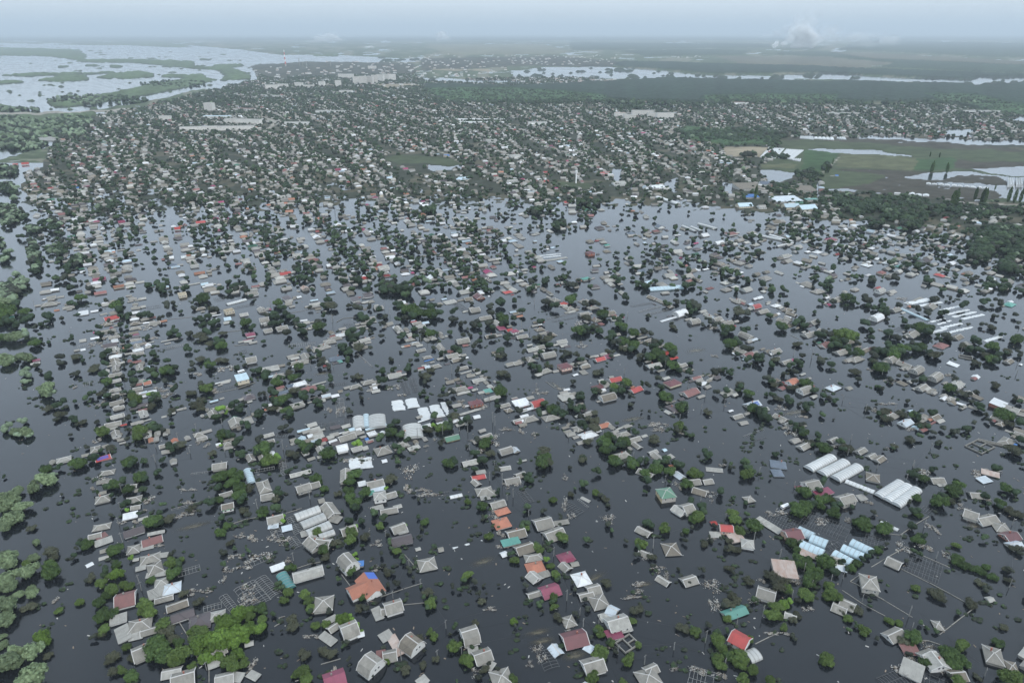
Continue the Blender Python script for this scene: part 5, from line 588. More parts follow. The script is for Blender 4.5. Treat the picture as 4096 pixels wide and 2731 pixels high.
pale = np.array((.19, .19, .14)); colr = np.where((ifar & (patch > .60))[:, None], pale, colr*tone)
colr = np.where((it & (fbm(WX/35, WY/35, 14) > .6))[:, None], np.array((.10, .095, .065)), colr)
nr, nc = len(rows), len(cols)
def grid_mesh(name, Z, C, keep, mat):
    idx = np.arange(nr*nc).reshape(nr, nc)
    q = np.stack([idx[1:, :-1], idx[1:, 1:], idx[:-1, 1:], idx[:-1, :-1]], -1).reshape(-1, 4)[keep.ravel()]
    used = np.unique(q); remap = np.full(nr*nc, -1); remap[used] = np.arange(len(used)); q = remap[q]
    me = bpy.data.meshes.new(name); me.vertices.add(len(used)); me.vertices.foreach_set('co', np.stack([WX[used], WY[used], Z[used]], -1).astype(np.float32).ravel())
    me.loops.add(q.size); me.loops.foreach_set('vertex_index', q.ravel().astype(np.int32)); me.polygons.add(len(q))
    me.polygons.foreach_set('loop_start', np.arange(0, q.size, 4, dtype=np.int32)); me.polygons.foreach_set('loop_total', np.full(len(q), 4, np.int32))
    at = me.color_attributes.new('Col', 'FLOAT_COLOR', 'POINT'); at.data.foreach_set('color', np.concatenate([C[used], np.ones((len(used), 1))], 1).astype(np.float32).ravel())
    me.materials.append(MAT[mat]); me.update(calc_edges=True); me.validate(); return me
E2 = elev.reshape(nr, nc)
anyland = (E2[1:, :-1] > 0) | (E2[1:, 1:] > 0) | (E2[:-1, 1:] > 0) | (E2[:-1, :-1] > 0)
tag(link('land', grid_mesh('land', elev, colr, anyland, 'land_mat')), 'green and brown land rising just above the flood', kind='structure')
HT = {'pine': 13, 'wood': 11, 'scrub': 6, 'marsh': 6.5}
hh = np.zeros(len(gx))
for k_, v_ in HT.items(): hh = np.where(cov == COV.index(k_), v_, hh)
rngc = np.random.default_rng(4)
lum = fbm(WX/16, WY/30, 33, 2); frst = hh > 0
gap = frst & (cov == COV.index('marsh')) & (fbm(gx/22, gy/4, 90) < .38)
hh = np.where(gap, 0, hh); frst = hh > 0
zc = np.where(frst, hh*(.62+.5*lum)+rngc.uniform(-1.3, 1.3, len(gx)), -.4)
cc = colr*(.75+.5*rngc.random(len(gx)))[:, None]
Fz = frst.reshape(nr, nc); anyf = (Fz[1:, :-1] | Fz[1:, 1:] | Fz[:-1, 1:] | Fz[:-1, :-1])
tag(link('forest', grid_mesh('forest', zc, cc, anyf, 'canopy_mat')), 'dark woods and flooded willow thickets beyond the town', 'forest', kind='stuff')
s_ = 90000
tag(link('flood_water', mesh('flood_water', [(-s_, -3000, 0), (s_, -3000, 0), (s_, s_, 0), (-s_, s_, 0)], [(0, 1, 2, 3)], 'flood_water_mat')), 'dark floodwater covering the town', kind='structure')
# haze: one closed box of thin even air
hb = MB(); hb.box(-91000, -3200, -8.0, 91000, 91000, 760)
hm = bpy.data.materials.new('haze_air'); hm.use_nodes = True; hn_ = hm.node_tree.nodes; hn_.clear()
pv = hn_.new('ShaderNodeVolumePrincipled'); pv.inputs['Density'].default_value = 6.2e-5; pv.inputs['Color'].default_value = (.80, .91, .99, 1); pv.inputs['Anisotropy'].default_value = .1
oo = hn_.new('ShaderNodeOutputMaterial'); hm.node_tree.links.new(pv.outputs[0], oo.inputs['Volume']); MAT['haze_air'] = hm
tag(link('haze', hb.me('haze', 'haze_air')), kind='stuff')
# ---------------------------------------------------------------- buildings
R = random.Random(11)
PITCHK = {'g': .55, 'h': .46, 'm': .8, 'f': .10, 't': .55, 'x': .35, 'o': 0}
WALLM = {'a': 'wall_grey', 'l': 'wall_white', 'b': 'wall_grey', 'w': 'wall_white', 'r': 'wall_white', 'o': 'wall_white', 'p': 'wall_white', 'd': 'wall_white', 'k': 'wall_white',
         'K': 'wall_white', 'g': 'wall_yellow', 't': 'wall_grey', 'u': 'wall_grey', 'v': 'wall_cream', 's': 'wall_grey', 'n': 'wall_brick', 'R': 'wall_concrete'}
SPECIAL_WALL = {'orange brick house with maroon roof': 'wall_orange', 'pink-walled house with dark hipped roof': 'wall_pink', 'brown many-hipped villa': 'wall_cream',
                'maroon-brown roofed house with a pale gable': 'wall_white', 'brick house with a white flat roof': 'wall_brick', 'little pink house under a red roof': 'wall_pink'}
def grid_bearing(sx, sy):
    """bearing of the streets where the photograph pixel lies"""
    d = depth(sy)
    t = min(max((d-800)/600, 0), 1)
    near = np.interp(sx, [0, 1366, 2100, 4096], [-33, -30, -27, -38])
    far = np.interp(sx, [0, 1000, 1700, 2300, 3000, 4096], [-33, -29, -19, -6, 12, 25])
    return math.radians(near*(1-t)+far*t)
SPECS = []
for cr, txt in HOUSES.items():
    ox, oy, s = CROPS[cr]
    for it_ in txt.replace('\n', '').split(';'):
        it_ = it_.strip()
        if not it_: continue
        body, _, lab = it_.partition('='); f = body.split()
        numeric5 = False
        try: float(f[4]); numeric5 = len(f) >= 6 or True
        except ValueError: pass
        if numeric5:                       # ridge line form
            tc = f[5]; e = float(f[6]) if len(f) > 6 else 1.0; W = float(f[4]); k = tc[0]
            zr = e + PITCHK[k]*W/2
            a = U(ox+float(f[0])*s, oy+float(f[1])*s, zr); b = U(ox+float(f[2])*s, oy+float(f[3])*s, zr)
            X, Y = (a[0]+b[0])/2, (a[1]+b[1])/2; L_ = math.dist(a, b); rz = math.atan2(b[1]-a[1], b[0]-a[0])
            # keep gable houses on the lie of their plot: long and short side may not come out shorter than half the width
            L_ = max(L_, .5*W)
        else:
            x0, y0, x1, y1 = (float(v) for v in f[:4]); tc = f[4]; e = float(f[5]) if len(f) > 5 else .6; k = tc[0]
            sx, sy = ox+(x0+x1)/2*s, oy+(y0+y1)/2*s; d = depth(sy); ppm = F/d
            if x1-x0 < 4: continue
            dip = math.atan2(CAM_H, math.hypot(*U(sx, sy)))
            bear = grid_bearing(sx, sy) + math.pi/2 + R.uniform(-.10, .10)
            bw, bh = (x1-x0)*s/ppm, (y1-y0)*s/ppm
            sn, cs = abs(math.sin(bear)), abs(math.cos(bear)); W = bw*.5
            for _ in range(4):
                zr = e + PITCHK[k]*W/2
                ye = max((bh - zr*math.cos(dip))/math.sin(dip), bw*.25)
                det = sn*sn-cs*cs
                L_ = (bw*sn - ye*cs)/det if abs(det) > .15 else bw/(sn+.8*cs)
                W = (ye*sn - bw*cs)/det if abs(det) > .15 else L_*.8
                lo, hi = (.64, .92) if k in 'ghmo' else (.12, 1.2)
                if W < lo*L_ or W > hi*L_:
                    r_ = lo if W < lo*L_ else hi; L_ = bw/(sn + r_*cs); W = r_*L_
            X, Y = U(sx, sy, (e+PITCHK[k]*W/2)*.5); rz = math.pi/2 - bear
            if k in 'ghm' and L_ < 12 and R.random() < .3 and not lab: rz += math.pi/2
        SPECS.append(dict(X=X, Y=Y, L=L_, W=W, rz=rz, k=k, c=tc[1] if len(tc) > 1 else '', e=e, lab=lab.strip(), px=ox+0, cr=cr))
for sp in SPECS:
    sp['sx'], sp['sy'] = PROJ(sp['X'], sp['Y'], sp['e']); sp['ppm'] = F/(sp['Y']*math.cos(PITCH)+(CAM_H)*math.sin(PITCH))
    sp['size'] = math.sqrt(sp['L']*sp['W'])*sp['ppm']/4
    A_ = sp['L']*sp['W']
    sp['cat'] = {'t': 'greenhouse', 'x': 'greenhouse frame', 'f': 'shed', 'o': 'house'}.get(sp['k']) or ('house' if A_ > 48 else 'shed')
    if sp['cr'] in ('C1', 'C2', 'C3') and sp['sy'] < 1000 and sp['e'] < 1.5: sp['e'] = 1.6

def roof_mesh(k, L_, W, e, mat, over=.4):
    b = MB(); hl, hw = L_/2+over, W/2+over; t = .12
    if k == 'g':
        z0, z1 = e-.15, e+PITCHK['g']*W/2
        b.slab([(-hl, -hw, z0), (hl, -hw, z0), (hl, 0, z1), (-hl, 0, z1)], t); b.slab([(hl, hw, z0), (-hl, hw, z0), (-hl, 0, z1), (hl, 0, z1)], t)
    elif k == 'm':
        y1, z1, z2 = hw*.68, e+.30*W, e+PITCHK['m']*W/2+.2
        for sg in (1, -1):
            p = [(-hl, -hw*sg, e-.1), (hl, -hw*sg, e-.1), (hl, -y1*sg, z1), (-hl, -y1*sg, z1)]; q = [(-hl, -y1*sg, z1), (hl, -y1*sg, z1), (hl, 0, z2), (-hl, 0, z2)]
            for r in (p, q): b.slab(r if sg > 0 else r[::-1], t)
    elif k == 'h':
        z0, z1 = e-.1, e+PITCHK['h']*min(W, L_)/2; ins = min(hw, hl*.92)
        if L_ >= W: r1, r2 = (-hl+ins*.9, 0, z1), (hl-ins*.9, 0, z1)
        else: r1, r2 = (-.15, 0, z1), (.15, 0, z1)
        c = [(-hl, -hw, z0), (hl, -hw, z0), (hl, hw, z0), (-hl, hw, z0)]
        b.slab([c[0], c[1], r2, r1], t); b.slab([c[2], c[3], r1, r2], t); b.slab([c[1], c[2], r2], t); b.slab([c[3], c[0], r1], t)
    elif k == 'f':
        z0 = e; z1 = e+.10*W
        n = max(1, int(L_/2.2)); w_ = 2*hl/n
        for i in range(n):
            j = R.uniform(-.05, .05); x0 = -hl+i*w_; b.slab([(x0, -hw, z0+j), (x0+w_*.985, -hw, z0+j), (x0+w_*.985, hw, z1+j), (x0, hw, z1+j)], t*.7)
    return b.me('roof', mat)
def wall_mesh(k, L_, W, e, mat):
    b = MB(); hl, hw = L_/2, W/2
    prof = {'g': [(-hw, e), (0, e+PITCHK['g']*W/2-.14), (hw, e)], 'm': [(-hw, e), (-hw*.68, e+.30*W-.12), (0, e+PITCHK['m']*W/2+.05), (hw*.68, e+.30*W-.12), (hw, e)]}.get(k, [(-hw, e-.12), (hw, e-.12)])
    if k == 'f': prof = [(-hw, e-.12), (hw, e+.1*W-.15)]
    pts = [(-hw, -3.2)] + prof + [(hw, -3.2)]
    i = len(b.v); n = len(pts)
    for x in (-hl, hl): b.v += [(x, p[0], p[1]) for p in pts]
    b.f.append(tuple(range(n-1, -1, -1)) if False else tuple(range(n))); b.f.append(tuple(range(2*n-1, n-1, -1)))
    for j in range(n): b.f.append((j, j+n, (j+1) % n+n, (j+1) % n))
    b.m = [0]*len(b.f)
    me = b.me('wall', mat); return me
def window_mesh():
    b = MB(); b.box(-.6, -.05, -.65, .6, .05, .65, 0); b.box(-.48, -.07, -.53, -.04, -.05, .53, 1); b.box(.04, -.07, -.53, .48, -.05, .53, 1)
    return b.me('window', ['window_frame', 'glass_dark'])
WIN = window_mesh()
cb = MB(); cb.box(-.3, -.3, -.8, .3, .3, .9); cb.box(-.36, -.36, .9, .36, .36, 1.02); CHIM = cb.me('chimney', 'wall_concrete'); 
cb = MB(); cb.box(-.3, -.3, -.8, .3, .3, .9); cb.box(-.36, -.36, .9, .36, .36, 1.02); CHIMB = cb.me('chimney', 'wall_brick')
def trim_ridge(k, L_, W, e):
    b = MB(); hl = L_/2+.4; t = .22
    if k in 'gm':
        z = e+PITCHK[k]*W/2 + (.22 if k == 'm' else .02); b.box(-hl, -t, z-.08, hl, t, z+.07)
    elif k == 'h':
        hw = W/2+.4; ins = min(hw, hl*.92); z = e+PITCHK['h']*min(W, L_)/2+.03
        r = (hl-ins*.9) if L_ >= W else .15; b.bar((-r, 0, z), (r, 0, z), .32)
        for sx in (-1, 1):
            for sy in (-1, 1): b.bar((r*sx, 0, z), (hl*sx, hw*sy, e-.08), .26)
    return b.me('ridge_cap', 'trim_pale')
def trim_verge(k, W, e, x):
    b = MB(); hw = W/2+.4
    if k == 'g':
        for s_y in (-1, 1): b.bar((x, s_y*hw, e-.15), (x, 0, e+PITCHK['g']*W/2+.02), .28)
    else:
        for s_y in (-1, 1):
            b.bar((x, s_y*hw, e-.1), (x, s_y*hw*.68, e+.30*W), .28); b.bar((x, s_y*hw*.68, e+.30*W), (x, 0, e+PITCHK['m']*W/2+.2), .28)
    return b.me('barge_board', 'trim_pale')
def arch(W, n=9, hgt=None, z=0):
    h_ = (hgt or W*.30); return [(-math.cos(math.pi*i/(n-1))*W/2, z+math.sin(math.pi*i/(n-1))*h_) for i in range(n)]
def make_building(sp):
    k, L_, W, e, c = sp['k'], sp['L'], sp['W'], sp['e'], sp['c']
    name = {'house': 'house', 'shed': 'shed', 'greenhouse': 'greenhouse', 'greenhouse frame': 'greenhouse_skeleton'}[sp['cat']]
    t = empty(name, (sp['X'], sp['Y'], 0), sp['rz'])
    near = sp['sy'] > 1150
    if k in 'ghmf':
        wm = SPECIAL_WALL.get(sp['lab'], WALLM[c])
        if wm == 'wall_grey' and k in 'gm' and e >= 1 and R.random() < .7: wm = 'wall_white'
        link('wall', wall_mesh(k, L_, W, e, wm), t); rf = link('roof', roof_mesh(k, L_, W, e, ROOFS[c][0]), t)
        if k != 'f' and near and c in 'alwbsg':
            link('ridge_cap', trim_ridge(k, L_, W, e), t)
        if k in 'gm' and near and (c in 'alwbonrd'):
            for x in (-L_/2-.42, L_/2+.42): link('barge_board', trim_verge(k, W, e, x), t)
        if k in 'ghm' and L_*W > 48 and near and R.random() < .75:
            z = e+PITCHK[k]*W/2 - .25*PITCHK[k]*W/2
            link('chimney', CHIMB if R.random() < .5 else CHIM, t, (R.uniform(-.2, .2)*L_, W*.14, z))
        if k in 'gm' and e >= .8 and near:        # gable windows
            for x, rr in ((-L_/2-.02, -math.pi/2), (L_/2+.02, math.pi/2)):
                zz = e + (.35 if k == 'g' else .9)
                for yy in ((-.9, .9) if W > 6.5 else (0,)): link('window', WIN, t, (x, yy, zz), rr)
        if e >= 1.9:
            n = max(2, int(L_/3)); 
            for sg in (-1, 1):
                for i in range(n): link('window', WIN, t, (-L_/2+L_*(i+.5)/n, sg*(W/2+.02), e-1.15), 0 if sg < 0 else math.pi)
                if e > 2.3 and k in 'h':
                    for i in range(2): link('window', WIN, t, (sg*(L_/2+.02), W*(i-.5)*.45, e-1.15), sg*math.pi/2)
        if sp['lab'].startswith('house with the bright green'):
            b = MB(); b.box(-L_/2, -W/2-.06, e-.9, L_/2, -W/2-.01, e-.3); tag(link('painted_band', b.me('painted_band', 'green_trim'), t), 'bright green painted band')
        if 'blue panels' in sp['lab']:
            b = MB(); hw = W/2; z0, z1 = e-.15, e+.5*W
            for i in range(6):
                x0 = -L_*.4+i*L_*.8/6
                for j in (0, 1):
                    y0, y1 = -hw*(.85-j*.4), -hw*(.85-j*.4-.33); f_ = lambda y: z0+(1+y/(hw+.4))*(PITCHK[k]*W/2+.15)+.1
                    b.quad((x0, y0, f_(y0)), (x0+L_*.11, y0, f_(y0)), (x0+L_*.11, y1, f_(y1)), (x0, y1, f_(y1)))
            link('solar_panel', b.me('solar_panel', 'solar_blue'), t)
    elif k == 'o':                                # roofless shell
        b = MB(); hl, hw = L_/2, W/2; th = .35
        b.box(-hl, -hw, -3, hl, -hw+th, e+.6); b.box(-hl, hw-th, -3, hl, hw, e+.6); b.box(-hl, -hw+th, -3, -hl+th, hw-th, e+.6); b.box(hl-th, -hw+th, -3, hl, hw-th, e+.6); b.box(-.15, -hw+th, -3, .15, hw-th, e+.2)
        link('wall', b.me('wall', 'wall_cream'), t); b = MB(); b.box(-hl+th, -hw+th, -1.6, hl-th, hw-th, -.2+.9); link('floor_slab', b.me('floor_slab', 'wall_concrete'), t)
        for i in range(3): link('window', WIN, t, (-hl+L_*(i+.5)/3, -hw-.02, e-.9))
    elif k == 't':
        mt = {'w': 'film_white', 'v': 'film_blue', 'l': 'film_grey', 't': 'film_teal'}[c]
        n = max(3, min(40, int(L_/2.0))); low = e < .45; hk_ = W*.10 if low else (W*.28 if W < 8.5 else W*.16); pr = arch(W, 9, hk_, max(.02, e-.35)); b = MB(); hl = L_/2
        for i in range(n+1):
            x = -hl+L_*i/n; sag = 0 if not low else R.uniform(-.35, .08)
            b.v += [(x + (R.uniform(-.4, .4) if low else 0), y*(1+(R.uniform(-.12, .12) if low else 0)), z+sag - (.06 if i % 2 else 0)) for y, z in pr]
        for i in range(n):
            for j in range(8): q = i*9+j; b.f.append((q, q+9, q+10, q+1)); b.m.append(0)
        b.f.append(tuple(range(9))); b.f.append(tuple(range(n*9+8, n*9-1, -1))); b.m += [0, 0]
        link('film_cover', b.me('film_cover', mt), t)
        if not low:
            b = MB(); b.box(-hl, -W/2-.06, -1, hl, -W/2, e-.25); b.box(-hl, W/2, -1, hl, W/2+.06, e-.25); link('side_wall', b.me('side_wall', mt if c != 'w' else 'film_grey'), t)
            rb = MB(); ps = arch(W+.1, 9, hk_+.05, e-.35)
            for j in range(8): rb.bar((0, *ps[j]), (0, *ps[j+1]), .13)
            rme = rb.me('rib', 'frame_pale')
            for i in range(0, n+1, 2 if n > 16 else 1): link('rib', rme, t, (-hl+L_*i/n, 0, 0))
    elif k == 'x':
        hl = L_/2; nb = max(1, round(W/6.0)); bw = W/nb; mt = 'frame_pale' if (sp['cr'] == 'A' or R.random() < .25) else 'frame_metal'
        rb = MB(); h_ = .55+.04*bw
        for q in range(nb):
            ps = [(y-W/2+bw*(q+.5), z) for y, z in arch(bw, 7, h_, e-.25)]
            for j in range(6): rb.bar((0, *ps[j]), (0, *ps[j+1]), .11)
        rme = rb.me('rib', mt); n = max(4, min(26, int(L_/1.5)))
        for i in range(n+1):
            if R.random() < .08: continue
            o = link('rib', rme, t, (-hl+L_*i/n + R.uniform(-.15, .15), R.uniform(-.1, .1), R.uniform(-.15, .05))); o.rotation_euler = (0, R.uniform(-.12, .12), R.uniform(-.04, .04))
        for q in range(nb):
            for yy in (0, .5, 1):
                b = MB(); y = -W/2+bw*(q+yy); z = e-.2 + (h_ if yy == .5 else 0); b.bar((-hl, y, z), (hl, y, z), .10)
                if yy < 1 or q == nb-1: link('purlin', b.me('purlin', mt), t)
    sp['obj'] = t; RECS.append(dict(o=t, sx=sp['sx'], sy=sp['sy'], lab=sp['lab'], kind='b', cat=sp['cat'], sp=sp))
    t['category'] = sp['cat']
    if sp['cat'] in ('house', 'shed'): t['group'] = {'house': 'houses standing in the floodwater', 'shed': 'sheds and lean-to roofs in the floodwater'}[sp['cat']]
    else: t['group'] = {'greenhouse': 'arched film greenhouses in the floodwater', 'greenhouse frame': 'bare greenhouse frames in the floodwater'}[sp['cat']]
    return t
bycat = {}
for sp in SPECS: bycat.setdefault(sp['cat'], []).append(sp)
LEFT = []
for cat_, lst in bycat.items():
    lst.sort(key=lambda s: (-1e6 if s['lab'] else 0) - s['size'])
    for i, sp in enumerate(lst):
        if i < 300: make_building(sp)
        else: LEFT.append(sp)

def own(name, label, cat, crop, x, y, rz=0.0, z=0.0, group=None):
    ox, oy, s = CROPS[crop]; sx, sy = ox+x*s, oy+y*s; X, Y = U(sx, sy, z)
    o = empty(name, (X, Y, 0), rz); tag(o, label, cat, group); RECS.append(dict(o=o, sx=sx, sy=sy, lab=label, kind='own', cat=cat)); return o
def brg(deg): return math.pi/2 - math.radians(deg)
# the large orange house with a cross wing and a blue corner
t = own('house', 'large salmon-orange L-shaped house with a bright blue roof corner', 'house', 'B', 150, 880, brg(120))
rzr = brg(118)
a = U(1366+155*.5808, 1820+808*.5808, 4.6); b_ = U(1366+236*.5808, 1820+930*.5808, 4.6)
t.location = ((a[0]+b_[0])/2, (a[1]+b_[1])/2, 0); t.rotation_euler[2] = math.atan2(b_[1]-a[1], b_[0]-a[0]); Lm = math.dist(a, b_)
link('wall', wall_mesh('g', Lm, 9.5, 2, 'wall_white'), t); link('roof', roof_mesh('g', Lm, 9.5, 2, 'orange_roof'), t)
w2 = link('wall', wall_mesh('g', 9.5, 8.5, 2.1, 'wall_white'), t, (-Lm*.03, -5.8, 0), math.pi/2); r2 = link('roof', roof_mesh('g', 9.5, 8.5, 2.1, 'orange_roof'), t, (-Lm*.03, -5.8, 0), math.pi/2)
link('chimney', CHIMB, t, (0, 1.2, 4.2))
b = MB(); f_ = lambda y: 1.85+(5.15-abs(y))/5.15*2.76+.06
b.slab([(-Lm/2-.38, .3, f_(.3)), (-Lm/2+5, .3, f_(.3)), (-Lm/2+5, 5.1, f_(5.1)), (-Lm/2-.38, 5.1, f_(5.1))], .05); tag(link('roof_covering', b.me('roof_covering', 'solar_blue'), t), 'bright blue sheet over the roof corner')
for yy in (-1.2, 1.2): link('window', WIN, t, (-Lm*.03+yy, -10.6, 2.6), 0)
# roofless square wall rings
def ring(crop, x, y, L_, W, deg, label, cross=True):
    t = own('roofless_walls', label, 'ruin', crop, x, y, brg(deg)); b = MB(); hl, hw = L_/2, W/2; h = .9; th = .45
    b.box(-hl, -hw, -2, hl, -hw+th, h); b.box(-hl, hw-th, -2, hl, hw, h); b.box(-hl, -hw+th, -2, -hl+th, hw-th, h*.95); b.box(hl-th, -hw+th, -2, hl, hw-th, h*.95)
    link('outer_wall', b.me('outer_wall', 'wall_concrete'), t)
    if cross: b = MB(); b.box(-th/2, -hw+th, -2, th/2, hw-th, h*.9); b.box(th/2, -th/2, -2, hl-th, th/2, h*.85); link('partition', b.me('partition', 'wall_concrete'), t)
ring('B', 1968, 1300, 9, 7, 55, 'square ring of roofless grey walls crossed by partitions'); ring('M4', 1945, 1395, 16, 11, 60, 'jagged grey walls of an unfinished building in open water')
ring('M4', 2042, 1358, 14, 2.2, 120, 'narrow black-watered trough of concrete walls', False); ring('M4', 1815, 573, 10, 6, 120, 'small roofless wall ring behind the salmon-red hipped roof', False)
# the white vehicle
t = own('van', 'white van sunk to its windows beside the burnt greenhouse frame', 'van', 'D', 706, 356, brg(62))
b = MB(); b.slab([(-3, -1.1, 1.35), (3, -1.1, 1.25), (3, 1.1, 1.25), (-3, 1.1, 1.35)], .12); b.box(-2.9, -1.05, -.6, 2.9, 1.05, .55); link('body', b.me('body', 'white_paint'), t)
b = MB(); b.box(-2.8, -1.02, .55, 2.8, 1.02, 1.12); link('window', b.me('window', 'glass_dark'), t)
t = own('van', 'white half-sunk van among the dark green hedge rows', 'van', 'M1', 2215, 705, brg(50)); b = MB(); b.box(-2.5, -1, -.5, 2.5, 1, 1.2); link('body', b.me('body', 'white_paint'), t); b = MB(); b.box(-2.2, -1.03, .5, 2.2, 1.03, .95); link('window', b.me('window', 'glass_dark'), t)
# church, water tower, mast
t = own('church', 'unfinished brick church with a small white dome in the flood', 'church', 'C2', 280, 560, brg(-20))
b = MB(); b.box(-9, -7, -3, 9, 7, 9); b.slab([(-9.4, -7.4, 9.4), (9.4, -7.4, 9.4), (6, 0, 11), (-6, 0, 11)], .3); b.slab([(9.4, 7.4, 9.4), (-9.4, 7.4, 9.4), (-6, 0, 11), (6, 0, 11)], .3); link('nave', b.me('nave', 'wall_concrete'), t)
for x in (-5, 0, 5):
    for y in (-7.05, 7.05): b = MB(); b.box(x-.9, y-.05, 2, x+.9, y+.05, 6.2); link('window', b.me('window', 'glass_dark'), t)
b = MB(); b.box(-4, -4, 9, 4, 4, 15); dr = link('bell_tower', b.me('bell_tower', 'wall_concrete'), t)
bm = bmesh.new(); bmesh.ops.create_cone(bm, cap_ends=True, segments=12, radius1=2.6, radius2=2.6, depth=4); [setattr(v.co, 'z', v.co.z+17) for v in bm.verts]; me = bpy.data.meshes.new('drum'); bm.to_mesh(me); bm.free(); me.materials.append(MAT['wall_cream']); link('drum', me, t)
bm = bmesh.new(); bmesh.ops.create_uvsphere(bm, u_segments=12, v_segments=8, radius=2.9); [setattr(v.co, 'z', v.co.z*1.15+19.8) for v in bm.verts]; me = bpy.data.meshes.new('dome'); bm.to_mesh(me); bm.free(); me.materials.append(MAT['white_paint']); link('dome', me, t)
def cyl(r1, r2, z0, z1, mat, name, seg=10):
    bm = bmesh.new(); bmesh.ops.create_cone(bm, cap_ends=True, segments=seg, radius1=r1, radius2=r2, depth=z1-z0)
    for v in bm.verts: v.co.z += (z0+z1)/2
    me = bpy.data.meshes.new(name); bm.to_mesh(me); bm.free(); me.materials.append(MAT[mat]); return me
t = own('water_tower', 'slender white water tower on the dry edge of town', 'water tower', 'C2', 1615, 405); link('shaft', cyl(1.1, 1.1, 0, 19, 'white_paint', 'shaft'), t); link('tank', cyl(2.2, 2.2, 19, 23.5, 'white_paint', 'tank'), t)
t = own('radio_mast', 'thin tall lattice mast in the open lagoon', 'mast', 'C1', 2302, 560); b = MB()
for i in range(3): a_ = i*2.09; b.bar((math.cos(a_)*.7, math.sin(a_)*.7, -1), (math.cos(a_)*.25, math.sin(a_)*.25, 44), .16)
link('leg_lattice', b.me('leg_lattice', 'frame_metal'), t)
# power station chimneys
t = own('factory_chimney', 'tallest factory chimney banded red and white on the river bank', 'chimney', 'F1', 1313, 237)
d_ = math.hypot(*t.location[:2]); H_ = 62*.8708/F*d_*1.0
for i in range(7):
    r0, r1 = 5.5-3*i/7, 5.5-3*(i+1)/7; link('band', cyl(r0, r1, H_*i/7, H_*(i+1)/7, 'red_paint' if i % 2 else 'white_paint' if i > 1 else 'wall_grey', 'band', 12), t)
for x, hh_, lb in ((1376, 30, 'shorter dark factory chimney right of the banded one'), (1392, 15, 'low factory stack between two sheds'), (1410, 17, 'low right-hand factory stack'), (1770, 25, 'thin dark boiler chimney above the white estate'), (1790, 22, 'thin dark boiler chimney right of its twin'), (1519, 20, 'thin mast-like stack at the river factory')):
    y_ = 236 if x < 1600 else 278; t = own('factory_chimney', lb, 'chimney', 'F1', x, y_); d_ = math.hypot(*t.location[:2]); H_ = hh_*.8708/F*d_
    link('shaft', cyl(3.2, 2, 0, H_, 'wall_concrete', 'shaft', 8), t); link('cap', cyl(2.2, 2.2, H_, H_+1.2, 'wall_grey', 'cap', 8), t)
# distant blocks
WB = {}
for cr, x, y, L_, h_, dp, kd, lb in FAR_BUILDINGS:
    t = own('apartment_block' if kd == 'block' else 'hall', lb, 'apartment block' if kd == 'block' else 'hall', cr, x, y, R.uniform(-.35, .35), group='distant buildings of the town' )
    b = MB(); b.box(-L_/2, -dp/2, -1, L_/2, dp/2, h_*.62); link('wall', b.me('wall', 'block_wall' if kd == 'block' else 'wall_white'), t)
    b = MB(); b.slab([(-L_/2-.4, -dp/2-.4, h_*.62+.3), (L_/2+.4, -dp/2-.4, h_*.62+.3), (L_/2+.4, dp/2+.4, h_*.62+.3), (-L_/2-.4, dp/2+.4, h_*.62+.3)], .3)
    rm = 'slate_roof_pale'
    if 'red' in lb: rm = 'dusty_rose_roof'
    elif 'rusty' in lb: rm = 'rusty_roof'
    elif 'turquoise' in lb: rm = 'pale_blue_roof'
    link('roof', b.me('roof', rm), t)
    if kd == 'block':
        nf = max(3, int(h_*.62/3)); nw = max(3, int(L_/3.4))
        rowb = MB()
        for j in range(nw): xx = -L_/2+L_*(j+.5)/nw; rowb.box(xx-.75, -dp/2-.03, -.6, xx+.75, -dp/2+.02, .7)
        rme = rowb.me('window_row', 'glass_dark')
        for i in range(nf): link('window_row', rme, t, (0, 0, 1.7+i*(h_*.62-1.5)/nf))
# stadium
t = own('stadium', 'long white stadium stands round a green pitch in the town', 'stadium', 'F1', 2208, 492, brg(92))
for y, w_ in ((36, 7), (-36, 6)): b = MB(); b.box(-72, y-w_/2, 0, 72, y+w_/2, 3); b.slab([(-72, y-w_/2-1, 4.6), (72, y-w_/2-1, 4.6), (72, y+w_/2, 5.2), (-72, y+w_/2, 5.2)], .4); link('stand', b.me('stand', 'white_paint'), t)
b = MB(); b.box(-66, -30, .9, 66, 30, 1.25); plain('pitch_green', (.06, .12, .04)); link('pitch', b.me('pitch', 'pitch_green'), t)
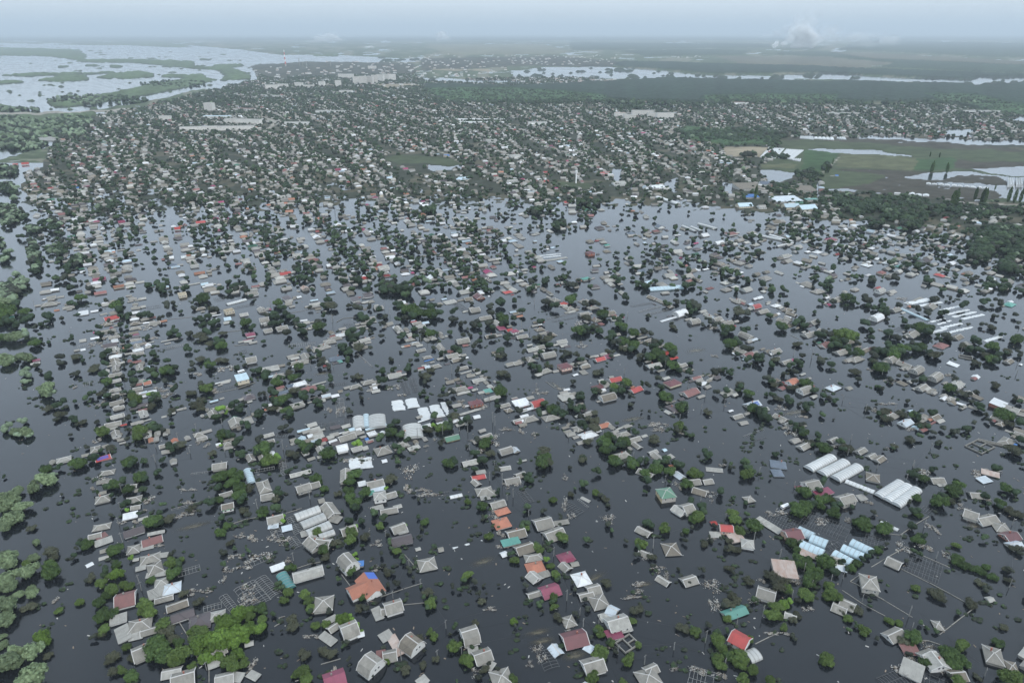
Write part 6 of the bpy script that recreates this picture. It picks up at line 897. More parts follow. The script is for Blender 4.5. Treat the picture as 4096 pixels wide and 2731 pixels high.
# rows of far greenhouses
def far_glass(crop, pts, n, label, hgt=3.2, mat='film_white', gap=.06, cat='greenhouse'):
    ox, oy, s = CROPS[crop]; P = [U(ox+pts[i]*s, oy+pts[i+1]*s) for i in range(0, 8, 2)]      # corners: near left, near right, far right, far left
    cx = sum(p[0] for p in P)/4; cy = sum(p[1] for p in P)/4
    t = own('greenhouse_block', label, cat, crop, sum(pts[0::2])/4, sum(pts[1::2])/4); t.location = (cx, cy, 0)
    for i in range(n):
        def lerp(a, b, f): return (a[0]+(b[0]-a[0])*f-cx, a[1]+(b[1]-a[1])*f-cy)
        f0, f1 = (i+gap)/n, (i+1-gap)/n; a0, a1, c0, c1 = lerp(P[0], P[1], f0), lerp(P[0], P[1], f1), lerp(P[3], P[2], f0), lerp(P[3], P[2], f1); b = MB()
        m0, m1 = ((a0[0]+a1[0])/2, (a0[1]+a1[1])/2), ((c0[0]+c1[0])/2, (c0[1]+c1[1])/2)
        b.v = [(*a0, 0), (*a0, hgt*.6), (*m0, hgt), (*a1, hgt*.6), (*a1, 0), (*c0, 0), (*c0, hgt*.6), (*m1, hgt), (*c1, hgt*.6), (*c1, 0)]
        b.f = [(0, 1, 6, 5), (1, 2, 7, 6), (2, 3, 8, 7), (3, 4, 9, 8), (4, 3, 2, 1, 0), (5, 6, 7, 8, 9)]; b.m = [0]*6
        link('tunnel', b.me('tunnel', mat), t)
far_glass('C3', (530, 228, 640, 236, 702, 168, 588, 164), 11, 'large white greenhouse block beside the pale ploughed field')
far_glass('C3', (660, 232, 755, 244, 835, 180, 712, 172), 10, 'large white greenhouse block beside the bright green field')
far_glass('C3', (750, 248, 810, 258, 818, 240, 762, 236), 4, 'small pale hall at the corner of the green field', 3, 'film_grey')
far_glass('C3', (805, 96, 905, 106, 900, 84, 810, 82), 12, 'long white glasshouse row on the dark field by the far suburb')
far_glass('C3', (905, 100, 1045, 108, 1040, 92, 905, 88), 5, 'white glasshouse sheets right of the long row')
far_glass('C3', (1060, 98, 1130, 106, 1118, 88, 1062, 86), 4, 'last white glasshouse sheet before the flooded strip')
for i in range(5): far_glass('C3', (1675+i*88, 412+i*6.5, 1755+i*88, 420+i*6.5, 1753+i*88, 411+i*6.5, 1676+i*88, 402+i*6.5), 2, ['first', 'second', 'third', 'fourth', 'last'][i]+' pale shed from the left in the long row on the flooded field', 2.6, 'film_grey', cat='shed')
for i in range(3): far_glass('C3', (2235+i*58, 428, 2285+i*58, 430, 2275+i*58, 384, 2232+i*58, 380), 3, ['left', 'middle', 'right'][i]+' one of three white arched halls on the flooded field', 6)
for x0_, x1_, y_, lb in ((1600, 1700, 488, 'white low tunnel on the field road by the poplars'), (1530, 1600, 478, 'white strip of tunnels left of the field road')): far_glass('C3', (x0_, y_+6, x1_, y_+9, x1_, y_-3, x0_, y_-6), 2, lb, 3)

# ---------------------------------------------------------------- trees
def crown_mesh(seed, lobes, leaf, nleaf, kind, flat=.8, ragged=.25):
    r = random.Random(seed); V = []; Fc = []
    bm = bmesh.new(); bmesh.ops.create_icosphere(bm, subdivisions=2, radius=1); ico_v = [v.co.copy() for v in bm.verts]; ico_f = [[v.index for v in f.verts] for f in bm.faces]; bm.free()
    L = []
    for i in range(lobes):
        a = r.uniform(0, 6.283); d = math.sqrt(r.random())*.72 if i else 0; h = r.uniform(-.35, .42) if i else .1
        L.append((math.cos(a)*d, math.sin(a)*d, h*(1-d*.6), r.uniform(.18, .42) if i else .46))
    for (x, y, z, q) in L:
        o = len(V); s = r.random()*50
        for v in ico_v:
            n = mnoise.noise(v*2.3+Vector((s, s, 0)))*.30; V.append(((x+v.x*q*(.80+n)), (y+v.y*q*(.80+n)), (z+v.z*q*(.80+n))*flat))
        Fc += [tuple(o+k for k in f) for f in ico_f]
    for _ in range(nleaf):
        x, y, z, q = r.choice(L); d = Vector((r.gauss(0, 1), r.gauss(0, 1), r.gauss(.35, 1))).normalized(); rad = q*(.86+r.random()*ragged)
        p = Vector((x, y, z)) + d*rad; p.z *= flat
        nrm = (d + Vector((r.uniform(-.7, .7), r.uniform(-.7, .7), r.uniform(-.3, .9)))).normalized(); u = nrm.orthogonal().normalized(); w = nrm.cross(u); an = r.uniform(0, 6.28)
        u, w = u*math.cos(an)+w*math.sin(an), w*math.cos(an)-u*math.sin(an); sz = leaf*r.uniform(.6, 1.35)
        o = len(V); V += [tuple(p+u*sz), tuple(p+w*sz*.8), tuple(p-u*sz), tuple(p-w*sz*.8)]; Fc.append((o, o+1, o+2, o+3))
    return mesh('crown', V, Fc, LEAF[kind])
CROWN = {}
for kind in range(5):
    CROWN[kind] = [crown_mesh(100*kind+i, *( (14, .095, 2000) if kind != 4 else (9, .09, 900)), kind, .82 if kind != 4 else .6, .5 if kind != 4 else .6) for i in range(4 if kind in (0, 1, 4) else 3)]
def trunk_mesh(seed):
    r = random.Random(seed); b = MB(); b.bar((0, 0, -.35), (.03, 0, .5), .13, .09)
    for i in range(5): a = i*1.26+r.random(); b.bar((.02, 0, .2+.06*i), (math.cos(a)*.5, math.sin(a)*.5, .75+r.random()*.3), .07, .03)
    return b.me('trunk', 'bark')
TRUNK = [trunk_mesh(i) for i in range(3)]
TL = []
for cr, txt in TREES.items():
    ox, oy, s = CROPS[cr]
    for it_ in txt.replace('\n', '').split(','):
        f = it_.split()
        if len(f) < 4: continue
        x, y, r, kd = float(f[0]), float(f[1]), float(f[2]), int(f[3])
        if r < 8: continue
        sx, sy = ox+x*s, oy+y*s; ppm = F/depth(sy); rm = r*s/ppm
        TL.append(dict(sx=sx, sy=sy, r=rm, k=kd, size=rm*ppm))
TL.sort(key=lambda t: -t['size'])
nT = nB = 0; MIDTREES = []
for t_ in TL:
    bush = t_['r'] < 2.6 or (t_['k'] == 4 and t_['r'] < 4.2)
    if (bush and nB >= 300) or (not bush and nT >= 300): MIDTREES.append(t_); continue
    rm = t_['r']; flat = .82 if t_['k'] != 4 else .6
    zc = rm*(.66 if not bush else .45); X, Y = U(t_['sx'], t_['sy'], zc)
    sc = rm*1.10
    if bush: nB += 1
    else: nT += 1
    t = empty('bush' if bush else 'tree', (X, Y, 0), R.uniform(0, 6.28))
    cw = link('crown', R.choice(CROWN[t_['k']]), t, (0, 0, zc)); cw.scale = (sc*R.uniform(.82, 1.2), sc*R.uniform(.82, 1.2), sc*R.uniform(.85, 1.25))
    if not bush: tr = link('trunk', R.choice(TRUNK), t, (0, 0, 0)); tr.scale = (rm*.9, rm*.9, rm*.9)
    t['category'] = 'bush' if bush else 'tree'; t['group'] = 'bushes showing above the flood' if bush else 'trees standing in the flood'
    RECS.append(dict(o=t, sx=t_['sx'], sy=t_['sy'], lab='', kind='t', cat=t['category'], tr=t_))
# poplars
def poplar_mesh():
    r = random.Random(5); V = []; Fc = []
    for _ in range(420):
        h = r.random(); rad = .16*math.sin(math.pi*min(1, h*.9+.12))**.7*math.sqrt(r.random()); a = r.uniform(0, 6.28); p = Vector((math.cos(a)*rad, math.sin(a)*rad, .08+h*.92)); s_ = .045
        u = Vector((r.gauss(0, 1), r.gauss(0, 1), r.gauss(0, 1))).normalized(); w = u.orthogonal().normalized(); o = len(V); V += [tuple(p+u*s_), tuple(p+w*s_), tuple(p-u*s_), tuple(p-w*s_)]; Fc.append((o, o+1, o+2, o+3))
    return mesh('crown', V, Fc, 'leaf_dark')
PM = poplar_mesh(); tb = MB(); tb.bar((0, 0, -.05), (0, 0, .5), .03, .015); PTM = tb.me('trunk', 'bark')
for it_ in POPLARS.split(','):
    cr, x, y, hh_ = it_.split(); ox, oy, s = CROPS[cr]; sx, sy = ox+float(x)*s, oy+float(y)*s; X, Y = U(sx, sy); t = empty('poplar_tree', (X, Y, 0), R.uniform(0, 6))
    hh_ = float(hh_)*.85; c_ = link('crown', PM, t); c_.scale = (hh_*.75, hh_*.75, hh_); c_ = link('trunk', PTM, t); c_.scale = (hh_,)*3
    t['category'] = 'poplar'; t['group'] = 'tall poplars on the field edge'; RECS.append(dict(o=t, sx=sx, sy=sy, lab='', kind='p', cat='poplar'))

# ---------------------------------------------------------------- poles, walls, wreckage
pb = MB(); pb.bar((0, 0, -3), (0, 0, 1), .30, .18); POLEM = None
def pole(sx, sy, h):
    X, Y = U(sx, sy); t = empty('utility_pole', (X, Y, 0), R.uniform(-.3, .3)+.9)
    b = MB(); b.bar((0, 0, -2), (R.uniform(-.25, .25), R.uniform(-.25, .25), h), .34, .22); link('post', b.me('post', 'pole_concrete'), t)
    b = MB(); b.bar((-.9, 0, h-.5), (.9, 0, h-.5), .14); link('crossarm', b.me('crossarm', 'pole_concrete'), t)
    t['category'] = 'utility pole'; t['group'] = 'utility poles rising from the flood'; RECS.append(dict(o=t, sx=sx, sy=sy, lab='', kind='pole', cat='pole')); return (X, Y, h-.4)
LINES = []
for cr, txt in POLES.items():
    ox, oy, s = CROPS[cr]
    for it_ in txt.split(','):
        x, y, h = map(float, it_.split())
        if h < 5: continue
        sx, sy = ox+x*s, oy+y*s; hm_ = h*s/(F/depth(sy))/math.cos(math.atan2(CAM_H, math.hypot(*U(sx, sy)))); LINES.append(pole(sx, sy, min(8.5, max(4.5, hm_))))
cabs = 0
for i, p in enumerate(LINES):
    best = sorted(((math.dist(p[:2], q[:2]), j) for j, q in enumerate(LINES) if j > i and 18 < math.dist(p[:2], q[:2]) < 62))[:1]
    if best and p[1] < 480:
        q = LINES[best[0][1]]; mx, my = (p[0]+q[0])/2, (p[1]+q[1])/2; t = empty('overhead_cable', (mx, my, 0)); b = MB(); prev = None
        for k in range(7):
            f_ = k/6; pt = (p[0]+(q[0]-p[0])*f_-mx, p[1]+(q[1]-p[1])*f_-my, p[2]+(q[2]-p[2])*f_-1.1*4*f_*(1-f_)*.6)
            if prev: b.bar(prev, pt, .06)
            prev = pt
        link('wire', b.me('wire', 'cable'), t); sxy = PROJ(mx, my, p[2]-1); t['category'] = 'cable'; t['group'] = 'overhead cables between poles'; RECS.append(dict(o=t, sx=sxy[0], sy=sxy[1], lab='', kind='cable', cat='cable'))
for cr, lst in WALLS.items():
    ox, oy, s = CROPS[cr]
    for w_ in lst:
        v = list(map(float, w_.split())); P = [U(ox+v[i]*s, oy+v[i+1]*s) for i in range(0, len(v), 2)]; mx, my = P[0]
        t = empty('garden_wall', (mx, my, 0)); 
        for i in range(len(P)-1):
            a_, b2 = P[i], P[i+1]; n = max(1, int(math.dist(a_, b2)/9))
            for j in range(n):
                if R.random() < .12 and j: continue
                f0, f1 = j/n, (j+.97)/n; h_ = .3+R.uniform(-.15, .15); b = MB()
                b.bar((a_[0]+(b2[0]-a_[0])*f0-mx, a_[1]+(b2[1]-a_[1])*f0-my, h_-.18), (a_[0]+(b2[0]-a_[0])*f1-mx, a_[1]+(b2[1]-a_[1])*f1-my, h_-.18), .36); link('wall_panel', b.me('wall_panel', 'wall_concrete'), t)
        sxy = PROJ(P[len(P)//2][0], P[len(P)//2][1]); t['category'] = 'wall'; t['group'] = 'half-sunk garden walls'; RECS.append(dict(o=t, sx=sxy[0], sy=sxy[1], lab='', kind='wall', cat='wall'))
def debris_mesh(seed):
    r = random.Random(seed); b = MB()
    cl = [(r.gauss(0, .42), r.gauss(0, .42), r.uniform(.08, .3)) for _k in range(7)]
    for _ in range(170):
        cx_, cy_, cs_ = r.choice(cl); x, y = cx_+r.gauss(0, cs_), cy_+r.gauss(0, cs_*.8); q = r.choice((.4, 1.9))+r.gauss(0, .5)
        ln, wd = (r.uniform(.04, .26), r.uniform(.004, .014)) if r.random() < .65 else (r.uniform(.03, .15), r.uniform(.02, .07)); z = r.uniform(.0, .05); m = 0 if r.random() < .62 else 1
        c_, s2 = math.cos(q), math.sin(q); pts = [(x+c_*u-s2*w, y+s2*u+c_*w, z+r.uniform(0, .03)) for u, w in ((-ln/2, -wd), (ln/2, -wd), (ln/2, wd), (-ln/2, wd))]; b.slab(pts, .012, m)
    return b.me('floating_debris', ['debris_pale', 'debris_wood'])
DM = [debris_mesh(i) for i in range(6)]
for cr, txt in DEBRIS.items():
    ox, oy, s = CROPS[cr]
    for it_ in txt.split(','):
        x, y, rx, ry = map(float, it_.split())
        if rx < 5: continue
        sx, sy = ox+x*s, oy+y*s; X, Y = U(sx, sy); ppm = F/depth(sy); dip = math.atan2(CAM_H, math.hypot(X, Y))
        o = link('floating_debris', R.choice(DM), None, (X, Y, .02), R.choice((0, math.pi))+R.uniform(-.1, .1)); o.scale = (rx*s/ppm, ry*s/ppm/math.sin(dip), 10)
        o['kind'] = 'stuff'; o['category'] = 'debris'; RECS.append(dict(o=o, sx=sx, sy=sy, lab='', kind='deb', cat='debris'))

plain('murky', (.095, .085, .060), .12, .6, .25); MAT['murky'].node_tree.nodes['Principled BSDF'].inputs['IOR'].default_value = 1.33
m_ = MAT['murky']; N, L = m_.node_tree.nodes, m_.node_tree.links; B = N['Principled BSDF']; tc_ = N.new('ShaderNodeTexCoord')
gr_ = N.new('ShaderNodeTexGradient'); gr_.gradient_type = 'QUADRATIC_SPHERE'; mp_ = N.new('ShaderNodeMapping'); mp_.inputs['Location'].default_value = (-1, -1, 0); mp_.inputs['Scale'].default_value = (2, 2, 0)
L.new(tc_.outputs['Generated'], mp_.inputs[0]); L.new(mp_.outputs[0], gr_.inputs[0]); nf2 = noise_fac(N, L, tc_.outputs['Object'], .35, 4, .7, .35, .6, (.5, 2, 1))
mlt = N.new('ShaderNodeMath'); mlt.operation = 'MULTIPLY'; L.new(gr_.outputs[1], mlt.inputs[0]); L.new(nf2, mlt.inputs[1]); ml2 = N.new('ShaderNodeMath'); ml2.operation = 'MULTIPLY'; ml2.use_clamp = True; ml2.inputs[1].default_value = 2.4; L.new(mlt.outputs[0], ml2.inputs[0]); L.new(ml2.outputs[0], B.inputs['Alpha'])
for cr, x0, y0, x1, y1, w_, lb in (('A', 1155, 535, 1500, 445, 7, 'long sunken greenhouse showing brown just under the surface'), ('B', 860, 770, 1090, 695, 7, 'sunken greenhouse shape glowing brown under the water, photo centre'),
        ('B', 1230, 1245, 1470, 1190, 5, 'upper of two sunken brown greenhouse shapes'), ('B', 1270, 1305, 1500, 1250, 5, 'lower of two sunken brown greenhouse shapes'), ('B', 1490, 1410, 1720, 1345, 7, 'sunken brown greenhouse shape below the pale tarpaulins'),
        ('B', 1620, 905, 1850, 790, 6, 'faint sunken shape behind the white hipped house'), ('B', 2020, 905, 2160, 870, 5, 'sunken shape with floating scraps over it'), ('D', 1940, 500, 2060, 475, 7, 'pale sunken sheet behind the double grey house'),
        ('M3', 1580, 530, 1790, 490, 12, 'pale sunken field shape in the open current'), ('M3', 960, 1170, 1250, 1110, 8, 'long sunken greenhouse beside the orange torn roof'), ('M4', 60, 1120, 420, 1040, 9, 'sunken shapes near the long pale beam'), ('M2', 500, 740, 720, 700, 8, 'pale sunken sheet in the oily water'), ('M3', 330, 780, 480, 880, 5, 'sunken line of tanks showing pale')):
    ox, oy, s = CROPS[cr]; a = U(ox+x0*s, oy+y0*s); c_ = U(ox+x1*s, oy+y1*s); t = link('sunken_greenhouse', None, None, ((a[0]+c_[0])/2, (a[1]+c_[1])/2, 0), math.atan2(c_[1]-a[1], c_[0]-a[0])); L_ = math.dist(a, c_)
    b = MB(); b.box(-L_/2, -w_/2, -.5, L_/2, w_/2, .03); link('cover', b.me('cover', 'murky'), t); tag(t, lb, 'greenhouse', 'greenhouses just under the surface')
# ---------------------------------------------------------------- the town beyond: rows of houses and trees along the streets
rg = np.random.default_rng(7)
GH = np.array([list(map(int, l.split())) for l in GRID_H.split('\n')]); GT = np.array([list(map(int, l.split())) for l in GRID_T.split('\n')])
GT[:, 0] = 0; GH[:, 0] = 0
H_list = []; T_list = []      # houses: x y z L W rz eave colour kind ; trees: x y z r kind
def samplegrid(G, sx, sy):
    c = np.clip(sx/128-.5, 0, 30.999); r = np.clip((sy-560)/41-.5, 0, 13.999); ci, ri = c.astype(int), r.astype(int); fc, fr = c-ci, r-ri
    v = lambda a, b: G[np.clip(a, 0, 14), np.clip(b, 0, 31)]
    return ((v(ri, ci)*(1-fc)+v(ri, ci+1)*fc)*(1-fr) + (v(ri+1, ci)*(1-fc)+v(ri+1, ci+1)*fc)*fr)/9
XB = [-1400, 500, 1150, 1750, 2250, 2732, 3250, 3700, 5500]
BN = [-34, -31, -24, -24, -16, -34, -38, -36]; BF = [-34, -32, -25, -13, -3, 8, 17, 26]
for z in range(8):
    for far_ in (0, 1):
        th = math.radians((BF if far_ else BN)[z]); du = np.array((math.sin(th), math.cos(th))); dv = np.array((math.cos(th), -math.sin(th)))
        d0, d1 = (1020, 4300) if far_ else (600, 1050)
        xs = [XB[z], XB[z+1]]; cs = []
        for d_ in (d0, d1):
            for x_ in xs: cs.append(((x_-2048)/F*d_*1.02, d_))
        cs = np.array(cs); uu, vv = cs@du, cs@dv; S, Us = (72.0, 13.0) if not far_ else (66.0, 15.0)
        vs = np.arange(math.floor(vv.min()/S)-1, math.ceil(vv.max()/S)+1)*S + (0 if far_ else (30, 67, 37, 0, 0, 0, 0, 0)[z]); us = np.arange(uu.min()-50, uu.max()+50, Us)
        VV, UU = np.meshgrid(vs, us); VV = VV.ravel(); UU = UU.ravel()
        def place(voff, uoff, jit):
            jj = jit*(2.2 if far_ else 1.0); u_ = UU+uoff+rg.uniform(-jj, jj, len(UU)); v_ = VV+voff+rg.uniform(-jj, jj, len(UU)) + (16 if far_ else 2.5)*np.sin(u_/150+VV) + (22*(vnoise(u_/90, VV/200, 5)-.5) if far_ else 0); X = u_*du[0]+v_*dv[0]; Y = u_*du[1]+v_*dv[1]
            dd = Y*math.cos(PITCH)+CAM_H*math.sin(PITCH); ok = Y > 300; X, Y, dd = X[ok], Y[ok], dd[ok]
            sx = 2048+F*X/dd; sy = 1365.5-F*(Y*math.sin(PITCH)-CAM_H*math.cos(PITCH))/dd
            cz = 1128 if False else 1000
            lim = (sy < 905) if far_ else ((sy >= 905) & (sy < 1176))
            ok = lim & (sx >= max(XB[z], -350)) & (sx < min(XB[z+1], 4450)) & (sy > 175)
            return X[ok], Y[ok], sx[ok], sy[ok]
        for voff in ((-12, 12, -26, 26) if far_ else (-10, 10, -19, 19, -29, 29)):
            X, Y, sx, sy = place(voff, 0 if abs(voff) < 20 else 6, 2.2)
            dens = np.where(sy < 565, .92, samplegrid(GH, sx, sy)); dens = np.where(abs(voff) > 15, dens*(.8 if far_ else .62), dens*1.0)
            cv = cover_at(sx, sy); dens = np.where((cv == COV.index('town')) | (sy > 1100), dens, np.where((cv == 0) & (sy > 850), dens*.9, 0)); dens = np.where((sy < 560) & (fbm(sx/70, sy/20, 12) < .33), dens*.35, dens)
            dens = dens*np.clip(.25+1.7*fbm(X/48, Y/48, 77, 2), .3, 1.25); k_ = rg.random(len(X)) < dens
            for x, y, a, b in zip(X[k_], Y[k_], sx[k_], sy[k_]):
                big = abs(voff) < 15
                Lh = rg.uniform(7, 11.5) if big else rg.uniform(3, 9); Wh = Lh*rg.uniform(.6, .9) if big else rg.uniform(3, 5)
                H_list.append((x, y, a, b, Lh, Wh, math.pi/2-th + (math.pi/2 if rg.random() < .7 else 0) + rg.uniform(-.06, .06), big))
        for voff, dn in ((-19, .55), (19, .55), (-33, .75), (33, .75), (-6, .42), (6, .42), (-27, .5), (27, .5), (-15, .3), (15, .3), (0, .0), (36, .6)):
            X, Y, sx, sy = place(voff, rg.uniform(0, 16), 5)
            cv = cover_at(sx, sy); dens = np.where(sy < 565, .9, samplegrid(GT, sx, sy)**1.35*.88); keep = (cv == COV.index('town')) | (sy > 1100) | ((cv == 0) & (sy > 850)) | ((cv == COV.index('scrub')))
            clump = np.clip(.1+1.9*fbm(X/48, Y/48, 77, 2), .15, 1.6)
            k_ = keep & (rg.random(len(X)) < dn*dens*clump*np.where(sy < 400, .85, np.where(sy < 700, 1.05, 1.35)))
            for x, y, a, b in zip(X[k_], Y[k_], sx[k_], sy[k_]): T_list.append((x, y, a, b, rg.uniform(2.0, 4.9)*(1.25 if b < 420 else 1)))
# the town goes on beside and in front of the surveyed part
for _ in range(900):
    side = rg.random() < .5
    sx, sy = (rg.uniform(4110, 5200), rg.uniform(1176, 3300)) if side else (rg.uniform(450, 5200), rg.uniform(2760, 3700))
    X, Y = U(sx, sy); th_ = math.radians(-36); v_ = (X*math.cos(th_)-Y*math.sin(th_)) % 60
    if rg.random() < (.9 if v_ < 22 else .2): H_list.append((X, Y, sx, sy, rg.uniform(6, 11.5), rg.uniform(4.5, 8), math.pi/2-th_+(math.pi/2 if rg.random() < .6 else 0), True))
    if rg.random() < .9: X2, Y2 = X+rg.uniform(-14, 14), Y+rg.uniform(-14, 14); px_, py_ = PROJ(X2, Y2, 3); T_list.append((X2, Y2, px_, 1500, rg.uniform(2, 4.5))) if (px_ > 4120 or py_ > 2770) else None
# extra groves and single trees by the river
def blob(cr, cx, cy, rx, ry, n, r0=3, r1=6):
    ox, oy, s = CROPS[cr]
    for _ in range(n):
        a = rg.uniform(0, 6.28); q = math.sqrt(rg.random()); sx, sy = ox+(cx+math.cos(a)*q*rx)*s, oy+(cy+math.sin(a)*q*ry)*s; X, Y = U(sx, sy); T_list.append((X, Y, sx, sy, rg.uniform(r0, r1)*(-.85 if cr == 'C1' else -1)))
for a in ((40, 320, 95, 35, 60), (50, 440, 60, 35, 45), (100, 480, 30, 50, 20), (50, 590, 70, 35, 45), (120, 630, 80, 40, 50), (60, 680, 60, 30, 25), (10, 820, 25, 30, 10), (55, 890, 28, 20, 6), (30, 940, 40, 12, 8), (125, 1045, 32, 16, 6), (70, 1130, 80, 30, 40), (150, 1110, 30, 30, 10), (40, 1180, 70, 40, 40),
          (1290, 510, 50, 35, 40), (755, 575, 30, 40, 22), (690, 590, 25, 20, 10), (220, 850, 45, 40, 26), (240, 940, 35, 60, 22), (250, 1020, 30, 40, 10), (370, 870, 50, 30, 12), (240, 730, 60, 20, 18), (350, 690, 90, 20, 18), (240, 140, 90, 30, 60), (170, 170, 30, 15, 14), (430, 90, 70, 20, 30), (560, 940, 50, 25, 20), (560, 60, 60, 20, 20)):
    blob('C1', *a[:4], a[4], 3, 6.5)
for a in ((60, 120, 60, 70, 30), (230, 230, 70, 80, 20)): pass
for a in ((1400, 560, 300, 60, 190), (1100, 530, 130, 40, 50), (1600, 600, 200, 50, 80), (1200, 600, 80, 35, 40), (1480, 640, 120, 30, 40), (2200, 760, 160, 60, 110), (2100, 830, 120, 50, 70), (2050, 900, 90, 40, 45), (2240, 980, 50, 40, 30), (2290, 880, 70, 60, 40), (870, 350, 90, 25, 40), (700, 450, 90, 30, 50), (450, 80, 260, 50, 260), (700, 230, 30, 10, 10), (600, 225, 50, 12, 16), (450, 215, 60, 14, 14), (1590, 700, 70, 30, 25), (1320, 690, 60, 20, 16), (2050, 600, 280, 30, 60), (990, 300, 22, 25, 10), (620, 120, 60, 40, 40)):
    blob('C3', *a[:4], a[4], 3.5, 7)
for a in ((1340, 600, 45, 25, 14), (600, 600, 50, 30, 18), (1490, 700, 45, 25, 16), (1700, 550, 80, 25, 26), (330, 1140, 45, 35, 14), (430, 1165, 40, 30, 12), (290, 480, 30, 30, 0), (280, 560, 40, 12, 8)):
    blob('C2', *a[:4], a[4], 3.5, 6.5)
for a in ((200, 530, 220, 45, 260), (60, 590, 120, 30, 60), (330, 490, 90, 22, 60), (80, 490, 90, 18, 40), (450, 395, 230, 22, 160), (800, 320, 160, 16, 90), (60, 440, 120, 8, 40), (620, 400, 60, 10, 16)):
    blob('F1', *a[:4], a[4], 5, 8)
for a in ((1150, 408, 1150, 10, 420), (200, 402, 500, 8, 160), (620, 430, 200, 10, 60), (1000, 560, 260, 26, 160)):
    blob('F2', *a[:4], a[4], 5, 9)
# coloured spots of the single far roofs
TAB = [((.27, .26, .24), 40), ((.36, .355, .33), 28), ((.20, .185, .16), 14), ((.60, .61, .62), 9), ((.24, .06, .06), 1.5), ((.10, .09, .095), 6), ((.32, .16, .11), 1.5), ((.22, .11, .105), 4), ((.38, .46, .52), 3), ((.06, .14, .10), 1), ((.30, .07, .14), 1)]
pr_ = np.array([t[1] for t in TAB], float); pr_ /= pr_.sum()
WTAB = [(.48, .48, .46), (.34, .33, .31), (.40, .36, .30), (.28, .27, .25)]
VH, FH, CH = [], [], []
def add_house(x, y, zb, L_, W, rz, e, hk, rc, wc):
    c, s = math.cos(rz), math.sin(rz); hl, hw = L_/2, W/2; ov = .35; zr = e+W*.26; o = len(VH)
    loc = [(-hl, -hw, -3), (hl, -hw, -3), (hl, hw, -3), (-hl, hw, -3), (-hl, -hw, e-.1), (hl, -hw, e-.1), (hl, hw, e-.1), (-hl, hw, e-.1)]
    i = hw*.85 if hk else 0
    loc += [(-hl+i if hk else -hl, 0, zr-.05), (hl-i if hk else hl, 0, zr-.05), (-hl-ov, -hw-ov, e-.1), (hl+ov, -hw-ov, e-.1), (hl+ov, hw+ov, e-.1), (-hl-ov, hw+ov, e-.1), (-hl-ov+i, 0, zr), (hl+ov-i, 0, zr)]
    VH.extend((x+a*c-b*s, y+a*s+b*c, zb+z) for a, b, z in loc)
    fs = [(0, 1, 5, 4), (2, 3, 7, 6), (1, 2, 6, 5), (3, 0, 4, 7)]; cl = [wc]*4
    if not hk: fs += [(4, 8, 7), (5, 6, 9)]; cl += [wc]*2
    fs += [(10, 11, 15, 14), (12, 13, 14, 15)]; cl += [rc]*2
    if hk: fs += [(11, 12, 15), (13, 10, 14)]; cl += [rc]*2
    FH.extend(tuple(o+k for k in f) for f in fs); CH.extend(cl)
if H_list:
    hx = np.array([h[2] for h in H_list]); hy = np.array([h[3] for h in H_list]); te_ = town_elev(hx, hy)
    for h, el in zip(H_list, te_):
        dry = h[3] < 560 or el > 0; e_ = rg.uniform(2.3, 3.0) if dry else rg.uniform(.4, 1.7); ci = rg.choice(len(TAB), p=pr_); j = rg.uniform(.7, 1.25) if h[3] > 560 else rg.uniform(.7, 1.25)
        add_house(h[0], h[1], .5 if dry else 0, h[4], h[5], h[6], e_ if h[7] else e_*.8, rg.random() < .45, tuple(min(1, v*j) for v in TAB[ci][0]), WTAB[rg.integers(4)])
for sp in SPECS:                               # low outbuildings, hen houses and porch roofs huddled round the middle-distance houses
    if sp['cr'] in ('M1', 'M2', 'M3', 'M4', 'C1', 'C2', 'C3') and sp['k'] in 'ghmf' and 700 < sp['sy'] < 1790:
        for _ in range(rg.integers(0, 4 if sp['cr'] != 'M4' else 3)):
            a_ = sp['rz'] + rg.choice((0, math.pi/2, math.pi, -math.pi/2)) + rg.uniform(-.3, .3); off = (sp['L'] if rg.random() < .5 else sp['W'])*.5 + rg.uniform(2, 6.5); l_ = rg.uniform(2.5, 6.5)
            cc_ = TAB[rg.choice(len(TAB), p=pr_)][0]; add_house(sp['X']+math.cos(a_)*off, sp['Y']+math.sin(a_)*off, 0, l_, l_*rg.uniform(.4, .8), sp['rz']+rg.uniform(-.1, .1), rg.uniform(.2, .8), False, cc_, WTAB[1])
for sp in LEFT:
    cc_ = ROOFS.get(sp['c'], ROOFS['l'])[1]; add_house(sp['X'], sp['Y'], 0, sp['L'], sp['W'], sp['rz'], sp['e'], sp['k'] == 'h', cc_, WTAB[0])
# white specks of the far settlements
for cr, x0, x1, y0, y1, n in (('F1', 1150, 1900, 240, 330, 150), ('F1', 1900, 2352, 180, 300, 90), ('F2', 0, 480, 185, 230, 90), ('F2', 0, 480, 290, 318, 90), ('F2', 700, 900, 185, 200, 16), ('F1', 1500, 2300, 195, 240, 50)):
    ox, oy, s = CROPS[cr]; sx = ox+rg.uniform(x0, x1, n)*s; sy = oy+rg.uniform(y0, y1, n)*s; cv = cover_at(sx, sy)
    for a, b, c_ in zip(sx, sy, cv):
        if c_ == 0: continue
        X, Y = U(a, b); add_house(X, Y, .5, rg.uniform(9, 24), rg.uniform(8, 12), rg.uniform(-.5, .5), rg.uniform(3, 6), False, [(.45, .45, .45), (.30, .29, .28), (.34, .25, .22)][rg.integers(3)], (.6, .6, .58))
def attr_mesh(name, V, Fc, C, mat):
    """mesh with one colour per face"""
    me = bpy.data.meshes.new(name); me.from_pydata(V, [], Fc); tot = np.array([len(f) for f in Fc]); cl = np.repeat(np.array(C, np.float32), tot, axis=0)
    at = me.color_attributes.new('Col', 'FLOAT_COLOR', 'CORNER'); at.data.foreach_set('color', np.concatenate([cl, np.ones((len(cl), 1), np.float32)], 1).ravel()); me.materials.append(MAT[mat]); return me
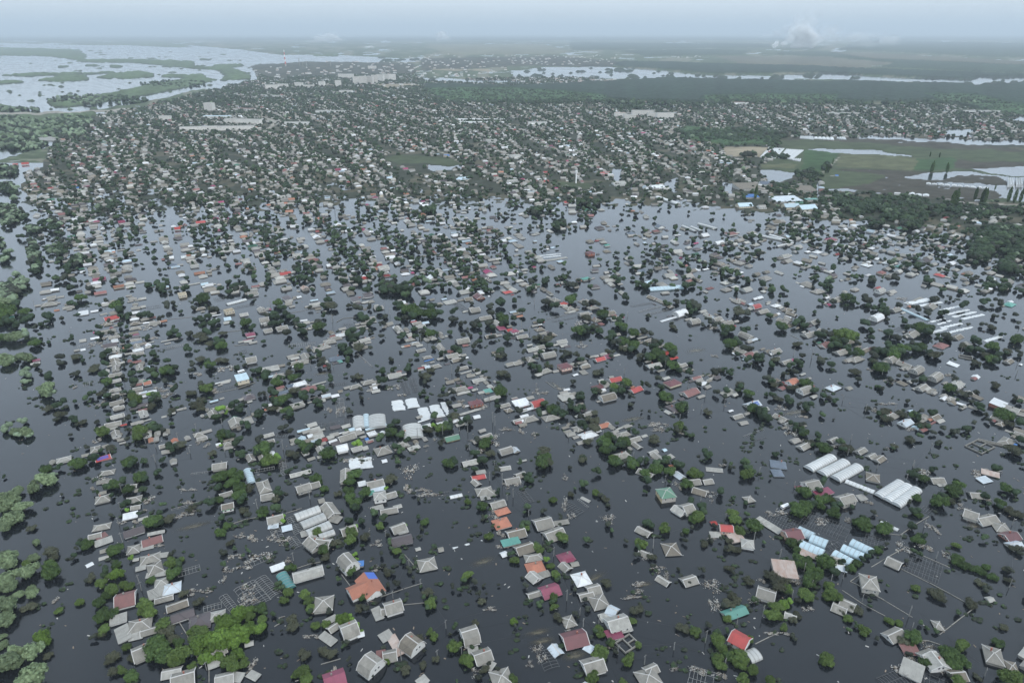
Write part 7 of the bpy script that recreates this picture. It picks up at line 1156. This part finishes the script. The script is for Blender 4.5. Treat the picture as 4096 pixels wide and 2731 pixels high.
tag(link('far_houses', attr_mesh('far_houses', VH, FH, CH, 'far_house_mat')), 'thousands of small grey-roofed houses filling the town beyond', 'houses', kind='stuff')
# trees of the town beyond
def ico(sub):
    bm = bmesh.new(); bmesh.ops.create_icosphere(bm, subdivisions=sub, radius=1); v = np.array([tuple(x.co) for x in bm.verts]); f = np.array([[q.index for q in x.verts] for x in bm.faces]); bm.free(); return v, f
I1, I2 = ico(1), ico(2)
def lumpy(sub_, n, seed, amp):
    v, f = I2 if sub_ == 2 else I1; V = []; Fc = []; r = np.random.default_rng(seed)
    for k in range(n):
        q = 1 if n == 1 else r.uniform(.5, .72); c = np.zeros(3) if n == 1 else np.array((r.uniform(-.55, .55), r.uniform(-.55, .55), r.uniform(-.3, .45)))
        w = v*q*(1+r.uniform(-amp, amp, (len(v), 1))) + c; Fc.append(f+sum(len(x) for x in V)); V.append(w)
    return np.concatenate(V), np.concatenate(Fc)
TM = [lumpy(2, 3, i, .22) for i in range(6)]; TM1 = [lumpy(1, 3, 20+i, .28) for i in range(6)]; TF = [lumpy(1, 1, 40+i, .30) for i in range(8)]
KC = {0: (.025, .043, .022), 1: (.042, .068, .032), 2: (.12, .21, .04), 3: (.15, .20, .13), 4: (.032, .038, .028)}
def tree_mass(name, items, label):
    Vs, Fs, Cs, off = [], [], [], 0
    for x, y, sx, sy, r, kd in items:
        tm = TM if sy > 1120 else TM1 if sy > 700 else TF; v, f = tm[rg.integers(len(tm))]; a = rg.uniform(0, 6.28); ca, sa = math.cos(a), math.sin(a)
        w = np.stack([v[:, 0]*ca-v[:, 1]*sa, v[:, 0]*sa+v[:, 1]*ca, v[:, 2]], 1)*np.array((r, r, r*rg.uniform(.75, 1.0))) + np.array((x, y, r*.7+rg.uniform(0, 1.2)))
        Vs.append(w); Fs.append(f+off); off += len(w); Cs.append(np.array(KC[kd])*rg.uniform(.7, 1.35)*(rg.uniform(.75, 1.25, (len(f), 1))))
    V = np.concatenate(Vs).astype(np.float32); Fc = np.concatenate(Fs).astype(np.int32); C = np.concatenate(Cs)
    me = bpy.data.meshes.new(name); me.vertices.add(len(V)); me.vertices.foreach_set('co', V.ravel()); me.loops.add(Fc.size); me.loops.foreach_set('vertex_index', Fc.ravel()); me.polygons.add(len(Fc))
    me.polygons.foreach_set('loop_start', np.arange(0, Fc.size, 3, dtype=np.int32)); me.polygons.foreach_set('loop_total', np.full(len(Fc), 3, np.int32))
    cl = np.repeat(C, 3, axis=0); at = me.color_attributes.new('Col', 'FLOAT_COLOR', 'CORNER'); at.data.foreach_set('color', np.concatenate([cl, np.ones((len(cl), 1))], 1).astype(np.float32).ravel()); me.materials.append(MAT['far_leaf_mat']); me.update(calc_edges=True)
    tag(link(name, me), label, 'trees', kind='stuff'); return len(Fc)
items = []
for x, y, sx, sy, r in T_list:
    kd = int(rg.choice(5, p=(.58, .27, .0, .01, .14)))
    if r < 0 and sx < 400: kd = int(rg.choice((0, 3, 4), p=(.35, .45, .2)))
    items.append((x, y, sx, sy, abs(r), kd))
for t_ in MIDTREES: X, Y = U(t_['sx'], t_['sy'], t_['r']*.7); items.append((X, Y, t_['sx'], 1500, t_['r'], t_['k']))
nf_ = tree_mass('far_trees', items, 'thousands of dark green garden trees among the far houses')
print('COUNTS houses', len(H_list), 'trees', len(items), 'tree faces', nf_, 'individual trees', nT, nB, 'buildings', len(SPECS), {k: len(v) for k, v in bycat.items()})
# small scraps and low scrub afloat everywhere
b = MB(); rr = random.Random(3)
for cr in ('A', 'B', 'D', 'M1', 'M2', 'M3', 'M4'):
    ox, oy, s = CROPS[cr]
    for _ in range(110):
        sx, sy = ox+rr.uniform(250 if cr == 'A' else 0, 2351)*s, oy+rr.uniform(0, 1568)*s; X, Y = U(sx, sy); q = rr.uniform(0, 3.14); l_, w_ = rr.uniform(.15, .8), rr.uniform(.08, .28); c_, s2 = math.cos(q), math.sin(q)
        b.slab([(X+c_*u-s2*w, Y+s2*u+c_*w, .12) for u, w in ((-l_, -w_), (l_, -w_), (l_, w_), (-l_, w_))], .1, 0 if rr.random() < .4 else 1)
tag(link('floating_scraps', b.me('floating_scraps', ['debris_pale', 'debris_wood'])), 'small pale scraps of wood and foam scattered over the flood', 'debris', kind='stuff')
V = []; Fc = []; C = []; rs = np.random.default_rng(8)
for cr in ('A', 'B', 'D', 'M1', 'M2', 'M3', 'M4'):
    ox, oy, s = CROPS[cr]
    for _ in range(150):
        sx, sy = ox+rs.uniform(200 if cr == 'A' else 0, 2351)*s, oy+rs.uniform(0, 1568)*s; X, Y = U(sx, sy)
        if fbm(np.array([X/45]), np.array([Y/45]), 3)[0] < .45: continue
        for _k in range(rs.integers(1, 5)):
            v, f = TF[rs.integers(8)]; r = rs.uniform(.5, 1.5); x2, y2 = X+rs.uniform(-3, 3), Y+rs.uniform(-3, 3); o = len(V)
            V += [tuple(p) for p in (v*np.array((r*1.2, r, r*.6))+np.array((x2, y2, .2)))]; Fc += [tuple(int(q)+o for q in t3) for t3 in f]; C += [tuple(np.array(KC[[0, 1, 4, 4][rs.integers(4)]])*rs.uniform(.7, 1.3)) for _q in f]
tag(link('flooded_scrub', attr_mesh('flooded_scrub', V, Fc, C, 'far_leaf_mat')), 'low dark scrub tops just breaking the flood surface', 'scrub', kind='stuff')

# ---------------------------------------------------------------- smoke
sm_ = bpy.data.materials.new('smoke_mat'); N, L, B = nodes(sm_); B.inputs['Base Color'].default_value = (.92, .93, .94, 1); B.inputs['Roughness'].default_value = 1; B.inputs['Specular IOR Level'].default_value = 0
at_ = N.new('ShaderNodeAttribute'); at_.attribute_name = 'thick'; tcs = N.new('ShaderNodeTexCoord'); L.new(at_.outputs['Fac'], B.inputs['Alpha'])
def smoke(crop, x, y, parts, thick, label):
    """drifting puffs: many small thin shells inside each lobe"""
    ox, oy, s = CROPS[crop]; sx, sy = ox+x*s, oy+y*s; X, Y = U(sx, sy); k = (Y*math.cos(PITCH))/F*s
    bm = bmesh.new(); rs_ = random.Random(int(x+y))
    for (dx, dz, rx, rz_) in parts:
        for _ in range(34):
            a = rs_.uniform(0, 6.28); q = rs_.random()**.6*.85; q2 = rs_.uniform(.22, .5)
            cx_, cz_, cy_ = dx+math.cos(a)*q*rx, dz+math.sin(a)*q*rz_, rs_.uniform(-.6, .6)*rx
            if cz_ < 0: cz_ = abs(cz_)*.3
            for v in bmesh.ops.create_icosphere(bm, subdivisions=2, radius=1)['verts']:
                nz_ = 1+.5*mnoise.noise(v.co*1.6+Vector((cx_, cz_, 0))); v.co = Vector(((cx_+v.co.x*rx*q2*nz_)*k, (cy_+v.co.y*rx*q2*nz_)*k, max(0, (cz_+v.co.z*rz_*q2*nz_)*k)))
    me = bpy.data.meshes.new('smoke_plume'); bm.to_mesh(me); bm.free(); me.materials.append(sm_)
    at2 = me.attributes.new('thick', 'FLOAT', 'POINT'); at2.data.foreach_set('value', [thick]*len(me.vertices)); me.polygons.foreach_set('use_smooth', [True]*len(me.polygons))
    o = link('smoke_plume', me, None, (X, Y, 3)); tag(o, label, 'smoke', kind='stuff')
smoke('F2', 1230, 156, [(-32, 10, 14, 12), (-20, 22, 12, 14), (70, 14, 22, 16), (100, 22, 30, 22), (140, 12, 22, 14), (120, 48, 34, 28), (60, 8, 14, 8), (85, 30, 26, 30), (20, 20, 20, 14), (95, 70, 40, 40), (60, 50, 34, 36), (150, 40, 40, 30)], .10, 'white smoke rising from burning ground beyond the pine forest')
smoke('F2', 1300, 150, [(0, 60, 50, 60), (60, 50, 60, 50), (40, 110, 60, 50), (150, 50, 60, 45), (300, 30, 90, 32), (440, 25, 60, 26)], .028, 'wide thin veil of smoke leaning right above the fire')
smoke('F2', 1150, 108, [(0, 4, 12, 6), (30, 10, 22, 10), (65, 20, 24, 16), (95, 26, 18, 20), (150, 22, 34, 22), (110, 40, 30, 22)], .09, 'pale smoke bank drifting right on the horizon')
smoke('F1', 1500, 126, [(-40, 3, 24, 5), (0, 5, 30, 9), (50, 9, 24, 10), (-80, 2, 20, 4), (20, 20, 40, 18), (-30, 16, 30, 16)], .05, 'thin distant smoke low over the far river plain')
smoke('F1', 2010, 122, [(0, 5, 10, 8), (14, 14, 12, 12), (40, 16, 18, 12), (20, 26, 24, 18)], .06, 'small distant smoke column near the middle of the horizon')
smoke('F1', 1690, 155, [(0, 4, 20, 6), (20, 6, 16, 5)], .05, 'faint white smoke over the far flooded meadow')
# ---------------------------------------------------------------- labels
ORD = ['', 'second ', 'third ', 'fourth ', 'fifth ', 'sixth ', 'seventh ', 'eighth ', 'ninth ', 'tenth ', 'eleventh ', 'twelfth '] + ['thirteenth ', 'fourteenth ', 'fifteenth ', 'sixteenth ', 'seventeenth ', 'eighteenth ', 'nineteenth ', 'twentieth ']
CN = {'a': 'grey', 'l': 'pale grey', 'b': 'brown-grey', 'w': 'white', 'r': 'red', 'o': 'orange', 'p': 'crimson', 'd': 'dusty red', 'k': 'plum', 'K': 'blue-grey', 'g': 'green', 't': 'teal', 'u': 'blue', 'v': 'pale blue', 's': 'silver', 'n': 'maroon', 'R': 'rusty', '': 'bare'}
marks = [r for r in RECS if r['kind'] == 'b' and r['lab']]
SHORT = []
for r in marks: SHORT.append((r['sx'], r['sy'], r['lab']))
for r in RECS:
    if r['kind'] == 'own' and r['cat'] in ('church', 'water tower', 'mast'): SHORT.append((r['sx'], r['sy'], {'church': 'brick church', 'water tower': 'white water tower', 'mast': 'lattice mast'}[r['cat']]))
    if r['kind'] == 'own' and 'L-shaped' in r['lab']: SHORT.append((r['sx'], r['sy'], 'large orange L-shaped house'))
groups_ = {}
for r in RECS:
    if r['kind'] == 'b' and r['lab']:
        r['o']['label'] = r['lab'] + (' in the flood' if 'water' not in r['lab'] and len(r['lab'].split()) < 13 else ''); continue
    if r['kind'] == 'own': continue
    if r['kind'] == 'b':
        sp = r['sp']; c = CN[sp['c']]; k = sp['k']
        ds = {'g': c+' gabled '+sp['cat'], 'h': c+' hipped '+sp['cat'], 'm': c+' mansard '+sp['cat'], 'f': c+' flat-roofed shed', 't': c+' film tunnel', 'x': 'bare greenhouse frame', 'o': 'roofless house shell'}[k]
    elif r['kind'] == 't':
        kd = r['tr']['k']; ds = ['dark green', 'mid-green', 'bright yellow-green', 'silvery-green', 'dull olive'][kd] + (' bush' if r['cat'] == 'bush' else ' tree')
        if r['tr']['r'] > 5.5: ds = 'large ' + ds
    else: ds = {'p': 'tall dark poplar', 'pole': 'concrete utility pole', 'cable': 'sagging overhead cable', 'wall': 'half-sunk garden wall', 'deb': 'raft of pale wreckage'}[r['kind']]
    lx, ly, ln = min(SHORT, key=lambda q: (q[0]-r['sx'])**2+((q[1]-r['sy'])*1.5)**2)
    dx, dy = r['sx']-lx, r['sy']-ly; dr = ('right of' if dx > 0 else 'left of') if abs(dx) > abs(dy)*1.2 else ('below' if dy > 0 else 'above')
    groups_.setdefault((ds, ln, dr), []).append((math.hypot(dx, dy), r))
for (ds, ln, dr), lst in groups_.items():
    lst.sort(key=lambda q: q[0])
    for i, (_, r) in enumerate(lst):
        o_ = ORD[min(i, 19)] + 'closest' if len(lst) > 1 else ''
        lab = ' '.join(f"{ds}{', ' + o_ if o_ else ''} {dr} the {ln}".split())
        w = lab.split()
        if len(w) > 16: lab = lab.replace('large ', '').replace(' closest', '') if len(w) > 17 else lab.replace(' closest', '')
        r['o']['label'] = lab
